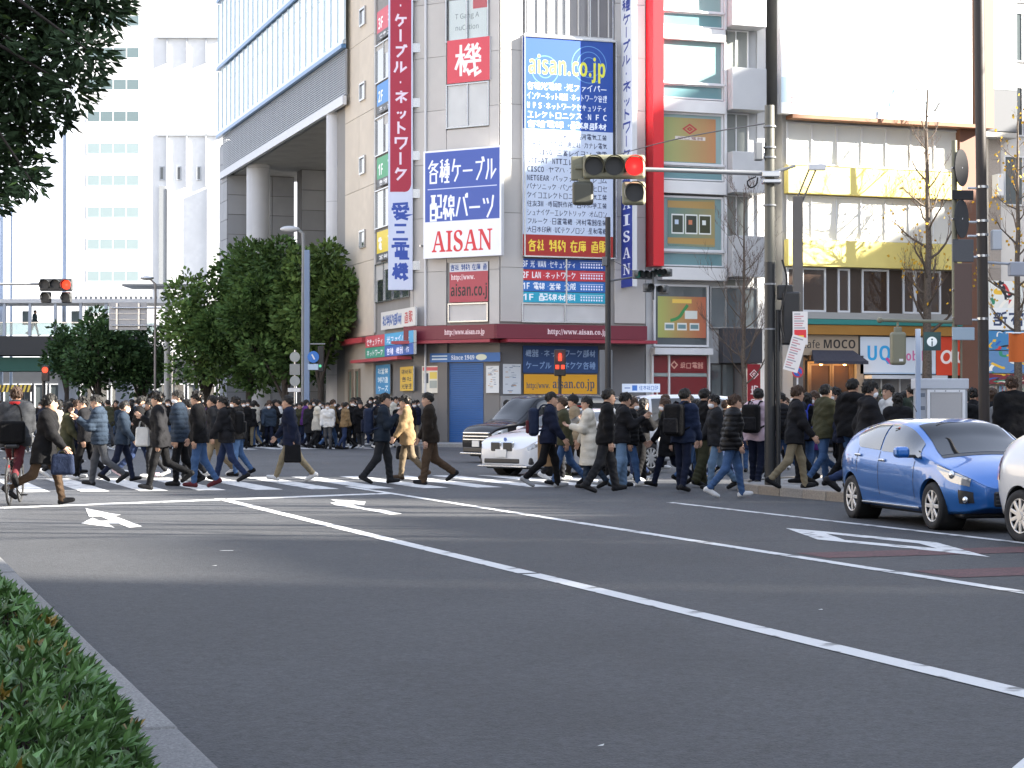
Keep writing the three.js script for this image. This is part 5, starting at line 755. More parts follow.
// horizontal three-lamp head, local origin at its middle, facing +z
function signalHead(root, x, y, z, { w = 1.16, h = 0.40, lit = 2, litMat = redGlow, body = olive, hoodM = hoodMat } = {}) {
  const hd = part('signal_head', rbox(x - w / 2, x + w / 2, y - h / 2, y + h / 2, z - 0.1, z + 0.06, 0.06, 3), body, root);
  for (let k = 0; k < 3; k++) { const cx = x + (k - 1) * w * 0.325; part(k === lit ? 'lit_lamp' : 'dark_lens', disc(cx, y, z + 0.065, h * 0.37), k === lit ? litMat : lensOff, hd); part('visor', hood(cx, y, z + 0.06, h * 0.42, 0.2), hoodM, hd); }
  if (lit >= 0) { const p = new THREE.PointLight(lin(1, 0.04, 0.03), 0.06); p.name = 'signal_glow'; p.position.set(x + (lit - 1) * w * 0.325, y, z + 0.12); p.castShadow = true; hd.add(p); }
  return hd;
}
{ // main signal pole on the right pavement corner
  const D = 33.3, p = at(770, D), t = thing('signal_pole', 'tall dark pole at pavement corner holding long arm with red traffic signal', 'signal pole', [p.x, 0.13, p.z], -TURN), s = D / F, X = (px) => (px - 770) * s, Yp = (py) => yAt(py, D) - 0.13;
  const shaft = mat([0.12, 0.118, 0.095], 0.5, { map: T.stain }); part('upper_shaft', rod(V(0, Yp(262), 0), V(0, Yp(105), 0), 0.095, 0.085, 20), shaft, t);
  part('lower_sleeve', [rod(V(0, 0, 0), V(0, Yp(262), 0), 0.098, 0.095, 20), rod(V(0.135, 0, 0.05), V(0.135, Yp(310), 0.05), 0.042, 0.042, 12)], mat([0.020, 0.021, 0.022], 0.45, { map: T.stain }), t);
  for (const py of [127, 148, 158, 206, 285, 330]) part('band', rod(V(0, Yp(py), 0), V(0, Yp(py) + 0.03, 0), 0.112, 0.112, 18), M.greyPaint, t);
  part('arm', rod(V(0.02, Yp(174), 0.1), V(X(590), Yp(168), 0.1), 0.045, 0.032, 12), M.greyPaint, t); part('arm_stub', rod(V(0, Yp(174), 0.1), V(X(795), Yp(166), 0.1), 0.03, 0.026, 10), M.greyPaint, t);
  part('clamp', [rbox(-0.16, 0.16, Yp(178), Yp(172), -0.05, 0.2, 0.02), rbox(-0.14, 0.18, Yp(184), Yp(180), -0.05, 0.2, 0.02)], M.steel, t);
  part('cable_loop', tube([V(-0.25, Yp(177), 0.1), V(-0.4, Yp(182), 0.12), V(-0.36, Yp(188), 0.12), V(-0.26, Yp(186), 0.12), V(-0.22, Yp(178), 0.1)], 0.014), M.rubber, t);
  part('control_box', rbox(-0.26, -0.12, Yp(160), Yp(142), -0.1, 0.1, 0.02), M.greyPaint, t);
  signalHead(t, X(613.5), Yp(168), 0.22, { w: 1.08, h: 0.42 });
  part('end_bracket', [rbox(X(571), X(583), Yp(181), Yp(157), 0.05, 0.16, 0.02), rbox(X(575), X(590), Yp(170), Yp(166), 0.05, 0.2, 0.01)], olive, t);
  const u1 = part('arrow_unit', rbox(X(572), X(593), Yp(206), Yp(182.5), 0.1, 0.26, 0.06, 3), oliveDark, t); part('hanger', rbox(X(578), X(590), Yp(183), Yp(179), 0.12, 0.2, 0.01), olive, u1);
  const u2 = part('arrow_unit', rbox(X(621.5), X(645), Yp(206), Yp(182.5), 0.1, 0.26, 0.06, 3), olive, t); part('dark_lens', disc(X(634), Yp(194), 0.265, 0.16), lensOff, u2); part('visor', hood(X(634), Yp(194), 0.26, 0.18, 0.2), hoodMat, u2);
  part('side_signal', [rbox(0.2, 0.52, Yp(345), Yp(292), -0.05, 0.14, 0.04), rbox(0.12, 0.4, Yp(300), Yp(285), -0.05, 0.1, 0.03)], M.black, t); part('side_cable', tube([V(0.2, Yp(260), 0.1), V(0.28, Yp(280), 0.12), V(0.16, Yp(318), 0.16), V(0.22, Yp(340), 0.16)], 0.018), M.rubber, t);
  const paper = (seed) => print(0.3, 0.5, (c, w, h) => { fill(c, '#d9d6d4', 0, 0, w, h); const r = rng(seed); for (let k = 0; k < 13; k++) fill(c, k % 3 ? '#b9848a' : '#8f8f96', 0.03, 0.03 + k * 0.035, 0.1 + r() * 0.14, 0.017); if (seed > 5) { fill(c, '#cf2f36', 0.03, h * 0.55, w - 0.06, 0.13); fill(c, '#e3c23c', 0.12, h * 0.72, 0.1, 0.05); } }, 400);
  for (const [x0, y0, y1, sd, rz] of [[0.50, 345, 312, 8, 0], [0.40, 372, 336, 3, -0.28]]) { const m = board('hanging_notice', 0.26, Yp(y1) - Yp(y0), 0.012, paper(sd), M.whiteMetal, t, [x0, (Yp(y0) + Yp(y1)) / 2, sd > 5 ? 0.18 : 0.24]); m.rotation.z = rz; }
  whole('overhead_wire', tube([[766, 123, 33.3], [722, 130, 38], [680, 138, 43.5], [640, 148, 50], [600, 160, 62], [575, 166, 74]].map(([px, py, d]) => { const q = at(px, d); return V(q.x, yAt(py, d), q.z); }), 0.013, 40, 5), M.black, 'thin overhead wire running from signal pole to the cable shop', 'wire');
}
{ // sign cluster, brown pole, cabinet at right
  const D = 31.5, p = at(983, D), t = thing('utility_pole', 'dark brown round utility pole rising behind the blue car', 'pole', [p.x, 0.13, p.z], -TURN), s = D / F, X = (px) => (px - 983) * s, Yp = (py) => yAt(py, D) - 0.13;
  part('shaft', rod(V(0.03, 0, 0), V(-0.05, Yp(-40), 0), 0.09, 0.085, 18), M.brownPole, t);
  for (const py of [188, 222, 236, 257, 320]) { part('band', rod(V(0, Yp(py), 0), V(0, Yp(py) + 0.04, 0), 0.10, 0.10, 18), M.steel, t); part('sign_arm', rod(V(0, Yp(py), 0), V(X(968), Yp(py) , 0.02), 0.02, 0.02, 8), M.steel, t); }
  part('junction_box', rbox(0.14, 0.30, Yp(250), Yp(230), -0.05, 0.1, 0.02), mat([0.42, 0.45, 0.48], 0.5), t);
  part('lamp_arm', [rod(V(0, Yp(262), 0), V(X(1012), Yp(264), 0), 0.025, 0.02, 8), rbox(X(1009), X(1030), Yp(276), Yp(262), -0.08, 0.1, 0.02)], mat([0.30, 0.32, 0.36], 0.5), t);
  const q = at(955, 31), u = thing('sign_post', 'olive post carrying the grey backs of several round and square road signs', 'sign post', [q.x, 0.13, q.z], -TURN), s2 = 31 / F, X2 = (px) => (px - 955) * s2, Y2 = (py) => yAt(py, 31) - 0.13, back = phys([0.035, 0.035, 0.037], 0.7, { map: T.stain, specularIntensity: 0.4 });
  part('post', rod(V(0, 0, 0), V(0, Y2(140), 0), 0.045, 0.045, 14), olive, u);
  const round = (py, r, m) => { const g = new THREE.CylinderGeometry(r, r, 0.015, 30); g.rotateX(Math.PI / 2); g.rotateY(0.98); g.translate(X2(961), Y2(py), 0.08); return part('round_sign', g, m, u); };
  round(168, 0.30, back); round(219, 0.31, phys([0.05, 0.052, 0.055], 0.7, { map: T.stain, specularIntensity: 0.4 }));
  for (const [y0, y1, w, m] of [[201, 190, 0.36, back], [263, 239, 0.36, mat([0.07, 0.072, 0.078], 0.6)], [326, 263, 0.30, mat([0.12, 0.075, 0.06], 0.6, { map: T.stain })], [341, 327, 0.38, mat([0.30, 0.38, 0.45], 0.35, { metalness: 0.4 })]]) { const g = rbox(-w / 2, w / 2, Y2(y0) + 0.01, Y2(y1) - 0.01, -0.01, 0.01, 0.01); g.rotateY(0.15); g.translate(X2(962), 0, 0.1); part('sign_plate', g, m, u); }
  for (const py of [168, 195, 219, 250, 290, 318, 334]) part('clamp', rbox(-0.05, 0.12, Y2(py) - 0.015, Y2(py) + 0.015, 0, 0.075, 0.005), M.steel, u);
  part('thin_pipe', rod(V(0.11, 0, -0.03), V(0.11, Y2(330), -0.03), 0.016, 0.016, 8), olive, u);
  const c = at(943, 29), cb = thing('metal_cabinet', 'pale grey metal roadside cabinet with a blank panel behind the blue car', 'cabinet', [c.x, 0.13, c.z], -TURN + 0.06), s3 = 29 / F, X3 = (px) => (px - 943) * s3, Y3 = (py) => yAt(py, 29) - 0.13;
  part('body', rbox(X3(920), X3(968), 0, Y3(380), -0.4, 0, 0.015), mat([0.34, 0.36, 0.39], 0.45, { map: T.stain }), cb); part('top_cap', rbox(X3(918), X3(969), Y3(389), Y3(378.5), -0.43, 0.03, 0.015), mat([0.50, 0.53, 0.57], 0.45, { map: T.stain }), cb);
  part('door_panel', rbox(X3(930), X3(962), 0.15, Y3(390), 0.0, 0.025, 0.01), mat([0.42, 0.41, 0.40], 0.6, { map: T.stain }), cb); part('door_frame', frameGeo(X3(926.5), X3(965), 0.1, Y3(389.5), 0.002, 0.035, 0.045), M.whiteMetal, cb);
  for (const px of [934, 945, 959]) part('screw', disc(X3(px), Y3(391), 0.03, 0.008), M.black, cb);
  const i = at(918, 28.6), ip = thing('information_sign', 'blue grey post with small dark green information sign', 'sign', [i.x, 0.13, i.z], -TURN), s4 = 28.6 / F, Y4 = (py) => yAt(py, 28.6) - 0.13;
  part('post', rbox(-0.035, 0.035, 0, Y4(329), -0.03, 0.03, 0.006), mat([0.28, 0.34, 0.44], 0.45), ip);
  board('sign_plate', 17 * s4, Y4(332) - Y4(350.5), 0.02, print(0.25, 0.28, (k, w, h) => { fill(k, '#123c3c', 0, 0, w, h); k.fillStyle = '#dfe6e4'; k.beginPath(); k.arc(w * 0.47, h * 0.52, 0.075, 0, 7); k.fill(); fill(k, '#123c3c', w * 0.44, h * 0.5, 0.018, 0.075); k.fillStyle = '#123c3c'; k.beginPath(); k.arc(w * 0.475, h * 0.4, 0.014, 0, 7); k.fill(); }, 400), mat([0.01, 0.05, 0.05], 0.5), ip, [14.5 * s4, (Y4(332) + Y4(350.5)) / 2, 0]);
  for (const py of [397, 410]) part('bracket', rbox(0.035, 0.1, Y4(py), Y4(py - 4), -0.02, 0.03, 0.005), mat([0.1, 0.12, 0.15], 0.5), ip);
  const w = at(898, 31), ws = thing('pedestrian_signal', 'olive pedestrian signal head seen from behind, hanging from a short arm', 'signal', [w.x, 0, w.z], -TURN), s5 = 31 / F, X5 = (px) => (px - 898) * s5, Y5 = (py) => yAt(py, 31);
  part('housing', rbox(X5(890.5), X5(905.5), Y5(365), Y5(332), -0.1, 0.1, 0.05, 3), olive, ws); part('label_plate', rbox(X5(898), X5(902), Y5(361.5), Y5(359), 0.1, 0.106, 0.002), M.white, ws);
  part('hanger', [rod(V(0, Y5(333), 0), V(0, Y5(322), 0), 0.02, 0.02, 8), rbox(-0.06, 0.06, Y5(333), Y5(327), -0.05, 0.05, 0.02)], olive, ws); part('arm', rod(V(X5(880), Y5(320), 0), V(X5(955), Y5(322), 0), 0.03, 0.03, 10), olive, ws); part('arm_cap', (() => { const g = new THREE.SphereGeometry(0.05, 12, 8); g.translate(X5(880), Y5(320), 0); return g; })(), olive, ws);
}
{ // tall street lamp with a slanted arm
  const D = 74.8, p = at(798, D), t = thing('street_lamp', 'grey street lamp with slanted twin arm left of the yellow building', 'street lamp', [p.x, 0.13, p.z], -TURN, 'street lamps'), s = D / F, X = (px) => (px - 798) * s, Y = (py) => yAt(py, D) - 0.13, m = mat([0.145, 0.13, 0.115], 0.55, { map: T.stain });
  part('post', rbox(-0.19, 0.19, 0, Y(196), -0.12, 0.12, 0.02), m, t); part('arm', [rod(V(-0.1, Y(203), 0), V(X(810), Y(168), 0), 0.035, 0.035, 8), rod(V(0.15, Y(203), 0), V(X(816), Y(170), 0), 0.035, 0.035, 8)], m, t); part('lamp_head', rbox(X(809), X(826), Y(170), Y(164), -0.15, 0.15, 0.03), M.whiteMetal, t);
  part('sticker', rbox(-0.15, 0.15, 1.2, 1.6, 0.12, 0.124, 0.002), mat([0.45, 0.5, 0.52], 0.6), t);
}
{ const D = 74.0, p = at(797.5, D), t = thing('no_parking_sign', 'round blue and red no parking sign on a white pole', 'sign', [p.x, 0.13, p.z], -TURN), y = yAt(372, D) - 0.13; part('post', rod(V(0, 0, 0), V(0, y + 0.25, 0), 0.035, 0.035, 10), M.white, t); part('disc', disc(0, y, 0.06, 0.22, 0.02), mat([0.55, 0.03, 0.05], 0.5), t); part('disc_face', disc(0, y, 0.073, 0.165, 0.008), mat([0.03, 0.10, 0.42], 0.5), t); part('slash', (() => { const g = rbox(-0.17, 0.17, -0.025, 0.025, 0.078, 0.084, 0.002); g.rotateZ(-Math.PI / 4); g.translate(0, y, 0); return g; })(), mat([0.55, 0.03, 0.05], 0.5), t); }
{ // pole with small signals in front of the cable shop
  const D = 65, p = at(608, D), t = thing('signal_pole', 'slim black pole with green lamp signals in front of the cable shop', 'signal pole', [p.x, 0.13, p.z], -TURN), s = D / F, X = (px) => (px - 608) * s, Y = (py) => yAt(py, D) - 0.13, g = mat([0.13, 0.135, 0.14], 0.55, { map: T.stain });
  part('shaft', rod(V(0, 0, 0), V(0, Y(217), 0), 0.11, 0.09, 14), M.black, t); part('arm', [rod(V(0, Y(281), 0), V(X(634), Y(277), 0), 0.035, 0.03, 8), rod(V(0, Y(258), 0), V(X(636), Y(272), 0), 0.012, 0.012, 6)], g, t); part('control_box', rbox(X(602), X(607), Y(266), Y(257), 0, 0.2, 0.02), g, t);
  for (const [px, py, w, h, turn] of [[642, 275, 22, 9, 0.5], [665, 273, 16, 8, -0.7], [647, 288, 9, 9, 0.4], [664, 290, 10, 9, -0.6]]) {
    const hd = part('signal_head', (() => { const b = rbox(-w * s / 2, w * s / 2, -h * s / 2, h * s / 2, -0.06, 0.08, 0.04); b.rotateY(turn); b.translate(X(px), Y(py), 0.15); return b; })(), g, t), n = w > 12 ? 3 : 1;
    for (let k = 0; k < n; k++) { const v = hood((k - (n - 1) / 2) * w * s * 0.31, 0, 0.08, h * s * 0.44, 0.22); v.rotateY(turn); v.translate(X(px), Y(py), 0.15); part('visor', v, mat([0.05, 0.055, 0.055], 0.5, { side: THREE.DoubleSide }), hd); const l = disc((k - (n - 1) / 2) * w * s * 0.31, 0, 0.085, h * s * 0.4); l.rotateY(turn); l.translate(X(px), Y(py), 0.15); part('dark_lens', l, k === 0 && n === 3 ? mat([0.02, 0.16, 0.12], 0.3) : lensOff, hd); }
  }
  part('signal_post', rod(V(X(653), Y(300), 0.1), V(X(653), Y(268), 0.1), 0.04, 0.04, 8), g, t);
  part('notice_sheet', rbox(X(600), X(613), Y(395), Y(350), -0.3, -0.28, 0.005), M.greyPaint, t);
}
function pedSignal(label, px, py, D, k = 1) { // two-lamp walker signal with the upper lamp lit red
  const p = at(px, D), t = thing('pedestrian_signal', label, 'signal', [p.x, 0.02, p.z], -TURN, 'red pedestrian signals'), s = D / F, y = yAt(py, D);
  const h = part('housing', rbox(-5 * s * k, 5 * s * k, y - 17 * s * k, y + 6 * s * k, -0.12, 0.1, 0.03), M.black, t), g = glow([1, 0.05, 0.02], 0.35);
  part('lit_lamp', [disc(0, y + 1.5 * s * k, 0.106, 0.045 * k), rbox(-0.05 * k, 0.05 * k, y - 4 * s * k, y, 0.1, 0.112, 0.005)], g, h); part('lit_lamp', [rbox(-0.13 * k, -0.03 * k, y - 11 * s * k, y - 7.5 * s * k, 0.1, 0.112, 0.02), rbox(0.03 * k, 0.13 * k, y - 11 * s * k, y - 7.5 * s * k, 0.1, 0.112, 0.02)], g, h);
  const l = new THREE.PointLight(lin(1, 0.06, 0.03), 0.06); l.name = 'signal_glow'; l.position.set(0, y, 0.2); l.castShadow = true; h.add(l);
  part('post', rod(V(0, 0, -0.2), V(0, y + 0.1, -0.2), 0.06, 0.06, 10), M.darkPaint, t);
}
pedSignal('red pedestrian signal in front of the yellow web address board', 560, 357, 64, 1.15);
{ const D = 84, p = at(45.5, D), t = thing('pedestrian_signal', 'red pedestrian signal far left under the raised walkway', 'signal', [p.x, 0, p.z], -TURN, 'red pedestrian signals'), y = yAt(370, D), h = part('housing', rbox(-0.16, 0.16, y - 0.5, y + 0.2, -0.1, 0.1, 0.03), M.black, t); part('lit_lamp', disc(0, y, 0.11, 0.13), glow([1, 0.06, 0.02], 0.35), h); const l = new THREE.PointLight(lin(1, 0.06, 0.03), 0.06); l.name = 'signal_glow'; l.position.set(0, y, 0.2); l.castShadow = true; h.add(l); part('post', rod(V(-0.12, 0, -0.15), V(-0.12, y + 0.2, -0.15), 0.07, 0.07, 10), M.darkPaint, t); }
{ // left traffic signal on a long arm
  const D = 70, p = at(-40, D), t = thing('signal_pole', 'traffic signal glowing red on an arm reaching in from the left edge', 'signal pole', [p.x, 0, p.z], -TURN), s = D / F, X = (px) => (px + 40) * s, Y = (py) => yAt(py, D), dk = mat([0.03, 0.032, 0.035], 0.5), dh = mat([0.02, 0.021, 0.022], 0.55, { side: THREE.DoubleSide });
  part('shaft', rod(V(0, 0, 0), V(0, Y(270), 0), 0.12, 0.1, 14), M.greyPaint, t); part('arm', rod(V(0, Y(284), 0), V(X(45), Y(284), 0), 0.05, 0.045, 10), M.greyPaint, t);
  signalHead(t, X(56.5), Y(285), 0.1, { w: 33 * s, h: 12.5 * s, litMat: amberRed, body: dk, hoodM: dh });
  for (const px of [46.5, 67]) { const u = part('arrow_unit', rbox(X(px - 5), X(px + 5), Y(303), Y(292), 0, 0.18, 0.05), dk, t); part('dark_lens', disc(X(px), Y(297.5), 0.185, 0.15), lensOff, u); part('visor', hood(X(px), Y(297.5), 0.18, 0.17, 0.2), dh, u); }
  part('antenna', [rod(V(X(32), Y(278), 0), V(X(57), Y(264), 0), 0.015, 0.015, 6), rod(V(X(57), Y(278), 0), V(X(57), Y(250), 0), 0.012, 0.012, 6), rod(V(X(68), Y(278), 0), V(X(68), Y(258), 0), 0.012, 0.012, 6)], M.greyPaint, t);
}
{ const D = 80, p = at(303, D), t = thing('street_lamp', 'grey street lamp in front of the evergreen trees', 'street lamp', [p.x, 0, p.z], -TURN, 'street lamps'), s = D / F, Y = (py) => yAt(py, D); part('post', tube([V(0, 0, 0), V(0, Y(300), 0), V(0, Y(240), 0), V(-0.05, Y(231), 0), V(-0.3, Y(228), 0)], 0.075, 24, 10), M.greyPaint, t); part('lamp_head', (() => { const g = new THREE.SphereGeometry(1, 18, 10); g.scale(0.42, 0.14, 0.2); g.translate(-0.55, Y(229), 0); return g; })(), mat([0.45, 0.46, 0.47], 0.4), t);
  const q = at(307, 79), u = thing('sign_post', 'blue grey square post with round blue sign beside the lamp', 'sign post', [q.x, 0, q.z], -TURN), s2 = 79 / F, Y2 = (py) => yAt(py, 79); part('post', rbox(-0.11, 0.11, 0, Y2(250), -0.1, 0.1, 0.02), mat([0.16, 0.22, 0.33], 0.5), u); part('arm', rod(V(0, Y2(344), 0.05), V(0.75, Y2(344), 0.05), 0.03), M.greyPaint, u);
  part('round_sign', disc(0.27, Y2(357), 0.14, 0.24, 0.02), mat([0.03, 0.16, 0.50], 0.5), u); part('arrow_mark', (() => { const g = rbox(-0.03, 0.03, -0.12, 0.12, 0.15, 0.158, 0.002); g.rotateZ(0.5); g.translate(0.27, Y2(357), 0); return g; })(), M.white, u); part('sign_plate', rbox(0.05, 0.48, Y2(370), Y2(364), 0.12, 0.14, 0.01), mat([0.4, 0.5, 0.62], 0.5), u); part('signal_head', rbox(0.45, 0.7, Y2(372), Y2(346), -0.1, 0.1, 0.04), M.black, u); part('lit_lamp', disc(0.55, Y2(366), 0.105, 0.06), glow([0.1, 1, 0.55], 0.12), u);
  const v = at(295, 82), z = thing('sign_post', 'grey post with backs of round and square signs left of the lamp', 'sign post', [v.x, 0, v.z], -TURN), Y3 = (py) => yAt(py, 82); part('post', rod(V(0, 0, 0), V(0, Y3(350), 0), 0.05), M.steel, z); for (const py of [357, 381]) part('round_sign', disc(0, Y3(py), 0.06, 0.22, 0.02), mat([0.32, 0.34, 0.33], 0.5), z); part('sign_plate', rbox(-0.22, 0.22, Y3(375), Y3(364), 0.05, 0.07, 0.01), mat([0.26, 0.27, 0.26], 0.5), z); part('sign_plate', rbox(-0.3, 0.25, Y3(392), Y3(388), 0.05, 0.07, 0.01), M.white, z);
}
{ // direction board seen from behind, and its posts
  const D = 96, p = at(167, D), t = thing('direction_sign', 'grey back of a large road direction sign on a thick post', 'sign', [p.x, 0, p.z], -TURN), s = D / F, X = (px) => (px - 167) * s, Y = (py) => yAt(py, D); part('post', rod(V(0, 0, 0), V(0, Y(304), 0), 0.16, 0.13, 14), mat([0.42, 0.43, 0.42], 0.5, { map: T.stain }), t); part('arm', [rod(V(0, Y(308), 0.1), V(X(112), Y(308), 0.1), 0.045), rod(V(0, Y(325.5), 0.1), V(X(112), Y(325.5), 0.1), 0.045)], M.steel, t); part('board', rbox(X(109), X(147), Y(330), Y(302), 0, 0.04, 0.02), mat([0.44, 0.44, 0.45], 0.5, { map: T.stain }), t); part('rib', [rbox(X(116), X(118), Y(329), Y(303), 0.04, 0.1, 0.01), rbox(X(138), X(140), Y(329), Y(303), 0.04, 0.1, 0.01)], M.steel, t); for (const py of [307, 313, 319, 325]) part('rib', rbox(X(110), X(146), Y(py + 0.7), Y(py), 0.03, 0.07, 0.01), M.steel, t);
  const q = at(155, 92), u = thing('street_lamp', 'thin brown street lamp left of the thick sign post', 'street lamp', [q.x, 0, q.z], -TURN, 'street lamps'), Y2 = (py) => yAt(py, 92); part('post', tube([V(0, 0, 0), V(0, Y2(320), 0), V(0, Y2(285), 0), V(-0.06, Y2(280), 0), V(-0.25, Y2(279), 0)], 0.055, 20, 8), mat([0.2, 0.18, 0.17], 0.6), u); part('lamp_head', (() => { const g = new THREE.SphereGeometry(1, 16, 8); g.scale(0.34, 0.1, 0.16); g.translate(-0.4, Y2(278), 0); return g; })(), M.steel, u);
  const v = at(173, 94), w = thing('bollard_post', 'short pale post beside the thick sign post', 'post', [v.x, 0, v.z]); part('shaft', rod(V(0, 0, 0), V(0, yAt(352, 94), 0), 0.1), M.steel, w);
}
for (const [px, top, D, r, label] of [[64, 126, 122, 0.16, 'tall pale blue lighting mast behind the raised walkway'], [11, 205, 124, 0.1, 'thin pale mast at far left edge'], [1, 205, 123, 0.14, 'pale mast cut by the left edge']]) { const p = at(px, D), t = thing('light_mast', label, 'mast', [p.x, 0, p.z]); part('shaft', rod(V(0, 0, 0), V(0, yAt(top, D), 0), r, r * 0.7, 12), mat([0.42, 0.50, 0.62], 0.5), t); part('base', rod(V(0, 0, 0), V(0, 0.4, 0), r * 1.6, r * 1.5, 12), M.concrete, t); }
{ const D = 82, p = at(14, D), t = thing('striped_barrier', 'yellow and black striped barrier beam at left edge', 'barrier', [p.x, 0, p.z], -TURN), s = D / F, y0 = yAt(392, D), y1 = yAt(385, D), r = rng(3); for (let k = 0; k < 16; k++) { const g = new THREE.BufferGeometry(), a = (-16 + k * 2.1) * s, b = a + 2.1 * s, d = 2 * s; const q = [[a, y0], [b, y0], [b + d, y1], [a + d, y1]]; const sh = new THREE.Shape(q.map((e) => new THREE.Vector2(...e))); part('stripe', new THREE.ExtrudeGeometry(sh, { depth: 0.12, bevelEnabled: false }), k % 2 ? M.black : mat([0.55, 0.42, 0.06], 0.6), t); } for (const x of [-0.5, 0.4]) part('leg', rod(V(x, 0, 0.06), V(x, y0 + 0.05, 0.06), 0.04), M.black, t); }
{ const D = 58, p = at(641, D), t = thing('street_name_plate', 'white plate with blue lettering above the silver van', 'sign', [p.x, 0, p.z], -TURN), s = D / F; board('plate', 38 * s, 8.5 * s, 0.03, print(1.2, 0.27, (c, w, h) => { fill(c, '#cfd9e6', 0, 0, w, h); fill(c, '#3a6fb8', 0.32, 0.05, 0.16, 0.17); fitText(c, '住本社口印', 0.54, 0.05, 0.6, 0.16, '#4a6ea8', { weight: 0.12 }); fill(c, '#4a6ea8', 0.08, 0.12, 0.18, 0.03); }, 300), M.whiteMetal, t, [0, yAt(388, D), 0]); for (const x of [-0.5, 0.5]) part('post', rod(V(x, 0, -0.03), V(x, yAt(384, D), -0.03), 0.025), M.steel, t); }
// ---------------------------------------------------------------- vehicles
// A car body is a lofted skin: for each z (front is +z) the half section runs sill > flank > belt > roof edge > roof centre (s = 0..4).
const csg = new Evaluator(); csg.attributes = ['position', 'normal', 'uv']; csg.useGroups = false;
function carSkin(c) {
  const W = c.w / 2, top = (z) => hermite(c.top, z), belt = (z) => Math.min(hermite(c.belt, z), top(z) - 0.05), plan = (z) => hermite(c.plan, z), roofW = (z) => hermite(c.roofW, z), bot = (z) => hermite(c.bottom, z);
  const ctrl = (z) => { const p = plan(z) * W, t = top(z), b = belt(z), y0 = bot(z), cab = smooth(0.08, 0.3, t - b), rw = roofW(z) * W; return [[p * 0.93, y0], [p * 1.0, lerp(y0, b, 0.5)], [p * 0.965, b], [lerp(p * 0.86, rw, cab), t - lerp(0.05, 0.065, cab)], [0, t]]; };
  const pt = (z, s) => { // Catmull-Rom through the controls
    const P = ctrl(z), i = Math.min(3, Math.floor(s)), t = s - i, a = P[Math.max(0, i - 1)], b = P[i], d = P[i + 1], e = i + 2 > 4 ? [-P[3][0], P[3][1]] : P[i + 2];
    const f = (k) => { const A = i === 0 ? 2 * b[k] - d[k] : a[k]; return 0.5 * (2 * b[k] + (d[k] - A) * t + (2 * A - 5 * b[k] + 4 * d[k] - e[k]) * t * t + (3 * b[k] - A - 3 * d[k] + e[k]) * t * t * t); };
    return V(Math.max(0, f(0)), f(1), z);
  };
  const normal = (z, s) => { const e = 0.01, a = pt(z, clamp(s - e, 0, 4)), b = pt(z, clamp(s + e, 0, 4)), c1 = pt(z - e, s), d = pt(z + e, s); return b.sub(a).cross(d.sub(c1)).normalize(); };
  return { pt, normal, z0: c.rear, z1: c.front, top, belt };
}
function skinMesh(k, nz = 72, ns = 22) {
  const pos = [], idx = [], ring = 2 * ns + 1, zs = [];
  for (let i = 0; i <= nz; i++) { const u = i / nz; zs.push(lerp(k.z0, k.z1, 0.5 - 0.5 * Math.cos(Math.PI * u) * (0.35) - 0.5 * (1 - 2 * u) * 0.65)); }
  for (const z of zs) { for (let j = 0; j <= ns; j++) { const p = k.pt(z, 4 * j / ns); pos.push(j === ns ? 0 : p.x, p.y, z); } for (let j = ns - 1; j >= 0; j--) { const p = k.pt(z, 4 * j / ns); pos.push(-p.x, p.y, z); } }
  for (let i = 0; i < nz; i++) for (let j = 0; j < ring; j++) { const a = i * ring + j, b = i * ring + (j + 1) % ring, c = a + ring, d = b + ring; idx.push(a, b, c, b, d, c); }
  const cap = (i, flip) => { let cx = 0, cy = 0; for (let j = 0; j < ring; j++) cy += pos[(i * ring + j) * 3 + 1]; pos.push(0, cy / ring, pos[i * ring * 3 + 2]); const m = pos.length / 3 - 1; for (let j = 0; j < ring; j++) { const a = i * ring + j, b = i * ring + (j + 1) % ring; if (flip) idx.push(m, b, a); else idx.push(m, a, b); } };
  cap(0, true); cap(nz, false);
  const g = new THREE.BufferGeometry(); g.setAttribute('position', new THREE.Float32BufferAttribute(pos, 3)); g.setIndex(idx); g.computeVertexNormals(); g.setAttribute('uv', new THREE.Float32BufferAttribute(new Float32Array(pos.length / 3 * 2), 2)); return g;
}
// a patch of the skin, lifted off it: quad strip between curves s = lo(z) and s = hi(z)
function patch(k, za, zb, lo, hi, side, lift = 0.006, nz = 16, ns = 8) {
  const pos = [], nor = [], idx = [], fl = typeof lo === 'function' ? lo : () => lo, fh = typeof hi === 'function' ? hi : () => hi;
  for (let i = 0; i <= nz; i++) { const z = lerp(za, zb, i / nz), a = fl(z), b = fh(z); for (let j = 0; j <= ns; j++) { const s = lerp(a, b, j / ns), p = k.pt(z, s), n = k.normal(z, s); if (n.x < 0 && s < 3.5) n.negate(); if (s >= 3.5 && n.y < 0) n.negate(); pos.push(side * (p.x + n.x * lift), p.y + n.y * lift, p.z + n.z * lift); nor.push(side * n.x, n.y, n.z); } }
  for (let i = 0; i < nz; i++) for (let j = 0; j < ns; j++) { const a = i * (ns + 1) + j, b = a + 1, c = a + ns + 1, d = c + 1; if (side > 0) idx.push(a, b, c, b, d, c); else idx.push(a, c, b, b, c, d); }
  const g = new THREE.BufferGeometry(); g.setAttribute('position', new THREE.Float32BufferAttribute(pos, 3)); g.setAttribute('normal', new THREE.Float32BufferAttribute(nor, 3)); g.setIndex(idx); return g;
}
const tyreGeo = (R, w) => new THREE.LatheGeometry([[R * 0.66, -w * 0.42], [R * 0.80, -w * 0.5], [R * 0.94, -w * 0.47], [R, -w * 0.3], [R, w * 0.3], [R * 0.94, w * 0.47], [R * 0.80, w * 0.5], [R * 0.66, w * 0.42]].map((q) => new THREE.Vector2(...q)), 36).rotateZ(Math.PI / 2);
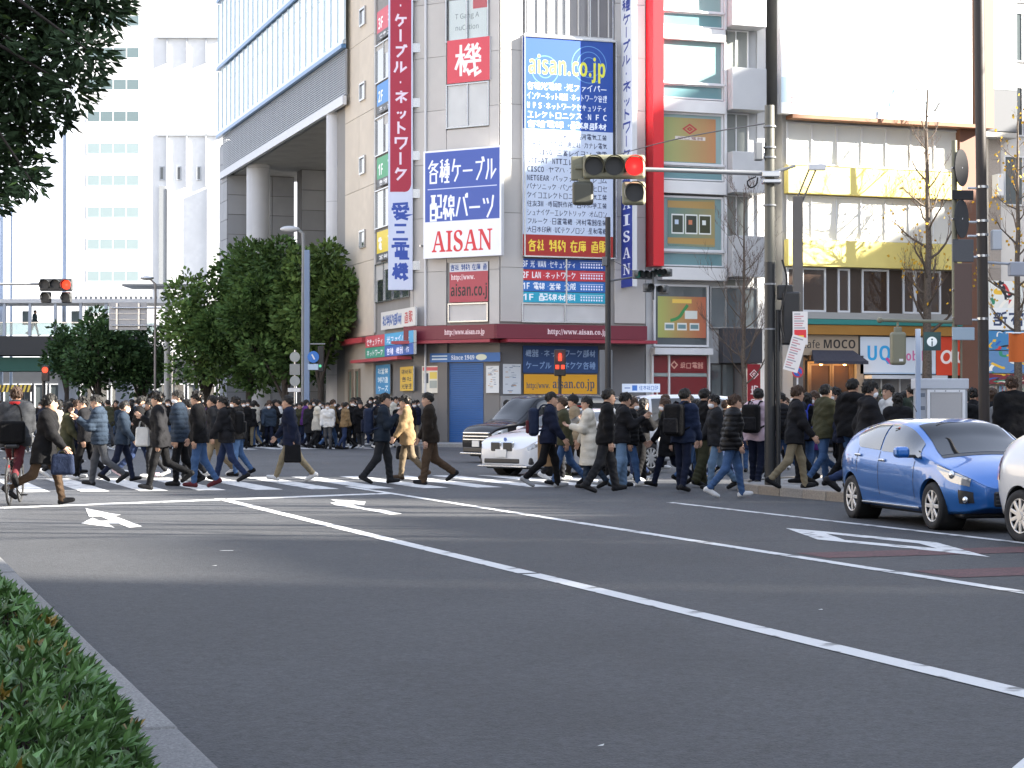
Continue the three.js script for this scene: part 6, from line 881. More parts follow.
function wheel(root, x, R, z, w, spokes, rimMat, side) {
  const t = tyreGeo(R, w); t.translate(x, R, z); const tyre = part('wheel', t, M.rubber, root), o = side * w * 0.36;
  const dish = new THREE.CylinderGeometry(R * 0.66, R * 0.66, w * 0.5, 28); dish.rotateZ(Math.PI / 2); dish.translate(x - side * 0.02, R, z); part('wheel_well', dish, mat([0.02, 0.02, 0.022], 0.6), tyre);
  const rim = [new THREE.TorusGeometry(R * 0.66, R * 0.045, 8, 36).rotateY(Math.PI / 2).translate(x + o, R, z)];
  for (let k = 0; k < spokes; k++) { const a = k / spokes * Math.PI * 2, g = rbox(-0.012, 0.012, R * 0.1, R * 0.66, -R * 0.085, R * 0.085, 0.01, 1); g.rotateX(a); g.translate(x + o, R, z); rim.push(g); }
  const hub = new THREE.CylinderGeometry(R * 0.17, R * 0.17, 0.04, 16); hub.rotateZ(Math.PI / 2); hub.translate(x + o, R, z); rim.push(hub);
  part('rim', rim, rimMat, tyre);
}
const chrome = mat([0.62, 0.63, 0.64], 0.15, { metalness: 1 }), rimSilver = mat([0.58, 0.57, 0.55], 0.35, { metalness: 0.6 }), screenGlass = phys([0.008, 0.009, 0.010], 0.04, { specularIntensity: 0.5 }), carGlass = phys([0.012, 0.014, 0.016], 0.03, { clearcoat: 1, clearcoatRoughness: 0.01, specularIntensity: 1 }), lampGlass = phys([0.30, 0.315, 0.33], 0.1, { clearcoat: 1, metalness: 0.5 }), gapShade = mat([0.012, 0.012, 0.013], 0.6), trimBlack = mat([0.02, 0.02, 0.021], 0.45), plateMat = mat([0.62, 0.62, 0.6], 0.5);
function paint(rgb, metal = 0.35) { return phys(rgb, 0.32, { metalness: metal, clearcoat: 1, clearcoatRoughness: 0.03 }); }
function car(name, label, category, c, body, pos, turn, group) {
  const t = thing(name, label, category, pos, turn, group), k = carSkin(c), W = c.w / 2;
  let brush = new Brush(skinMesh(k)); brush.updateMatrixWorld();
  for (const z of c.axles) for (const sd of [-1, 1]) { const g = new THREE.CylinderGeometry(c.wr * 1.13, c.wr * 1.13, 0.5, 32); g.rotateZ(Math.PI / 2); const b = new Brush(g); b.position.set(sd * (W - 0.02), c.wr + 0.01, z); b.updateMatrixWorld(); brush = csg.evaluate(brush, b, SUBTRACTION); brush.updateMatrixWorld(); }
  let g = brush.geometry; part('body', g, body, t);
  part('underbody', rbox(-W * 0.8, W * 0.8, 0.16, 0.34, c.rear + 0.25, c.front - 0.25, 0.04), trimBlack, t);
  for (const z of c.axles) for (const sd of [-1, 1]) { wheel(t, sd * (W - 0.115), c.wr, z, 0.2, c.spokes, rimSilver, sd); part('arch_liner', (() => { const q = new THREE.CylinderGeometry(c.wr * 1.12, c.wr * 1.12, 0.3, 24, 1, true, 0, Math.PI * 2); q.rotateZ(Math.PI / 2); q.translate(sd * (W - 0.2), c.wr + 0.01, z); return q; })(), mat([0.012, 0.012, 0.012], 0.9, { side: THREE.DoubleSide }), t); }
  for (const sd of [-1, 1]) {
    for (const [za, zb, lo, hi] of c.sideGlass) part('side_window', patch(k, za, zb, lo, hi, sd, 0.007), carGlass, t);
    for (const [z, s0, s1] of c.seams) { part('door_seam', patch(k, z - 0.006, z + 0.006, s0, s1, sd, 0.003, 1, 10), gapShade, t); }  // dark strips laid on the skin to draw the shaded door gaps
    for (const [z, s] of c.handles) { const p = k.pt(z, s), n = k.normal(z, s); part('door_handle', rbox(sd * (p.x + 0.012) - 0.018, sd * (p.x + 0.012) + 0.018, p.y - 0.018, p.y + 0.018, z - 0.09, z + 0.09, 0.015), c.handleMat ?? body, t); }
    if (c.mirror) { const [z, y] = c.mirror, p = k.pt(z, 2.05); const m = part('mirror', rbox(sd * (p.x + 0.06), sd * (p.x + 0.25), y - 0.07, y + 0.07, z - 0.07, z + 0.07, 0.05, 3), body, t); part('mirror_stalk', rbox(sd * (p.x - 0.03), sd * (p.x + 0.1), y - 0.07, y - 0.03, z - 0.02, z + 0.03, 0.01), trimBlack, m); }
    for (const [za, zb, lo, hi] of c.headlight) { const h = part('headlight', patch(k, za, zb, lo, hi, sd, 0.008), lampGlass, t); const zc = lerp(za, zb, 0.55), p = k.pt(zc, (typeof lo === 'function' ? lo(zc) : lo) * 0.5 + (typeof hi === 'function' ? hi(zc) : hi) * 0.5), n = k.normal(zc, 1.8); const sp = new THREE.SphereGeometry(0.055, 12, 8); sp.scale(0.6, 1, 1); sp.translate(sd * (p.x + 0.0), p.y, p.z + 0.005); part('lamp_bowl', sp, chrome, h); }
    for (const [za, zb, lo, hi] of c.taillight ?? []) part('taillight', patch(k, za, zb, lo, hi, sd, 0.008), phys([0.35, 0.01, 0.012], 0.1, { clearcoat: 1 }), t);
    if (c.fog) { const [y, x] = c.fog; part('fog_surround', patch(k, c.front - 0.25, c.front - 0.1, 0.55, 1.25, sd, 0.006), trimBlack, t); const q = k.pt(c.front - 0.17, 0.75); part('fog_lamp', (() => { const g = new THREE.SphereGeometry(0.05, 14, 10); g.scale(0.7, 1, 1); g.translate(sd * q.x, q.y, q.z); return g; })(), chrome, t); }
  }
  const [wa, wb] = c.windscreen; part('windscreen', [patch(k, wa, wb, 3.12, 4, 1, 0.007, 14, 10), patch(k, wa, wb, 3.12, 4, -1, 0.007, 14, 10)], screenGlass, t);
  if (c.rearGlass) part('rear_window', [patch(k, ...c.rearGlass, 3.15, 4, 1, 0.007, 10, 10), patch(k, ...c.rearGlass, 3.15, 4, -1, 0.007, 10, 10)], carGlass, t);
  part('cowl', [patch(k, wb, wb + 0.09, 3.1, 4, 1, 0.004, 2, 8), patch(k, wb, wb + 0.09, 3.1, 4, -1, 0.004, 2, 8)], trimBlack, t);
  c.extra?.(t, k, W, body); return t;
}
const hatch = {
  w: 1.70, rear: -1.93, front: 2.07, wr: 0.29, axles: [-1.275, 1.275], spokes: 8, handleMat: null,
  top: [[-1.93, 0.93], [-1.90, 1.07], [-1.78, 1.19], [-1.3, 1.295], [-0.7, 1.345], [-0.1, 1.345], [0.25, 1.30], [0.7, 1.12], [1.28, 0.915], [1.6, 0.83], [1.9, 0.71], [2.07, 0.58]],
  belt: [[-1.93, 0.82], [-1.5, 0.93], [-0.6, 0.89], [0.6, 0.84], [1.2, 0.79], [1.9, 0.65], [2.07, 0.52]],
  plan: [[-1.93, 0.72], [-1.82, 0.86], [-1.5, 0.965], [-0.9, 1.0], [1.0, 1.0], [1.5, 0.965], [1.85, 0.84], [2.0, 0.66], [2.07, 0.48]],
  roofW: [[-1.93, 0.6], [-1.2, 0.66], [-0.3, 0.70], [0.4, 0.70], [1.2, 0.78]], bottom: [[-1.93, 0.42], [-1.75, 0.28], [-1.3, 0.22], [1.3, 0.2], [1.85, 0.22], [2.07, 0.30]],
  windscreen: [0.28, 1.2], rearGlass: [-1.86, -1.5],
  sideGlass: [[-0.28, 0.98, (z) => 2.12 + 0.06 * smooth(0.7, 1, z), (z) => 2.94 - 0.02 * z - 0.72 * smooth(0.72, 1.0, z)], [-1.22, -0.33, (z) => 2.14 + 0.35 * smooth(-1.0, -1.24, z), (z) => 2.94 - 0.35 * smooth(-1.05, -1.24, z)]],
  seams: [[-0.305, 0.45, 2.1], [0.80, 0.5, 2.0], [-1.02, 1.2, 2.1]], handles: [[-0.18, 1.82], [-0.98, 1.86]], mirror: [0.72, 0.93],
  headlight: [[1.40, 1.94, (z) => 1.92 - 0.42 * smooth(1.35, 1.75, z), (z) => 2.2 - 0.1 * smooth(1.6, 1.95, z)]], taillight: [[-1.9, -1.72, 1.3, 2.2]], fog: [0.45, 0.66],
  extra(t, k, W) {
    part('lower_grille', rbox(-0.4, 0.4, 0.30, 0.50, 2.0, 2.085, 0.04), trimBlack, t); for (let i = 0; i < 4; i++) part('grille_bar', rbox(-0.37, 0.37, 0.33 + i * 0.045, 0.342 + i * 0.045, 2.083, 2.095, 0.005), mat([0.05, 0.05, 0.052], 0.4), t);
    part('badge', disc(0, 0.66, 2.05, 0.05, 0.03), chrome, t); part('number_plate', rbox(-0.165, 0.165, 0.36, 0.525, 2.09, 2.105, 0.005), plateMat, t); part('roof_antenna', rod(V(0, 1.43, -1.0), V(0, 1.58, -1.18), 0.006), M.black, t);
    for (const s of [-1, 1]) part('sill_strip', rbox(s * (W * 0.955), s * (W * 0.975), 0.235, 0.26, -0.9, 0.9, 0.006), chrome, t);
  },
};
hatch.handleMat = chrome;
const blueCar = car('parked_car', 'shiny blue hatchback parked at the right kerb', 'car', hatch, paint([0.012, 0.12, 0.40], 0.4), [13.46, 0, -21.5], -0.125, 'cars parked along the right kerb');
car('parked_car', 'white hatchback cut off by the right edge, parked ahead of the blue car', 'car', { ...hatch, spokes: 10 }, paint([0.62, 0.62, 0.61], 0.05), [13.06, 0, -16.85], 0.0, 'cars parked along the right kerb');
const saloon = {
  w: 1.87, rear: -2.5, front: 2.44, wr: 0.345, axles: [-1.48, 1.495], spokes: 10, handleMat: chrome,
  top: [[-2.5, 0.88], [-2.42, 1.02], [-1.9, 1.10], [-1.5, 1.15], [-0.9, 1.38], [-0.3, 1.475], [0.2, 1.46], [0.62, 1.34], [1.12, 1.06], [1.4, 0.99], [1.9, 0.92], [2.25, 0.80], [2.44, 0.64]],
  belt: [[-2.5, 0.84], [-1.8, 0.97], [0, 0.945], [1.2, 0.90], [2.1, 0.76], [2.44, 0.58]], plan: [[-2.5, 0.76], [-2.35, 0.88], [-1.8, 0.98], [1.4, 1.0], [1.95, 0.965], [2.25, 0.86], [2.38, 0.74], [2.44, 0.62]],
  roofW: [[-2, 0.66], [-0.8, 0.64], [0.4, 0.66], [1.2, 0.78]], bottom: [[-2.5, 0.42], [-2.2, 0.26], [1.8, 0.20], [2.3, 0.2], [2.44, 0.26]],
  windscreen: [0.30, 1.1], rearGlass: [-1.5, -0.8], sideGlass: [[-0.2, 0.95, 2.1, (z) => 2.94 - 0.7 * smooth(0.6, 0.96, z)], [-1.2, -0.26, (z) => 2.1 + 0.4 * smooth(-0.9, -1.22, z), (z) => 2.92 - 0.4 * smooth(-0.9, -1.22, z)]],
  seams: [[-0.23, 0.45, 2.1], [0.95, 0.5, 2.0], [-1.2, 0.9, 2.1]], handles: [[-0.1, 1.75], [-1.1, 1.78]], mirror: [0.78, 1.0],
  headlight: [[1.95, 2.36, 1.62, (z) => 2.05]], taillight: [[-2.48, -2.2, 1.4, 2.0]], fog: null,
  extra(t) {
    for (const s of [-1, 1]) { const g = part('kidney_grille', rbox(s * 0.03, s * 0.34, 0.53, 0.76, 2.36, 2.455, 0.07, 3), chrome, t); part('grille_mesh', rbox(s * 0.055, s * 0.315, 0.555, 0.735, 2.44, 2.462, 0.05, 2), trimBlack, g); part('intake', rbox(s * 0.5, s * 0.78, 0.26, 0.42, 2.2, 2.34, 0.04), trimBlack, t); }
    part('lower_intake', rbox(-0.55, 0.55, 0.27, 0.40, 2.34, 2.45, 0.04), trimBlack, t); part('number_plate', rbox(-0.165, 0.165, 0.42, 0.585, 2.445, 2.475, 0.005), plateMat, t); part('bonnet_badge', disc(0, 0.80, 2.33, 0.04, 0.02), mat([0.05, 0.12, 0.35], 0.3), t); part('splitter', rbox(-0.75, 0.75, 0.2, 0.235, 2.2, 2.44, 0.01), chrome, t);
  },
};
const dirTurn = (cr, cf) => { const x = cr * CS + cf * SN, z = cr * SN - cf * CS; return Math.atan2(x, z); };   // heading given as right / ahead of the camera
{ const p = at(578, 43.2); car('saloon_car', 'white saloon car stopped behind the crossing pedestrians', 'car', saloon, paint([0.58, 0.585, 0.59], 0.05), [p.x, 0, p.z], dirTurn(-0.70, -0.71)); }
const van = {
  w: 1.78, rear: -2.35, front: 2.4, wr: 0.325, axles: [-1.4, 1.45], spokes: 9, handleMat: chrome,
  top: [[-2.35, 1.3], [-2.28, 1.70], [-2.0, 1.80], [-1.0, 1.85], [0.3, 1.84], [0.75, 1.76], [1.35, 1.28], [1.62, 1.12], [2.1, 1.04], [2.3, 0.95], [2.4, 0.82]],
  belt: [[-2.35, 1.02], [0.4, 1.0], [1.4, 0.98], [2.2, 0.86], [2.4, 0.74]], plan: [[-2.35, 0.86], [-2.2, 0.95], [-1.8, 1.0], [1.6, 1.0], [2.1, 0.95], [2.3, 0.86], [2.4, 0.76]],
  roofW: [[-2.3, 0.78], [0.5, 0.78], [1.3, 0.84]], bottom: [[-2.35, 0.4], [-2.1, 0.26], [2.1, 0.22], [2.4, 0.28]], windscreen: [0.72, 1.5], rearGlass: [-2.3, -2.2],
  sideGlass: [[0.5, 1.35, 2.1, (z) => 2.94 - 0.74 * smooth(0.85, 1.37, z)], [-0.75, 0.42, 2.08, 2.93], [-2.05, -0.82, 2.08, 2.92]], seams: [[0.46, 0.4, 2.1], [1.35, 0.5, 2.0], [-0.8, 0.4, 2.1], [-2.05, 1, 2.1]], handles: [[0.36, 1.7], [-0.15, 1.7]], mirror: [1.12, 1.1],
  headlight: [[1.95, 2.36, 1.55, 2.08]], taillight: [[-2.34, -2.15, 1.6, 2.7]], fog: [0.42, 0.66],
  extra(t) { for (let i = 0; i < 3; i++) part('grille_bar', rbox(-0.62, 0.62, 0.60 + i * 0.09, 0.645 + i * 0.09, 2.36, 2.425, 0.015), chrome, t); part('grille', rbox(-0.6, 0.6, 0.58, 0.84, 2.3, 2.4, 0.03), trimBlack, t); part('lower_grille', rbox(-0.65, 0.65, 0.28, 0.42, 2.3, 2.41, 0.03), trimBlack, t); part('chrome_lip', rbox(-0.78, 0.78, 0.22, 0.27, 2.2, 2.42, 0.015), chrome, t); part('number_plate', rbox(-0.165, 0.165, 0.43, 0.595, 2.4, 2.43, 0.005), plateMat, t); },
};
{ const p = at(548, 53.2); car('minivan', 'black minivan with chrome grille behind the white saloon', 'van', van, phys([0.004, 0.004, 0.005], 0.6, { specularIntensity: 0.2, clearcoat: 0.55, clearcoatRoughness: 0.04 }), [p.x, 0, p.z], dirTurn(-0.82, -0.57)); }
{ const p = at(658, 57.5); car('minivan', 'silver white van with dark side windows behind the pedestrians', 'van', { ...van, top: van.top.map(([a, b]) => [a, b * 1.01]) }, paint([0.60, 0.61, 0.62], 0.15), [p.x, 0, p.z], dirTurn(-0.98, -0.2)); }
{ const p = at(836, 65), t = car('taxi', 'dark taxi with white roof lamp near the cafe', 'taxi', { ...van, extra(t, k, W, body) { van.extra(t, k, W, body); } }, phys([0.008, 0.010, 0.018], 0.6, { specularIntensity: 0.2, clearcoat: 0.55, clearcoatRoughness: 0.04 }), [p.x, 0, p.z], dirTurn(-0.95, -0.3)); part('roof_lamp', (() => { const g = new THREE.SphereGeometry(0.11, 16, 12); g.scale(1, 1.05, 1); g.translate(0, 1.94, 0.5); return g; })(), mat([0.75, 0.74, 0.70], 0.5), t); part('roof_lamp_foot', rbox(-0.08, 0.08, 1.82, 1.86, 0.42, 0.58, 0.01), M.black, t); }
// ---------------------------------------------------------------- people
// Bodies and clothes are smooth unions of tapered capsules, meshed with surface nets.
function capsule(p, b) { // b = [ax, ay, az, bx, by, bz, ra, rb]
  const dx = b[3] - b[0], dy = b[4] - b[1], dz = b[5] - b[2], px = p[0] - b[0], py = p[1] - b[1], pz = p[2] - b[2], L = dx * dx + dy * dy + dz * dz, t = L > 0 ? clamp((px * dx + py * dy + pz * dz) / L, 0, 1) : 0;
  return Math.hypot(px - dx * t, py - dy * t, pz - dz * t) - (b[6] + (b[7] - b[6]) * t);
}
function union(p, bones, k) { let d = 1e3; for (const b of bones) { const e = capsule(p, b), h = Math.max(k - Math.abs(d - e), 0) / k; d = Math.min(d, e) - h * h * k * 0.25; } return d; }
function bounds(bones, m) { const lo = [1e3, 1e3, 1e3], hi = [-1e3, -1e3, -1e3]; for (const b of bones) for (const o of [0, 3]) for (let i = 0; i < 3; i++) { const r = Math.max(b[6], b[7]) + m; lo[i] = Math.min(lo[i], b[o + i] - r); hi[i] = Math.max(hi[i], b[o + i] + r); } return [lo, hi]; }
function netMesh(sdf, lo, hi, cell, colorOf) {
  const n = lo.map((v, i) => Math.ceil((hi[i] - v) / cell) + 2), [nx, ny, nz] = n, val = new Float32Array(nx * ny * nz).fill(1), id = (i, j, k) => (k * ny + j) * nx + i, B = 5, q = [0, 0, 0];
  const P = (i, j, k) => { q[0] = lo[0] + i * cell; q[1] = lo[1] + j * cell; q[2] = lo[2] + k * cell; return q; };
  for (let k = 0; k < nz; k += B) for (let j = 0; j < ny; j += B) for (let i = 0; i < nx; i += B) {
    const d = sdf(P(i + B / 2, j + B / 2, k + B / 2)), far = Math.abs(d) > B * cell * 0.5 * 1.75 + 0.03;
    for (let c = k; c < Math.min(k + B, nz); c++) for (let b = j; b < Math.min(j + B, ny); b++) for (let a = i; a < Math.min(i + B, nx); a++) val[id(a, b, c)] = far ? d : sdf(P(a, b, c));
  }
  const vi = new Int32Array(nx * ny * nz).fill(-1), pos = [], idx = [];
  for (let k = 0; k < nz - 1; k++) for (let j = 0; j < ny - 1; j++) for (let i = 0; i < nx - 1; i++) {
    let m = 0; const v = []; for (let c = 0; c < 8; c++) { const x = val[id(i + (c & 1), j + (c >> 1 & 1), k + (c >> 2))]; v.push(x); if (x < 0) m |= 1 << c; }
    if (m === 0 || m === 255) continue;
    let x = 0, y = 0, z = 0, cnt = 0;
    for (let a = 0; a < 8; a++) for (const ax of [1, 2, 4]) { const b = a | ax; if (a === b || (v[a] < 0) === (v[b] < 0)) continue; const t = v[a] / (v[a] - v[b]); x += (a & 1) + (ax === 1 ? t : 0); y += (a >> 1 & 1) + (ax === 2 ? t : 0); z += (a >> 2) + (ax === 4 ? t : 0); cnt++; }
    vi[id(i, j, k)] = pos.length / 3; pos.push(lo[0] + (i + x / cnt) * cell, lo[1] + (j + y / cnt) * cell, lo[2] + (k + z / cnt) * cell);
  }
  const quad = (a, b, c, d, f) => { if (a < 0 || b < 0 || c < 0 || d < 0) return; if (f) idx.push(a, b, c, a, c, d); else idx.push(a, c, b, a, d, c); };
  for (let k = 1; k < nz - 1; k++) for (let j = 1; j < ny - 1; j++) for (let i = 1; i < nx - 1; i++) {
    const s = val[id(i, j, k)] < 0;
    if (s !== val[id(i + 1, j, k)] < 0) quad(vi[id(i, j - 1, k - 1)], vi[id(i, j, k - 1)], vi[id(i, j, k)], vi[id(i, j - 1, k)], s);
    if (s !== val[id(i, j + 1, k)] < 0) quad(vi[id(i - 1, j, k - 1)], vi[id(i - 1, j, k)], vi[id(i, j, k)], vi[id(i, j, k - 1)], s);
    if (s !== val[id(i, j, k + 1)] < 0) quad(vi[id(i - 1, j - 1, k)], vi[id(i, j - 1, k)], vi[id(i, j, k)], vi[id(i - 1, j, k)], s);
  }
  const N = pos.length / 3, g = new THREE.BufferGeometry(), nor = new Float32Array(N * 3), uv = new Float32Array(N * 2), e = cell * 0.6, w = [0, 0, 0], col = colorOf ? new Float32Array(N * 3) : null;
  for (let i = 0; i < N; i++) {
    const x = pos[3 * i], y = pos[3 * i + 1], z = pos[3 * i + 2], f = (a, b, c) => { w[0] = a; w[1] = b; w[2] = c; return sdf(w); };
    const gx = f(x + e, y, z) - f(x - e, y, z), gy = f(x, y + e, z) - f(x, y - e, z), gz = f(x, y, z + e) - f(x, y, z - e), l = Math.hypot(gx, gy, gz) || 1;
    nor[3 * i] = gx / l; nor[3 * i + 1] = gy / l; nor[3 * i + 2] = gz / l; uv[2 * i] = x + z * 0.8; uv[2 * i + 1] = y;
    if (col) { const c = colorOf(x, y, z); col[3 * i] = c[0]; col[3 * i + 1] = c[1]; col[3 * i + 2] = c[2]; }
  }
  g.setAttribute('position', new THREE.Float32BufferAttribute(pos, 3)); g.setAttribute('normal', new THREE.BufferAttribute(nor, 3)); g.setAttribute('uv', new THREE.BufferAttribute(uv, 2)); if (col) g.setAttribute('color', new THREE.BufferAttribute(col, 3)); g.setIndex(idx); return g;
}
const SKIN = [0.40, 0.24, 0.165];
// head: origin at the base of the skull, face towards +z, 0.235 high
const ell = (p, c, r) => { const x = (p[0] - c[0]) / r[0], y = (p[1] - c[1]) / r[1], z = (p[2] - c[2]) / r[2], k = Math.hypot(x, y, z); return (k - 1) * Math.min(r[0], r[1], r[2]); };
const smin = (a, b, k) => { const h = Math.max(k - Math.abs(a - b), 0) / k; return Math.min(a, b) - h * h * k * 0.25; };
function headSdf(p) {
  const ax = Math.abs(p[0]), q = [ax, p[1], p[2]];
  let d = ell(p, [0, 0.145, -0.012], [0.076, 0.093, 0.096]); d = smin(d, ell(p, [0, 0.07, 0.028], [0.058, 0.075, 0.066]), 0.05); d = smin(d, ell(p, [0, 0.012, 0.052], [0.030, 0.022, 0.034]), 0.035);
  d = Math.max(d, -ell(q, [0.032, 0.118, 0.098], [0.022, 0.013, 0.018]) * 0.8 - 0.0); d = smin(d, ell(q, [0.031, 0.118, 0.072], [0.014, 0.012, 0.012]), 0.006);
  d = smin(d, capsule(p, [0, 0.118, 0.084, 0, 0.078, 0.104, 0.009, 0.014]), 0.016); d = smin(d, ell(q, [0.012, 0.076, 0.092], [0.011, 0.008, 0.012]), 0.01);
  d = smin(d, ell(p, [0, 0.046, 0.084], [0.024, 0.008, 0.012]), 0.012); d = smin(d, ell(q, [0.028, 0.14, 0.078], [0.024, 0.008, 0.012]), 0.014);
  d = smin(d, ell(q, [0.080, 0.105, -0.008], [0.010, 0.032, 0.019]), 0.012); return smin(d, capsule(p, [0, -0.09, -0.03, 0, 0.06, -0.015, 0.056, 0.052]), 0.03);
}
const headColor = (x, y, z) => { const ax = Math.abs(x); if (z > 0.07 && Math.hypot((ax - 0.031) / 0.013, (y - 0.118) / 0.007) < 1) return [0.03, 0.025, 0.022]; if (z > 0.06 && Math.abs(ax - 0.033) < 0.02 && Math.abs(y - 0.142) < 0.006) return [0.03, 0.022, 0.018]; if (z > 0.07 && ax < 0.022 && Math.abs(y - 0.046) < 0.008) return [0.40, 0.17, 0.14]; return SKIN; };
const HEAD = netMesh(headSdf, [-0.12, -0.12, -0.14], [0.12, 0.26, 0.14], 0.0085, headColor), HEAD_FAR = netMesh(headSdf, [-0.12, -0.12, -0.14], [0.12, 0.26, 0.14], 0.018, headColor);
// hand: wrist at the origin, fingers towards -y, palm facing -x, thumb on +z
const handBones = [[0, 0.01, 0, 0, -0.035, 0, 0.021, 0.020], [0, -0.03, -0.022, 0, -0.085, -0.026, 0.014, 0.013], [0, -0.03, 0.018, 0, -0.085, 0.026, 0.014, 0.013], [0, -0.03, 0, 0, -0.085, 0, 0.015, 0.014]];
const fingers = []; [[0.028, 0.078], [0.010, 0.088], [-0.010, 0.082], [-0.028, 0.064]].forEach(([z, L]) => { fingers.push([0, -0.085, z, -0.012, -0.085 - L * 0.45, z * 1.08, 0.0095, 0.009], [-0.012, -0.085 - L * 0.45, z * 1.08, -0.034, -0.085 - L * 0.8, z * 1.1, 0.009, 0.008], [-0.034, -0.085 - L * 0.8, z * 1.1, -0.052, -0.085 - L * 0.92, z * 1.1, 0.008, 0.0075]); });
fingers.push([-0.004, -0.03, 0.024, -0.016, -0.062, 0.052, 0.013, 0.011], [-0.016, -0.062, 0.052, -0.03, -0.096, 0.054, 0.011, 0.009]);
const handSdf = (p) => { let d = union(p, handBones, 0.02); for (const f of fingers) d = smin(d, capsule(p, f), 0.004); return d; };
const HAND = netMesh(handSdf, [-0.08, -0.20, -0.06], [0.04, 0.04, 0.085], 0.0065, () => SKIN);
const mirrorX = (g) => { const m = g.clone(); m.scale(-1, 1, 1); const i = m.index.array; for (let k = 0; k < i.length; k += 3) { const t = i[k]; i[k] = i[k + 1]; i[k + 1] = t; } return m; };
const HAND_L = HAND, HAND_R = mirrorX(HAND);
// hair styles and head wear, in head space
const hairShell = (low, back, fringe, len, rough) => (p) => {
  const n = rough * (noise3(p[0] * 60 + 9, p[1] * 26 + 4, p[2] * 60) - 0.5) + rough * 0.8 * (noise3(p[0] * 25, p[1] * 25, p[2] * 25 + 7) - 0.5);
  let d = ell(p, [0, 0.150, -0.014], [0.096, 0.106, 0.114]) + n; const hairline = p[2] > 0.03 ? fringe : p[2] > -0.015 ? lerp(low, fringe, (p[2] + 0.015) / 0.045) : back;
  d = Math.max(d, hairline - p[1] + n * 0.6); if (len) { const t = ell([p[0], p[1], p[2]], [0, 0.155 - len / 2, -0.045], [0.088, len / 2 + 0.03, 0.062]) + n; d = smin(d, Math.max(t, p[2] - 0.012), 0.03); } return d;
};
const HAIRS = { short: hairShell(0.085, 0.04, 0.152, 0, 0.02), messy: hairShell(0.07, 0.03, 0.138, 0, 0.04), bob: hairShell(0.03, 0.0, 0.138, 0.22, 0.018), long: hairShell(0.03, -0.05, 0.142, 0.42, 0.02) };
const HAIR = {}, HAIR_FAR = {}; for (const k of Object.keys(HAIRS)) { HAIR[k] = netMesh(HAIRS[k], [-0.14, -0.35, -0.16], [0.14, 0.29, 0.13], 0.009); HAIR_FAR[k] = netMesh(HAIRS[k], [-0.14, -0.35, -0.16], [0.14, 0.29, 0.13], 0.02); }
const capSdf = (p) => { const d = Math.max(ell(p, [0, 0.165, -0.012], [0.097, 0.10, 0.112]), 0.135 - p[1]); const cuff = Math.max(ell(p, [0, 0.15, -0.012], [0.104, 0.12, 0.118]), Math.abs(p[1] - 0.155) - 0.024); return smin(smin(d, cuff, 0.01), Math.hypot(p[0], p[1] - 0.275, p[2] + 0.01) - 0.022, 0.01) + 0.003 * Math.sin(Math.atan2(p[0], p[2]) * 40); };
const CAP = netMesh(capSdf, [-0.14, 0.1, -0.16], [0.14, 0.32, 0.14], 0.009);
const maskSdf = (p) => { const outer = Math.min(ell(p, [0, 0.07, 0.030], [0.066, 0.078, 0.076]), ell(p, [0, 0.07, 0.085], [0.03, 0.03, 0.032])); return Math.max(outer, p[1] - 0.096 + 0.25 * Math.max(0, Math.abs(p[0]) - 0.03), 0.012 - p[1], 0.02 - p[2]); };
const MASK = netMesh(maskSdf, [-0.09, -0.02, 0.0], [0.09, 0.12, 0.14], 0.009);
const cloth = new Map(); function fabric(c, rough = 0.85) { const key = c.join() + rough; if (!cloth.has(key)) cloth.set(key, phys(c, rough, { specularIntensity: 0.25, map: T.fabric, bumpMap: T.fabricBump, bumpScale: 0.012 })); return cloth.get(key); }
const skinMat = mat([1, 1, 1], 0.55, { vertexColors: true }), maskMat = mat([0.72, 0.73, 0.74], 0.8), hairMats = { black: phys([0.010, 0.009, 0.008], 0.65, { specularIntensity: 0.5 }), brown: phys([0.04, 0.023, 0.014], 0.65, { specularIntensity: 0.5 }), grey: mat([0.18, 0.17, 0.16], 0.6) };
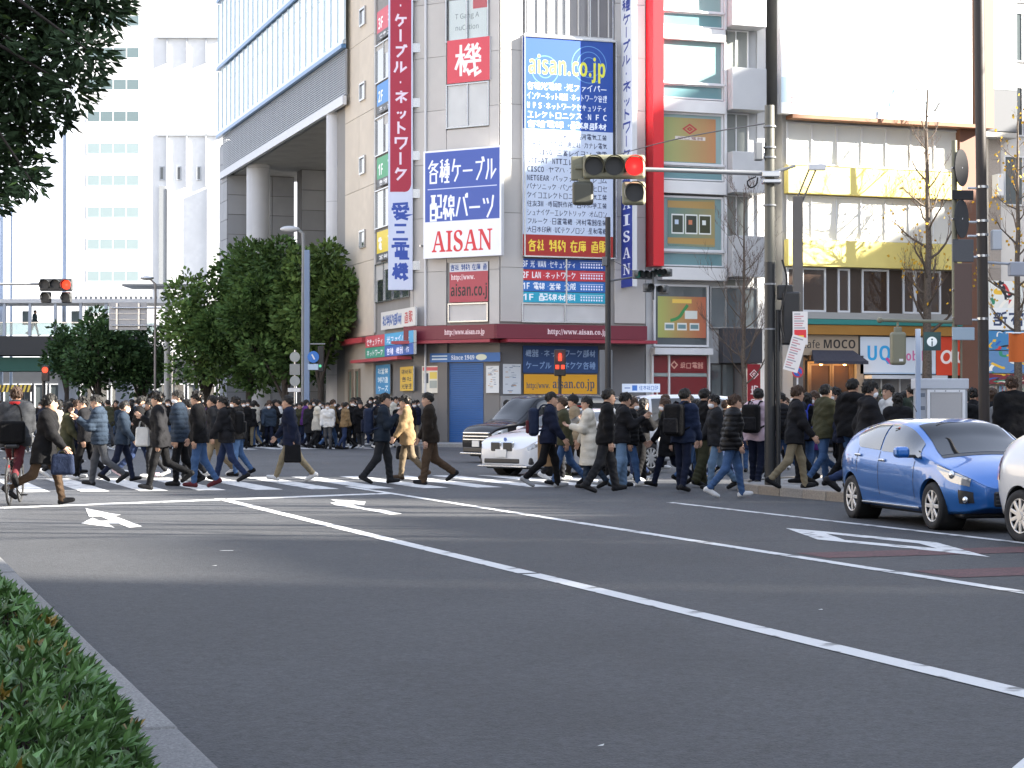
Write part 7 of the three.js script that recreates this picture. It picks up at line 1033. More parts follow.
// skeleton for a 1.70 m figure facing +z, left side +x
function pose(o) {
  const { a = 0.35, kf = 0.12, kr = 0.55, lead = 1, lean = 0.04 } = o, J = {}, hipY = 0.90;
  const leg = (sd, th, kn) => { const hip = V(sd * 0.088, hipY, 0), k = hip.clone().add(V(sd * 0.008, -Math.cos(th) * 0.425, Math.sin(th) * 0.425)), sh = th - kn, an = k.clone().add(V(0, -Math.cos(sh) * 0.405, Math.sin(sh) * 0.405)); const ft = clamp(sh * 0.9 + (th > 0 ? 0.05 : -0.0), -0.9, 0.25); return { hip, k, an, heel: an.clone().add(V(0, -0.045 * Math.cos(ft), -0.04 + 0.045 * Math.sin(ft))), toe: an.clone().add(V(sd * 0.012, -0.045 * Math.cos(ft) + 0.165 * Math.sin(ft), 0.165 * Math.cos(ft))) }; };
  const front = leg(lead, a, kf), rear = leg(-lead, -a * 0.8, kr); J.L = lead > 0 ? front : rear; J.R = lead > 0 ? rear : front;
  const low = Math.min(front.heel.y, front.toe.y, rear.heel.y, rear.toe.y) - 0.040; J.drop = -low;
  J.chest = V(0, 1.22, 0.02 + lean * 0.6); J.neck = V(0, 1.43, 0.0 + lean); J.head = V(0, 1.475, 0.012 + lean * 1.2);
  const arm = (sd, kind, swing) => { const s = V(sd * 0.185, 1.375, lean); let th = swing, el = 0.35, ab = 0.10;
    if (kind === 'phone') { th = 0.45; el = 1.75; } else if (kind === 'pocket') { th = -0.25; el = 0.8; ab = 0.13; } else if (kind === 'strap') { th = 0.35; el = 2.1; ab = 0.15; } else if (kind === 'down') { th = 0.02; el = 0.1; } else if (kind === 'fold') { th = 0.35; el = 1.45; ab = 0.02; }
    const e = s.clone().add(V(sd * Math.sin(ab) * 0.285, -Math.cos(th) * 0.285 * Math.cos(ab), Math.sin(th) * 0.285)), inw = kind === 'fold' ? -0.5 : kind === 'strap' ? -0.25 : kind === 'pocket' ? -0.05 : 0; const f = th + el, dir = V(sd * (0.03 + inw), -Math.cos(f), Math.sin(f)).normalize(), w = e.clone().addScaledVector(dir, 0.245); return { s, e, w, dir, sd }; };
  const sw = a * 0.9; J.aL = arm(1, o.armL, -lead * sw); J.aR = arm(-1, o.armR, lead * sw); return J;
}
const B = (a, b, ra, rb) => [a.x, a.y, a.z, b.x, b.y, b.z, ra, rb];
function clothe(o, cell) { // the parts of one figure
  const J = pose(o), fat = o.fat ?? 0, lean = o.lean ?? 0.04, out = {}, c2 = cell;
  const at1 = (x, y, z) => V(x, y, z + lean * clamp((y - 0.9) / 0.5, 0, 1));
  // skin
  const legs = (r) => [J.L, J.R].flatMap((l) => [B(l.hip, l.k, 0.082 * r, 0.054 * r), B(l.k, l.an, 0.054 * r, 0.038 * r)]);
  const arms = (r) => [J.aL, J.aR].flatMap((q) => [B(q.s, q.e, 0.052 * r, 0.042 * r), B(q.e, q.w, 0.042 * r, 0.029 * r)]);
  const torso = (e) => [B(at1(-0.12, 1.385, -0.005), at1(0.12, 1.385, -0.005), 0.07 + e, 0.07 + e), B(at1(-0.075, 1.23, 0.012), at1(0.075, 1.23, 0.012), 0.112 + e, 0.112 + e), B(at1(-0.055, 1.05, 0.005), at1(0.055, 1.05, 0.005), 0.105 + e + fat, 0.105 + e + fat), B(at1(-0.075, 0.92, 0), at1(0.075, 0.92, 0), 0.105 + e + fat, 0.105 + e + fat)];
  const inner = [...torso(-0.02), ...legs(0.86), ...arms(0.86), B(J.neck.clone().add(V(0, -0.06, 0)), J.head.clone().add(V(0, 0.03, 0)), 0.055, 0.05)];
  const bb = bounds(inner, 0.02), body = netMesh((p) => union(p, inner, 0.05), bb[0], bb[1], Math.max(cell * 1.8, 0.026), () => SKIN);
  const turned = (g, m) => { const q = g.clone(); q.applyMatrix4(m); return q; };
  const hm = new THREE.Matrix4().makeRotationY(o.look ?? 0).multiply(new THREE.Matrix4().makeRotationX(o.nod ?? 0.06)).setPosition(J.head), pieces = [body, turned(o.far ? HEAD_FAR : HEAD, hm)];
  if (!o.far) for (const q of [J.aL, J.aR]) { const y = q.dir.clone().negate(), z = V(0, 0, 1).addScaledVector(y, -y.z).normalize(); if (z.lengthSq() < 0.2) z.set(0, 1, 0).addScaledVector(y, -y.y).normalize(); const x = V().crossVectors(y, z), m = new THREE.Matrix4().makeBasis(x, y, z).setPosition(q.w.clone().addScaledVector(q.dir, 0.008)); pieces.push(turned(q.sd > 0 ? HAND_L : HAND_R, m)); }
  out.body = join(pieces);
  // trousers
  const wide = o.wide ?? 0, tb = [...[J.L, J.R].flatMap((l) => [B(l.hip.clone().add(V(0, 0.02, 0)), l.k, 0.096 + wide * 0.4, 0.068 + wide * 0.8), B(l.k, l.an.clone().lerp(l.k, -0.02), 0.068 + wide * 0.8, 0.055 + wide)]), ...torso(0.012).slice(3)];
  const tt = bounds(tb, 0.02); out.trousers = netMesh((p) => Math.max(union(p, tb, 0.045) + 0.010 * (noise3(p[0] * 16 + 3, p[1] * 11, p[2] * 16) - 0.5) + 0.004 * Math.sin(p[1] * 70 + p[2] * 40) * smooth(0.55, 0.2, p[1]), p[1] - 1.02), tt[0], tt[1], c2);
  // jacket or coat
  const th = (o.thick ?? 0.026) * 1.25, hem = o.hem ?? 0.80, jb = [...torso(th), ...[J.aL, J.aR].flatMap((q) => [B(q.s.clone().add(V(0, -0.005, 0)), q.e, 0.066 + th * 0.7, 0.054 + th * 0.7), B(q.e, q.w.clone().addScaledVector(q.dir, -0.015), 0.054 + th * 0.7, 0.041 + th * 0.5)]), B(at1(0, 1.40, -0.02), at1(0, 1.465, -0.01), 0.075, 0.068)];
  if (hem < 0.84) { const f = 0.5 * (J.L.k.z + J.R.k.z), sp = Math.abs(J.L.k.z - J.R.k.z) * 0.16 * smooth(0.84, 0.5, hem); jb.push(B(V(-0.07, 0.90, 0), V(-0.08, hem - 0.05, f * 0.3 - sp), 0.118 + th, 0.118 + th + (0.84 - hem) * 0.10), B(V(0.07, 0.90, 0), V(0.08, hem - 0.05, f * 0.3 + sp), 0.118 + th, 0.118 + th + (0.84 - hem) * 0.10)); }
  if (o.hood) jb.push(B(at1(-0.07, 1.43, -0.095), at1(0.07, 1.43, -0.095), 0.052, 0.052), B(at1(-0.085, 1.44, -0.03), at1(-0.05, 1.43, -0.09), 0.04, 0.05), B(at1(0.085, 1.44, -0.03), at1(0.05, 1.43, -0.09), 0.04, 0.05));
  const jx = bounds(jb, 0.03), puff = o.puffer;
  out.jacket = netMesh((p) => Math.max(union(p, jb, 0.05) + 0.012 * (noise3(p[0] * 13, p[1] * 13 + 5, p[2] * 13) - 0.5) + (puff ? 0.011 * (0.5 - Math.abs(Math.sin(p[1] * Math.PI / 0.085))) : 0.003 * Math.sin(p[1] * 46 + p[0] * 30)), hem - p[1] + 0.012 * Math.sin(p[0] * 20)), jx[0], jx[1], c2);
  // shoes
  for (const l of [J.L, J.R]) { const s = [B(l.heel, l.toe, 0.042, 0.036), B(l.heel.clone().add(V(0, 0.02, 0.015)), l.an, 0.042, 0.045), B(l.heel.clone().lerp(l.toe, 0.3).add(V(0, 0.018, 0)), l.heel.clone().lerp(l.toe, 0.75), 0.042, 0.040)], x = bounds(s, 0.02), up = V(0, l.toe.z - l.heel.z, -(l.toe.y - l.heel.y)).normalize(), c0 = l.heel.clone().addScaledVector(up, -0.036); (out.shoe ??= []).push(netMesh((p) => Math.max(union(p, s, 0.03), -((p[1] - c0.y) * up.y + (p[2] - c0.z) * up.z)), x[0], x[1], Math.max(0.011, c2 * 0.8))); }
  out.hm = hm; out.J = J; out.drop = J.drop; return out;
}
function dress(t, o, p) {
  const add = (n, g, m) => { const x = part(n, g, m, t); x.position.y = p.drop; return x; };
  add('body', p.body, skinMat); add(o.hem < 0.7 ? 'coat' : 'jacket', p.jacket, fabric(o.top, o.shine ?? 0.85)); add('trousers', p.trousers, fabric(o.legs)); for (const s of p.shoe) add('shoe', s, fabric(o.shoes ?? [0.015, 0.015, 0.016], 0.6));
  const hair = o.cap ? CAP : (o.far ? HAIR_FAR : HAIR)[o.hair ?? 'short'], hh = add(o.cap ? 'knit_cap' : 'hair', hair, o.cap ? fabric(o.cap) : hairMats[o.tone ?? 'black']); hh.position.set(0, 0, 0); hh.matrix.copy(p.hm); hh.matrix.decompose(hh.position, hh.quaternion, hh.scale); hh.position.y += p.drop;
  if (o.cap) { const u = add('hair', (o.far ? HAIR_FAR : HAIR).short, hairMats.black); u.quaternion.copy(hh.quaternion); u.position.copy(hh.position); u.scale.set(0.97, 0.95, 0.97); }
  if (o.mask) { const m = add('face_mask', MASK, maskMat); m.quaternion.copy(hh.quaternion); m.position.copy(hh.position); }
}
const facing = (deg) => dirTurn(Math.cos(deg * DEG), Math.sin(deg * DEG));
let built = 0;
function person(label, px, py, deg, o, group = 'pedestrians on the near crossing', base = 0) {
  const D = F * (EYE - base) / (py - HORIZON), p = at(px, D), h = (o.h ?? 1.70) / 1.70, t = thing('person', label, 'person', [p.x, base, p.z], facing(deg), group); t.scale.setScalar(h);
  if (o.a) o.a *= 0.86; o.look ??= (hash3(built, 3, 1) - 0.5) * 0.9; o.kf ??= 0.04 + 0.2 * hash3(built, 5, 2); const parts = clothe(o, o.cell ?? 0.0155); dress(t, o, parts); built++; t.userData.J = undefined; return { t, J: parts.J, drop: parts.drop, h, o };
}
// things people carry: placed with the bearer's turn, top-level
function carried(name, label, category, who, local) { const g = thing(name, label, category, [0, 0, 0], who.t.rotation.y); g.position.copy(V(...local).multiplyScalar(who.h).applyAxisAngle(V(0, 1, 0), who.t.rotation.y).add(who.t.position)); g.scale.setScalar(who.h); return g; }
function backpack(who, label, color, accent = color, size = 1) {
  const y = 1.20 + who.drop, g = carried('backpack', label, 'backpack', who, [0, y, -0.235 - (who.o.thick ?? 0.026)]), s = size, m = fabric(color, 0.7);
  part('main_pocket', rbox(-0.15 * s, 0.15 * s, -0.24 * s, 0.22 * s, -0.085 * s, 0.09 * s, 0.075, 5), m, g); part('front_pocket', rbox(-0.12 * s, 0.12 * s, -0.20 * s, 0.02 * s, -0.125 * s, -0.06 * s, 0.035, 4), fabric(accent, 0.7), g); part('top_loop', tube([V(-0.03, 0.2 * s, 0.05), V(0, 0.26 * s, 0.05), V(0.03, 0.2 * s, 0.05)], 0.008, 10, 6), m, g);
  for (const q of [-1, 1]) part('strap', tube([V(q * 0.09, 0.17, 0.07), V(q * 0.105, 0.29, 0.17), V(q * 0.11, 0.24, 0.34), V(q * 0.13, 0.06, 0.40), V(q * 0.17, -0.1, 0.28), V(q * 0.14, -0.18, 0.06)], 0.017, 24, 6), m, g);
}
function handOf(who, side, dy = 0) { const q = side > 0 ? who.J.aL : who.J.aR; return [q.w.x, q.w.y + who.drop - 0.06 + dy, q.w.z]; }
function toteBag(who, label, color, side, w = 0.34, h = 0.36, d = 0.12, loop = 0.16) {
  const hp = handOf(who, side), g = carried('hand_bag', label, 'bag', who, hp), m = fabric(color, 0.75), geo = rbox(-d / 2, d / 2, -h - loop, -loop, -w / 2, w / 2, Math.min(0.05, d * 0.4), 4), P = geo.attributes.position; for (let i = 0; i < P.count; i++) { const t = (P.getY(i) + h + loop) / h; P.setX(i, P.getX(i) * (1.15 - 0.6 * t)); P.setZ(i, P.getZ(i) * (1 - 0.1 * t)); } geo.computeVertexNormals();
  part('bag_body', geo, m, g); for (const q of [-1, 1]) part('handle', tube([V(q * d * 0.2, -loop - 0.02, -w * 0.25), V(q * 0.012, 0, -0.03), V(q * 0.012, 0, 0.03), V(q * d * 0.2, -loop - 0.02, w * 0.25)], 0.009, 14, 6), m, g);
}
const K = { black: [0.008, 0.008, 0.009], soft: [0.014, 0.014, 0.016], navy: [0.010, 0.014, 0.032], navy2: [0.015, 0.023, 0.050], slate: [0.028, 0.042, 0.064], grey: [0.07, 0.074, 0.082], char: [0.020, 0.021, 0.024], brown: [0.07, 0.045, 0.028], dkbrown: [0.02, 0.015, 0.011], tan: [0.20, 0.135, 0.07], beige: [0.26, 0.205, 0.135], khaki: [0.24, 0.20, 0.13], cream: [0.60, 0.56, 0.47], white: [0.66, 0.66, 0.64], jean: [0.05, 0.10, 0.21], jeanL: [0.15, 0.24, 0.36], jeanD: [0.022, 0.036, 0.085], olive: [0.055, 0.055, 0.03], maroon: [0.10, 0.02, 0.025], pink: [0.60, 0.46, 0.52], lav: [0.34, 0.30, 0.42], red: [0.42, 0.03, 0.03], shoeW: [0.62, 0.62, 0.61], shoeG: [0.30, 0.31, 0.32] };
{
  const w2 = person('person in long black coat and brown trousers striding right behind bicycle', 44, 505, 0, { a: 0.50, kr: 0.75, top: K.black, hem: 0.66, legs: K.brown, hair: 'messy', thick: 0.034, lead: 1, lean: 0.07 }); toteBag(w2, 'navy shoulder bag behind the person in long black coat', K.navy2, -1, 0.36, 0.32, 0.14, 0.05);
  person('person in blue padded jacket and grey trousers walking left with a phone', 101, 486, 180, { a: 0.38, kr: 0.7, top: K.slate, puffer: 1, thick: 0.034, legs: K.grey, hair: 'short', armL: 'phone', lead: -1, nod: 0.3, h: 1.72 });
  person('person in dark coat with white trainers behind the blue padded jacket', 86, 480, 180, { a: 0.34, top: K.soft, legs: K.black, shoes: K.shoeW, hair: 'messy', armR: 'pocket' });
  person('person in black padded jacket and blue jeans striding right', 139, 478, 0, { a: 0.46, kr: 0.5, top: K.black, puffer: 1, thick: 0.036, legs: K.jeanD, shoes: K.pink, hair: 'short', mask: 1, armL: 'phone', h: 1.73 });
  const w6 = person('person in black jacket and boots walking left with white paper bag', 161, 490, 180, { a: 0.30, kr: 0.95, top: K.soft, legs: K.black, hair: 'messy', thick: 0.03, hem: 0.76, armR: 'phone', h: 1.76 }); toteBag(w6, 'white paper shopping bag held by person in black boots', K.white, -1, 0.26, 0.34, 0.1, 0.1);
  person('person in slate blue puffer jacket walking left behind black jacket', 181, 486, 180, { a: 0.22, top: K.slate, puffer: 1, thick: 0.04, legs: K.black, hair: 'short', mask: 1, h: 1.78 });
  person('person in black jacket, blue jeans and maroon trainers', 200, 488, 180, { a: 0.2, kr: 0.45, top: K.black, legs: K.jean, shoes: K.maroon, hair: 'messy', h: 1.75, thick: 0.032 });
  const w9 = person('person in black hooded jacket and navy jeans walking left', 227, 482, 180, { a: 0.38, kr: 0.45, top: K.soft, hood: 1, legs: K.jeanD, hair: 'messy', lead: -1, h: 1.70, lean: 0.07 }); backpack(w9, 'black backpack on person in navy jeans', K.black);
  person('person in dark jacket and beige trousers half hidden behind black hooded jacket', 215, 476, 180, { a: 0.3, top: K.char, legs: K.beige, shoes: K.shoeW, hair: 'short', h: 1.74 });
  const w10 = person('person in navy jacket and khaki trousers striding left alone', 292, 482, 180, { a: 0.46, kr: 0.40, top: K.navy, legs: K.khaki, shoes: K.shoeW, hair: 'short', thick: 0.034, hem: 0.74, h: 1.72, lean: 0.06 }); toteBag(w10, 'dark cloth bag swinging behind person in khaki trousers', K.black, 1, 0.34, 0.36, 0.1, 0.04);
  const w11 = person('person in charcoal suit jacket walking right with navy backpack', 382, 484, 0, { a: 0.30, kr: 0.45, top: K.slate.map((v) => v * 0.5), legs: K.char, hair: 'short', armR: 'strap', h: 1.74, wide: 0.01 }); backpack(w11, 'navy backpack worn by person in charcoal trousers', K.navy2, K.navy, 1.08);
  const w12 = person('person in tan coat and beige trousers walking left', 408, 480, 180, { a: 0.30, top: K.tan, hem: 0.72, legs: [0.13, 0.10, 0.065], shoes: K.brown, hair: 'messy', lead: -1, h: 1.72 }); toteBag(w12, 'large black duffel bag between the tan coat and the dark jacket', K.black, -1, 0.52, 0.28, 0.24, 0.1);
  person('person in dark brown jacket and brown trousers walking left', 431, 485, 180, { a: 0.24, kr: 0.8, top: K.dkbrown, legs: K.brown, hair: 'short', thick: 0.03, armL: 'down', h: 1.75, wide: 0.012 });
  const w14 = person('person in navy jacket with backpack striding right past white car', 548, 488, 0, { a: 0.36, kr: 0.55, top: K.navy, legs: K.black, shoes: K.shoeG, hair: 'short', armL: 'down', h: 1.76 }); backpack(w14, 'navy backpack with dark red pocket in front of white car', K.navy2, K.maroon, 1.1);
  const b14 = carried('cardboard_box', 'brown cardboard box with white label carried in front of white car', 'box', w14, [0.30, 0.66, -0.02]); part('carton', rbox(-0.09, 0.09, -0.28, 0.28, -0.16, 0.16, 0.006), mat([0.42, 0.27, 0.14], 0.85, { map: T.stain }), b14); part('label_sheet', rbox(0.0905, 0.0915, -0.1, 0.08, -0.05, 0.06, 0.0004), M.white, b14); part('tape', rbox(-0.0915, 0.0915, 0.2805, 0.2815, -0.03, 0.03, 0.0004), mat([0.5, 0.38, 0.22], 0.4), b14);
  const w15 = person('person in beige jacket and dark knit cap behind the crossing group', 576, 477, 180, { a: 0.34, kr: 0.9, top: K.beige, legs: K.dkbrown, shoes: K.olive, cap: K.char, thick: 0.034, h: 1.74 }); backpack(w15, 'bright red backpack on person with knit cap', K.red, [0.32, 0.025, 0.025], 1.0);
  person('person in long cream coat walking left', 590, 489, 180, { a: 0.16, top: K.cream, hem: 0.44, legs: K.slate, hair: 'bob', thick: 0.035, armL: 'fold', h: 1.66 });
  person('person in black jacket and dark grey trousers walking right past cream coat', 605, 493, 0, { a: 0.32, kr: 0.35, top: K.black, legs: K.char, hair: 'short', armR: 'down', h: 1.77, wide: 0.014 });
  person('person in black jacket and pale blue jeans looking at a phone', 621, 489, 10, { a: 0.14, kr: 0.25, top: K.soft, legs: K.jeanL, hair: 'messy', armR: 'phone', h: 1.70, wide: 0.02, nod: 0.25 });
  const w19 = person('person in black jacket and wide black trousers holding a white bag', 641, 482, 20, { a: 0.13, kr: 0.2, top: K.black, legs: K.black, shoes: K.shoeW, hair: 'bob', armR: 'phone', wide: 0.035, h: 1.62 }); toteBag(w19, 'long white bag beside the wide black trousers', K.white, -1, 0.2, 0.62, 0.08, 0.1);
  const w20 = person('person seen from behind in navy jacket with large black backpack', 683, 492, 50, { a: 0.12, kr: 0.2, top: K.navy2, legs: K.navy, hair: 'short', h: 1.76 }); backpack(w20, 'large black backpack on person in navy jacket', K.black, K.soft, 1.2);
  person('person in black jacket and olive wide trousers beside navy jacket', 702, 487, 30, { a: 0.14, kr: 0.3, top: K.black, legs: K.olive, hair: 'short', wide: 0.03, armL: 'fold', h: 1.78 });
  person('person in dark open jacket and light jeans behind black puffer', 717, 490, 190, { a: 0.34, kr: 0.5, top: K.char, legs: K.jeanL, hair: 'messy', mask: 1, h: 1.70 });
  person('person in black puffer jacket, blue jeans and white trainers striding right', 731, 498, 0, { a: 0.36, kr: 0.45, top: K.black, puffer: 1, thick: 0.048, legs: K.jean, shoes: K.shoeW, hair: 'messy', tone: 'brown', h: 1.68, shine: 0.5, armR: 'pocket' });
  const w24 = person('person in pale pink patterned hoodie beside dark pole', 757, 488, 60, { a: 0.14, kr: 0.3, top: K.pink, hood: 1, legs: K.navy, hair: 'short', thick: 0.036, h: 1.78 }); backpack(w24, 'black backpack over pale pink hoodie', K.black, K.soft, 1.1);
  const G = 'people on the right pavement', kb = 0.135;
  person('person in dark jacket and khaki trousers stepping right past dark pole', 794, 489, 0, { a: 0.38, kr: 0.5, top: K.soft, legs: K.khaki, hair: 'messy', tone: 'brown', h: 1.70, hem: 0.76 }, G, kb);
  const w26 = person('small person in black coat with blue jeans behind khaki trousers', 806, 483, 60, { a: 0.15, top: K.black, legs: K.jean, hair: 'bob', h: 1.58 }, G, kb); backpack(w26, 'bright blue backpack on the small person in black coat', [0.03, 0.06, 0.42], [0.02, 0.04, 0.3], 0.9);
  person('person in olive camouflage jacket and blue jeans', 823, 486, 20, { a: 0.2, top: K.olive, legs: K.jean, hair: 'short', h: 1.72, thick: 0.034 }, G, kb);
  person('person in dark jacket with face mask facing left', 838, 481, 200, { a: 0.12, top: K.char, legs: K.black, hair: 'messy', mask: 1, h: 1.68 }, G, kb);
  person('tall person in black hooded jacket and jeans with back turned', 851, 488, 50, { a: 0.16, top: K.black, hood: 1, legs: K.jean, hair: 'short', h: 1.80, thick: 0.036 }, G, kb);
  const w30 = person('person in black coat with mask stepping past rear of blue car', 866, 499, 0, { a: 0.50, kr: 0.8, top: K.soft, hood: 1, legs: K.jeanD, hair: 'messy', mask: 1, thick: 0.036, h: 1.76, hem: 0.74 }, G, kb); toteBag(w30, 'small black shoulder bag on person stepping past blue car', K.black, -1, 0.26, 0.24, 0.12, 0.04);
  person('person in white hooded jacket behind blue car', 891, 488, 200, { a: 0.1, top: K.white, hood: 1, legs: K.grey, hair: 'short', h: 1.70 }, G, kb);
  person('person in lavender top with dark hair behind blue car', 905, 484, 90, { a: 0.1, top: K.lav, legs: K.black, hair: 'bob', h: 1.60 }, G, kb);
  person('person in dark green jacket beside the metal cabinet', 914, 486, 110, { a: 0.1, top: [0.02, 0.03, 0.024], legs: K.black, hair: 'short', h: 1.72 }, G, kb);
  person('person in black jacket with back turned at right edge', 1013, 494, 95, { a: 0.12, top: K.black, legs: K.char, hair: 'messy', tone: 'brown', h: 1.80, thick: 0.04 }, G, kb);
  person('person in dark coat between the brown pole and right edge', 992, 484, 80, { a: 0.1, top: K.char, legs: K.black, hair: 'bob', tone: 'brown', h: 1.66 }, G, kb);
  person('person in black jacket glimpsed left of the brown pole', 972, 482, 70, { a: 0.1, top: K.soft, legs: K.black, hair: 'messy', h: 1.66 }, G, kb);
}
// cyclist seen from behind
{
  const D = 29.6, p = at(15, D), turn = facing(96), t = thing('person', 'cyclist in grey jacket and red scarf riding away at left edge', 'person', [p.x, 0, p.z], turn);
  const o = { a: 0.9, kf: 1.25, kr: 0.35, top: K.grey.map((v) => v * 0.7), legs: K.maroon, hair: 'messy', tone: 'brown', thick: 0.05, fat: 0.02, armL: 'fold', armR: 'fold', hem: 0.80, lean: 0.1 }, q = clothe(o, 0.0155); q.drop = 0.08; dress(t, o, q);
  part('scarf', (() => { const g = new THREE.TorusGeometry(0.085, 0.038, 10, 22); g.rotateX(Math.PI / 2); g.translate(0, 1.545, 0.09); return g; })(), fabric(K.red), t);
  const b = thing('bicycle', 'black city bicycle with a rear carrier seen from behind', 'bicycle', [p.x, 0, p.z], turn), R0 = 0.33, bl = M.black;
  for (const z of [-0.52, 0.56]) { const w = part('wheel', (() => { const g = new THREE.TorusGeometry(R0 - 0.018, 0.018, 8, 40); g.rotateY(Math.PI / 2); g.translate(0, R0, z); return g; })(), M.rubber, b), sp = []; for (let k = 0; k < 16; k++) { const a = k / 16 * Math.PI * 2; sp.push(rod(V(0.01 * (k % 2 ? 1 : -1), R0, z), V(0, R0 + Math.sin(a) * 0.3, z + Math.cos(a) * 0.3), 0.0018, 0.0018, 4)); } part('spokes', sp, M.steel, w); part('hub', rod(V(-0.04, R0, z), V(0.04, R0, z), 0.02), M.steel, w); }
  part('frame', [rod(V(0, 0.33, -0.52), V(0, 0.30, -0.05), 0.014), rod(V(0, 0.30, -0.05), V(0, 0.86, -0.20), 0.017), rod(V(0, 0.30, -0.05), V(0, 0.72, 0.42), 0.018), rod(V(0, 0.62, -0.14), V(0, 0.74, 0.40), 0.015), rod(V(0, 0.33, -0.52), V(0, 0.66, -0.15), 0.012), rod(V(0, 0.33, 0.56), V(0, 0.98, 0.36), 0.016)], bl, b);
  part('saddle', rbox(-0.1, 0.1, 0.86, 0.93, -0.36, -0.08, 0.035, 4), bl, b); part('handlebar', tube([V(-0.28, 1.02, 0.22), V(-0.2, 1.05, 0.34), V(0, 1.0, 0.38), V(0.2, 1.05, 0.34), V(0.28, 1.02, 0.22)], 0.013), M.steel, b); part('rear_carrier', [rod(V(-0.06, 0.72, -0.7), V(-0.06, 0.72, -0.25), 0.008), rod(V(0.06, 0.72, -0.7), V(0.06, 0.72, -0.25), 0.008), rod(V(0, 0.72, -0.65), V(0, 0.33, -0.52), 0.008)], M.steel, b); part('rear_reflector', disc(0, 0.60, -0.72, 0.03, 0.02), mat([0.5, 0.02, 0.02], 0.3), b); part('mudguard', (() => { const g = new THREE.TorusGeometry(R0 + 0.025, 0.022, 6, 24, 2.6); g.rotateY(Math.PI / 2); g.rotateX(-0.35); g.translate(0, R0, -0.52); return g; })(), bl, b); part('pedals', [rbox(-0.2, -0.1, 0.13, 0.155, -0.1, 0.0, 0.005), rbox(0.1, 0.2, 0.44, 0.465, -0.1, 0.0, 0.005), rod(V(-0.1, 0.14, -0.05), V(0.1, 0.46, -0.05), 0.01)], bl, b); part('basket', [...frameGeo(-0.18, 0.18, 0.9, 1.12, 0.5, 0.72, 0.02)], M.steel, b);
  const bag = thing('shoulder_bag', 'black square bag on the cyclist back', 'bag', [p.x, 0, p.z], turn); part('bag_body', rbox(-0.2, 0.2, 0.93, 1.28, -0.36, -0.22, 0.05, 4), fabric(K.black), bag); part('strap', tube([V(-0.15, 1.25, -0.25), V(-0.08, 1.5, -0.13), V(0.12, 1.52, 0.1), V(0.2, 1.3, 0.16)], 0.014), fabric(K.black), bag);
}
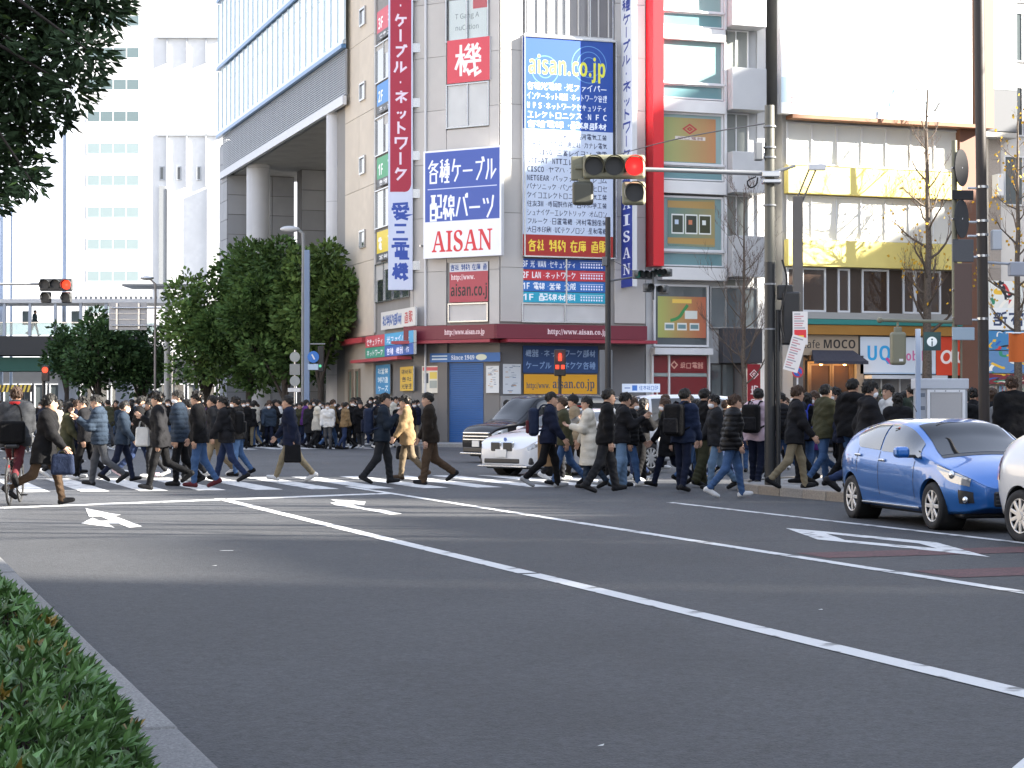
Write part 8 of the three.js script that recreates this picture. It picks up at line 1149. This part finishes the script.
// the far crowd: eight built figures, then copies with clothes of their own
{
  const tops = [['black', K.black], ['black', K.soft], ['charcoal', K.char], ['navy', K.navy], ['dark brown', K.dkbrown], ['dark grey', K.grey.map((v) => v * 0.6)], ['black', K.black], ['blue grey', K.slate], ['navy', K.navy2], ['white', K.white], ['cream', K.cream], ['tan', K.tan], ['olive', K.olive], ['purple', [0.10, 0.03, 0.16]], ['grey', [0.16, 0.165, 0.17]]], legsC = [['black trousers', K.black], ['dark trousers', K.char], ['dark jeans', K.jeanD], ['blue jeans', K.jean], ['grey trousers', K.grey], ['black trousers', K.soft], ['khaki trousers', K.khaki], ['navy trousers', K.navy]];
  const protos = [{ a: 0.08 }, { a: 0.3, hair: 'messy' }, { a: 0.1, hem: 0.55, hair: 'bob', armL: 'fold' }, { a: 0.36, kr: 0.6, hair: 'short', thick: 0.036 }, { a: 0.06, hair: 'long', hem: 0.62, armR: 'phone' }, { a: 0.12, hood: 1, hair: 'messy', thick: 0.038, armL: 'pocket', armR: 'pocket' }, { a: 0.26, hair: 'bob', puffer: 1, thick: 0.036 }, { a: 0.05, hair: 'short', armL: 'phone', fat: 0.02 }].map((o, i) => ({ o: { far: true, top: K.black, legs: K.black, hair: 'short', mask: i % 4 !== 3, ...o }, p: clothe({ far: true, ...o }, 0.026) }));
  const r = rng(77), spots = [], said = new Set();
  const single = (base, o, where) => { const opts = ['', o.shoes === K.shoeW ? ', white shoes' : ', black shoes', ', ' + (o.hair ?? 'short') + ' hair', o.tone === 'brown' ? ', brown hair' : ', black hair', ', ' + (o.hair ?? 'short') + (o.tone === 'brown' ? ' brown hair' : ' black hair')]; for (const e of opts) { const l = base + e + where; if (!said.has(l) && l.split(' ').length <= 16) { said.add(l); return l; } } return base + where; };
  const mark = (px) => (px < 62 ? 'at the far left edge' : px < 112 ? 'below the road sign' : px < 172 ? 'left of the thick sign post' : px < 235 ? 'under the left trees' : px < 292 ? 'under the tall trees' : px < 318 ? 'around the lamp post' : px < 350 ? 'below the cream wall' : px < 392 ? 'beside the blue banner' : px < 442 ? 'below the notice boards' : px < 500 ? 'in front of the blue shutter' : px < 700 ? 'behind the vans' : 'by the cafe');
  for (let k = 0; k < 132; k++) { const px = 50 + k * 2.78 + (r() - 0.5) * 7 + (k % 3) * 2; if (px > 505) continue; spots.push([px, 68 + 11 * r()]); }
  for (let k = 0; k < 26; k++) spots.push([-6 + r() * 60, 60 + 30 * r()]);
  for (const [px, D] of [[690, 40], [712, 44], [663, 46], [742, 44], [786, 46], [778, 62], [930, 62], [948, 60], [880, 48], [895, 52], [1002, 58], [1018, 64], [520, 70], [505, 66]]) spots.push([px, D]);
  spots.forEach(([px, D], i) => {
    const q = protos[Math.floor(r() * protos.length)], [cn, cc] = tops[Math.floor(r() * tops.length)], [ln, lc] = legsC[Math.floor(r() * legsC.length)], o = { ...q.o, top: cc, legs: lc, tone: r() < 0.16 ? 'brown' : 'black', mask: r() < 0.7, shoes: r() < 0.3 ? K.shoeW : K.black }, p = at(px, D), h = 0.93 + 0.12 * r(), deg = r() < 0.5 ? (r() < 0.5 ? 0 : 180) + (r() - 0.5) * 60 : -90 + (r() - 0.5) * 120;
    const onKerb = (p.z < -66.8 && p.x > 23.2) || (p.x > 19.6 && p.z < -71.5) || (p.z > -33.4 && p.x > 15.2);
    const t = thing('person', single('person in ' + cn + (q.o.hem < 0.7 ? ' coat' : ' jacket') + ', ' + ln + (o.mask ? ', mask' : ''), o, ', far crowd ' + mark(px)), 'person', [p.x, onKerb ? 0.142 : 0, p.z], facing(deg), 'far crowd of pedestrians'); t.scale.setScalar(h); dress(t, o, q.p);
  });
  // second row on the near crossing and on the right pavement, between the people above
  const mids = [{ a: 0.32, kr: 0.5 }, { a: 0.2, hair: 'messy', armR: 'phone', nod: 0.25 }, { a: 0.38, kr: 0.65, hair: 'bob', hem: 0.62 }, { a: 0.1, hair: 'messy', hood: 1, thick: 0.038, armL: 'pocket', armR: 'pocket' }, { a: 0.26, hair: 'short', puffer: 1, thick: 0.038, lead: -1 }, { a: 0.14, hair: 'long', hem: 0.7, armL: 'fold' }].map((o) => ({ o: { top: K.black, legs: K.black, hair: 'short', ...o }, p: clothe(o, 0.018) }));
  const near = [[66, 39.5, 0], [74, 43, 0], [122, 38.5, 0], [152, 40.5, 180], [190, 39, 180], [238, 41.5, 180], [60, 46, 180], [558, 38.8, 0], [565, 36.5, 180], [612, 37.5, 180], [630, 36.2, 0], [634, 39.6, 180], [668, 36, 180], [692, 37.4, 0], [724, 38.2, 0], [770, 37.2, 0], [783, 36.0, 180], [800, 34.0, 180], [817, 35.2, 200], [843, 32.4, 20], [878, 32.8, 190], [898, 31.4, 80], [936, 33.4, 60], [964, 33.6, 80], [1003, 33.0, 90], [1020, 31.2, 60]];
  near.forEach(([px, D, deg], i) => {
    const q = mids[(i * 5 + 2) % mids.length], [cn, cc] = tops[Math.floor(Math.pow(r(), 1.3) * tops.length)], [ln, lc] = legsC[Math.floor(r() * legsC.length)], p = at(px, D), onKerb = p.x > 15.1 && p.z > -33.4, where = px < 260 ? 'behind the left group' : px < 600 ? 'near the white saloon' : px < 760 ? 'behind the centre group' : px < 900 ? 'on the right pavement' : 'behind the metal cabinet', o = { ...q.o, top: cc, legs: lc, tone: r() < 0.2 ? 'brown' : 'black', mask: r() < 0.6, shoes: r() < 0.35 ? K.shoeW : K.black };
    const t = thing('person', single('person in ' + cn + (q.o.hem < 0.75 ? ' coat' : ' jacket') + ', ' + ln + (o.mask ? ', mask' : ''), o, ', ' + where), 'person', [p.x, onKerb ? 0.142 : 0, p.z], facing(deg + (r() - 0.5) * 24), 'second row of pedestrians'); t.scale.setScalar((px > 760 ? 0.89 : 0.93) + 0.09 * r()); dress(t, o, q.p);
  });
  { const D = 119.2, p = at(34, D), t = thing('person', 'person in dark clothes walking along the raised walkway', 'person', [p.x, yAt(336, D), p.z], facing(0)), q = protos[3]; t.scale.setScalar(0.95); dress(t, { ...q.o, top: [0.05, 0.08, 0.09], legs: K.black }, q.p); }
}
scene.traverse((o) => { if (o.isMesh) { o.castShadow = true; o.receiveShadow = true; } });
renderer.render(scene, camera);
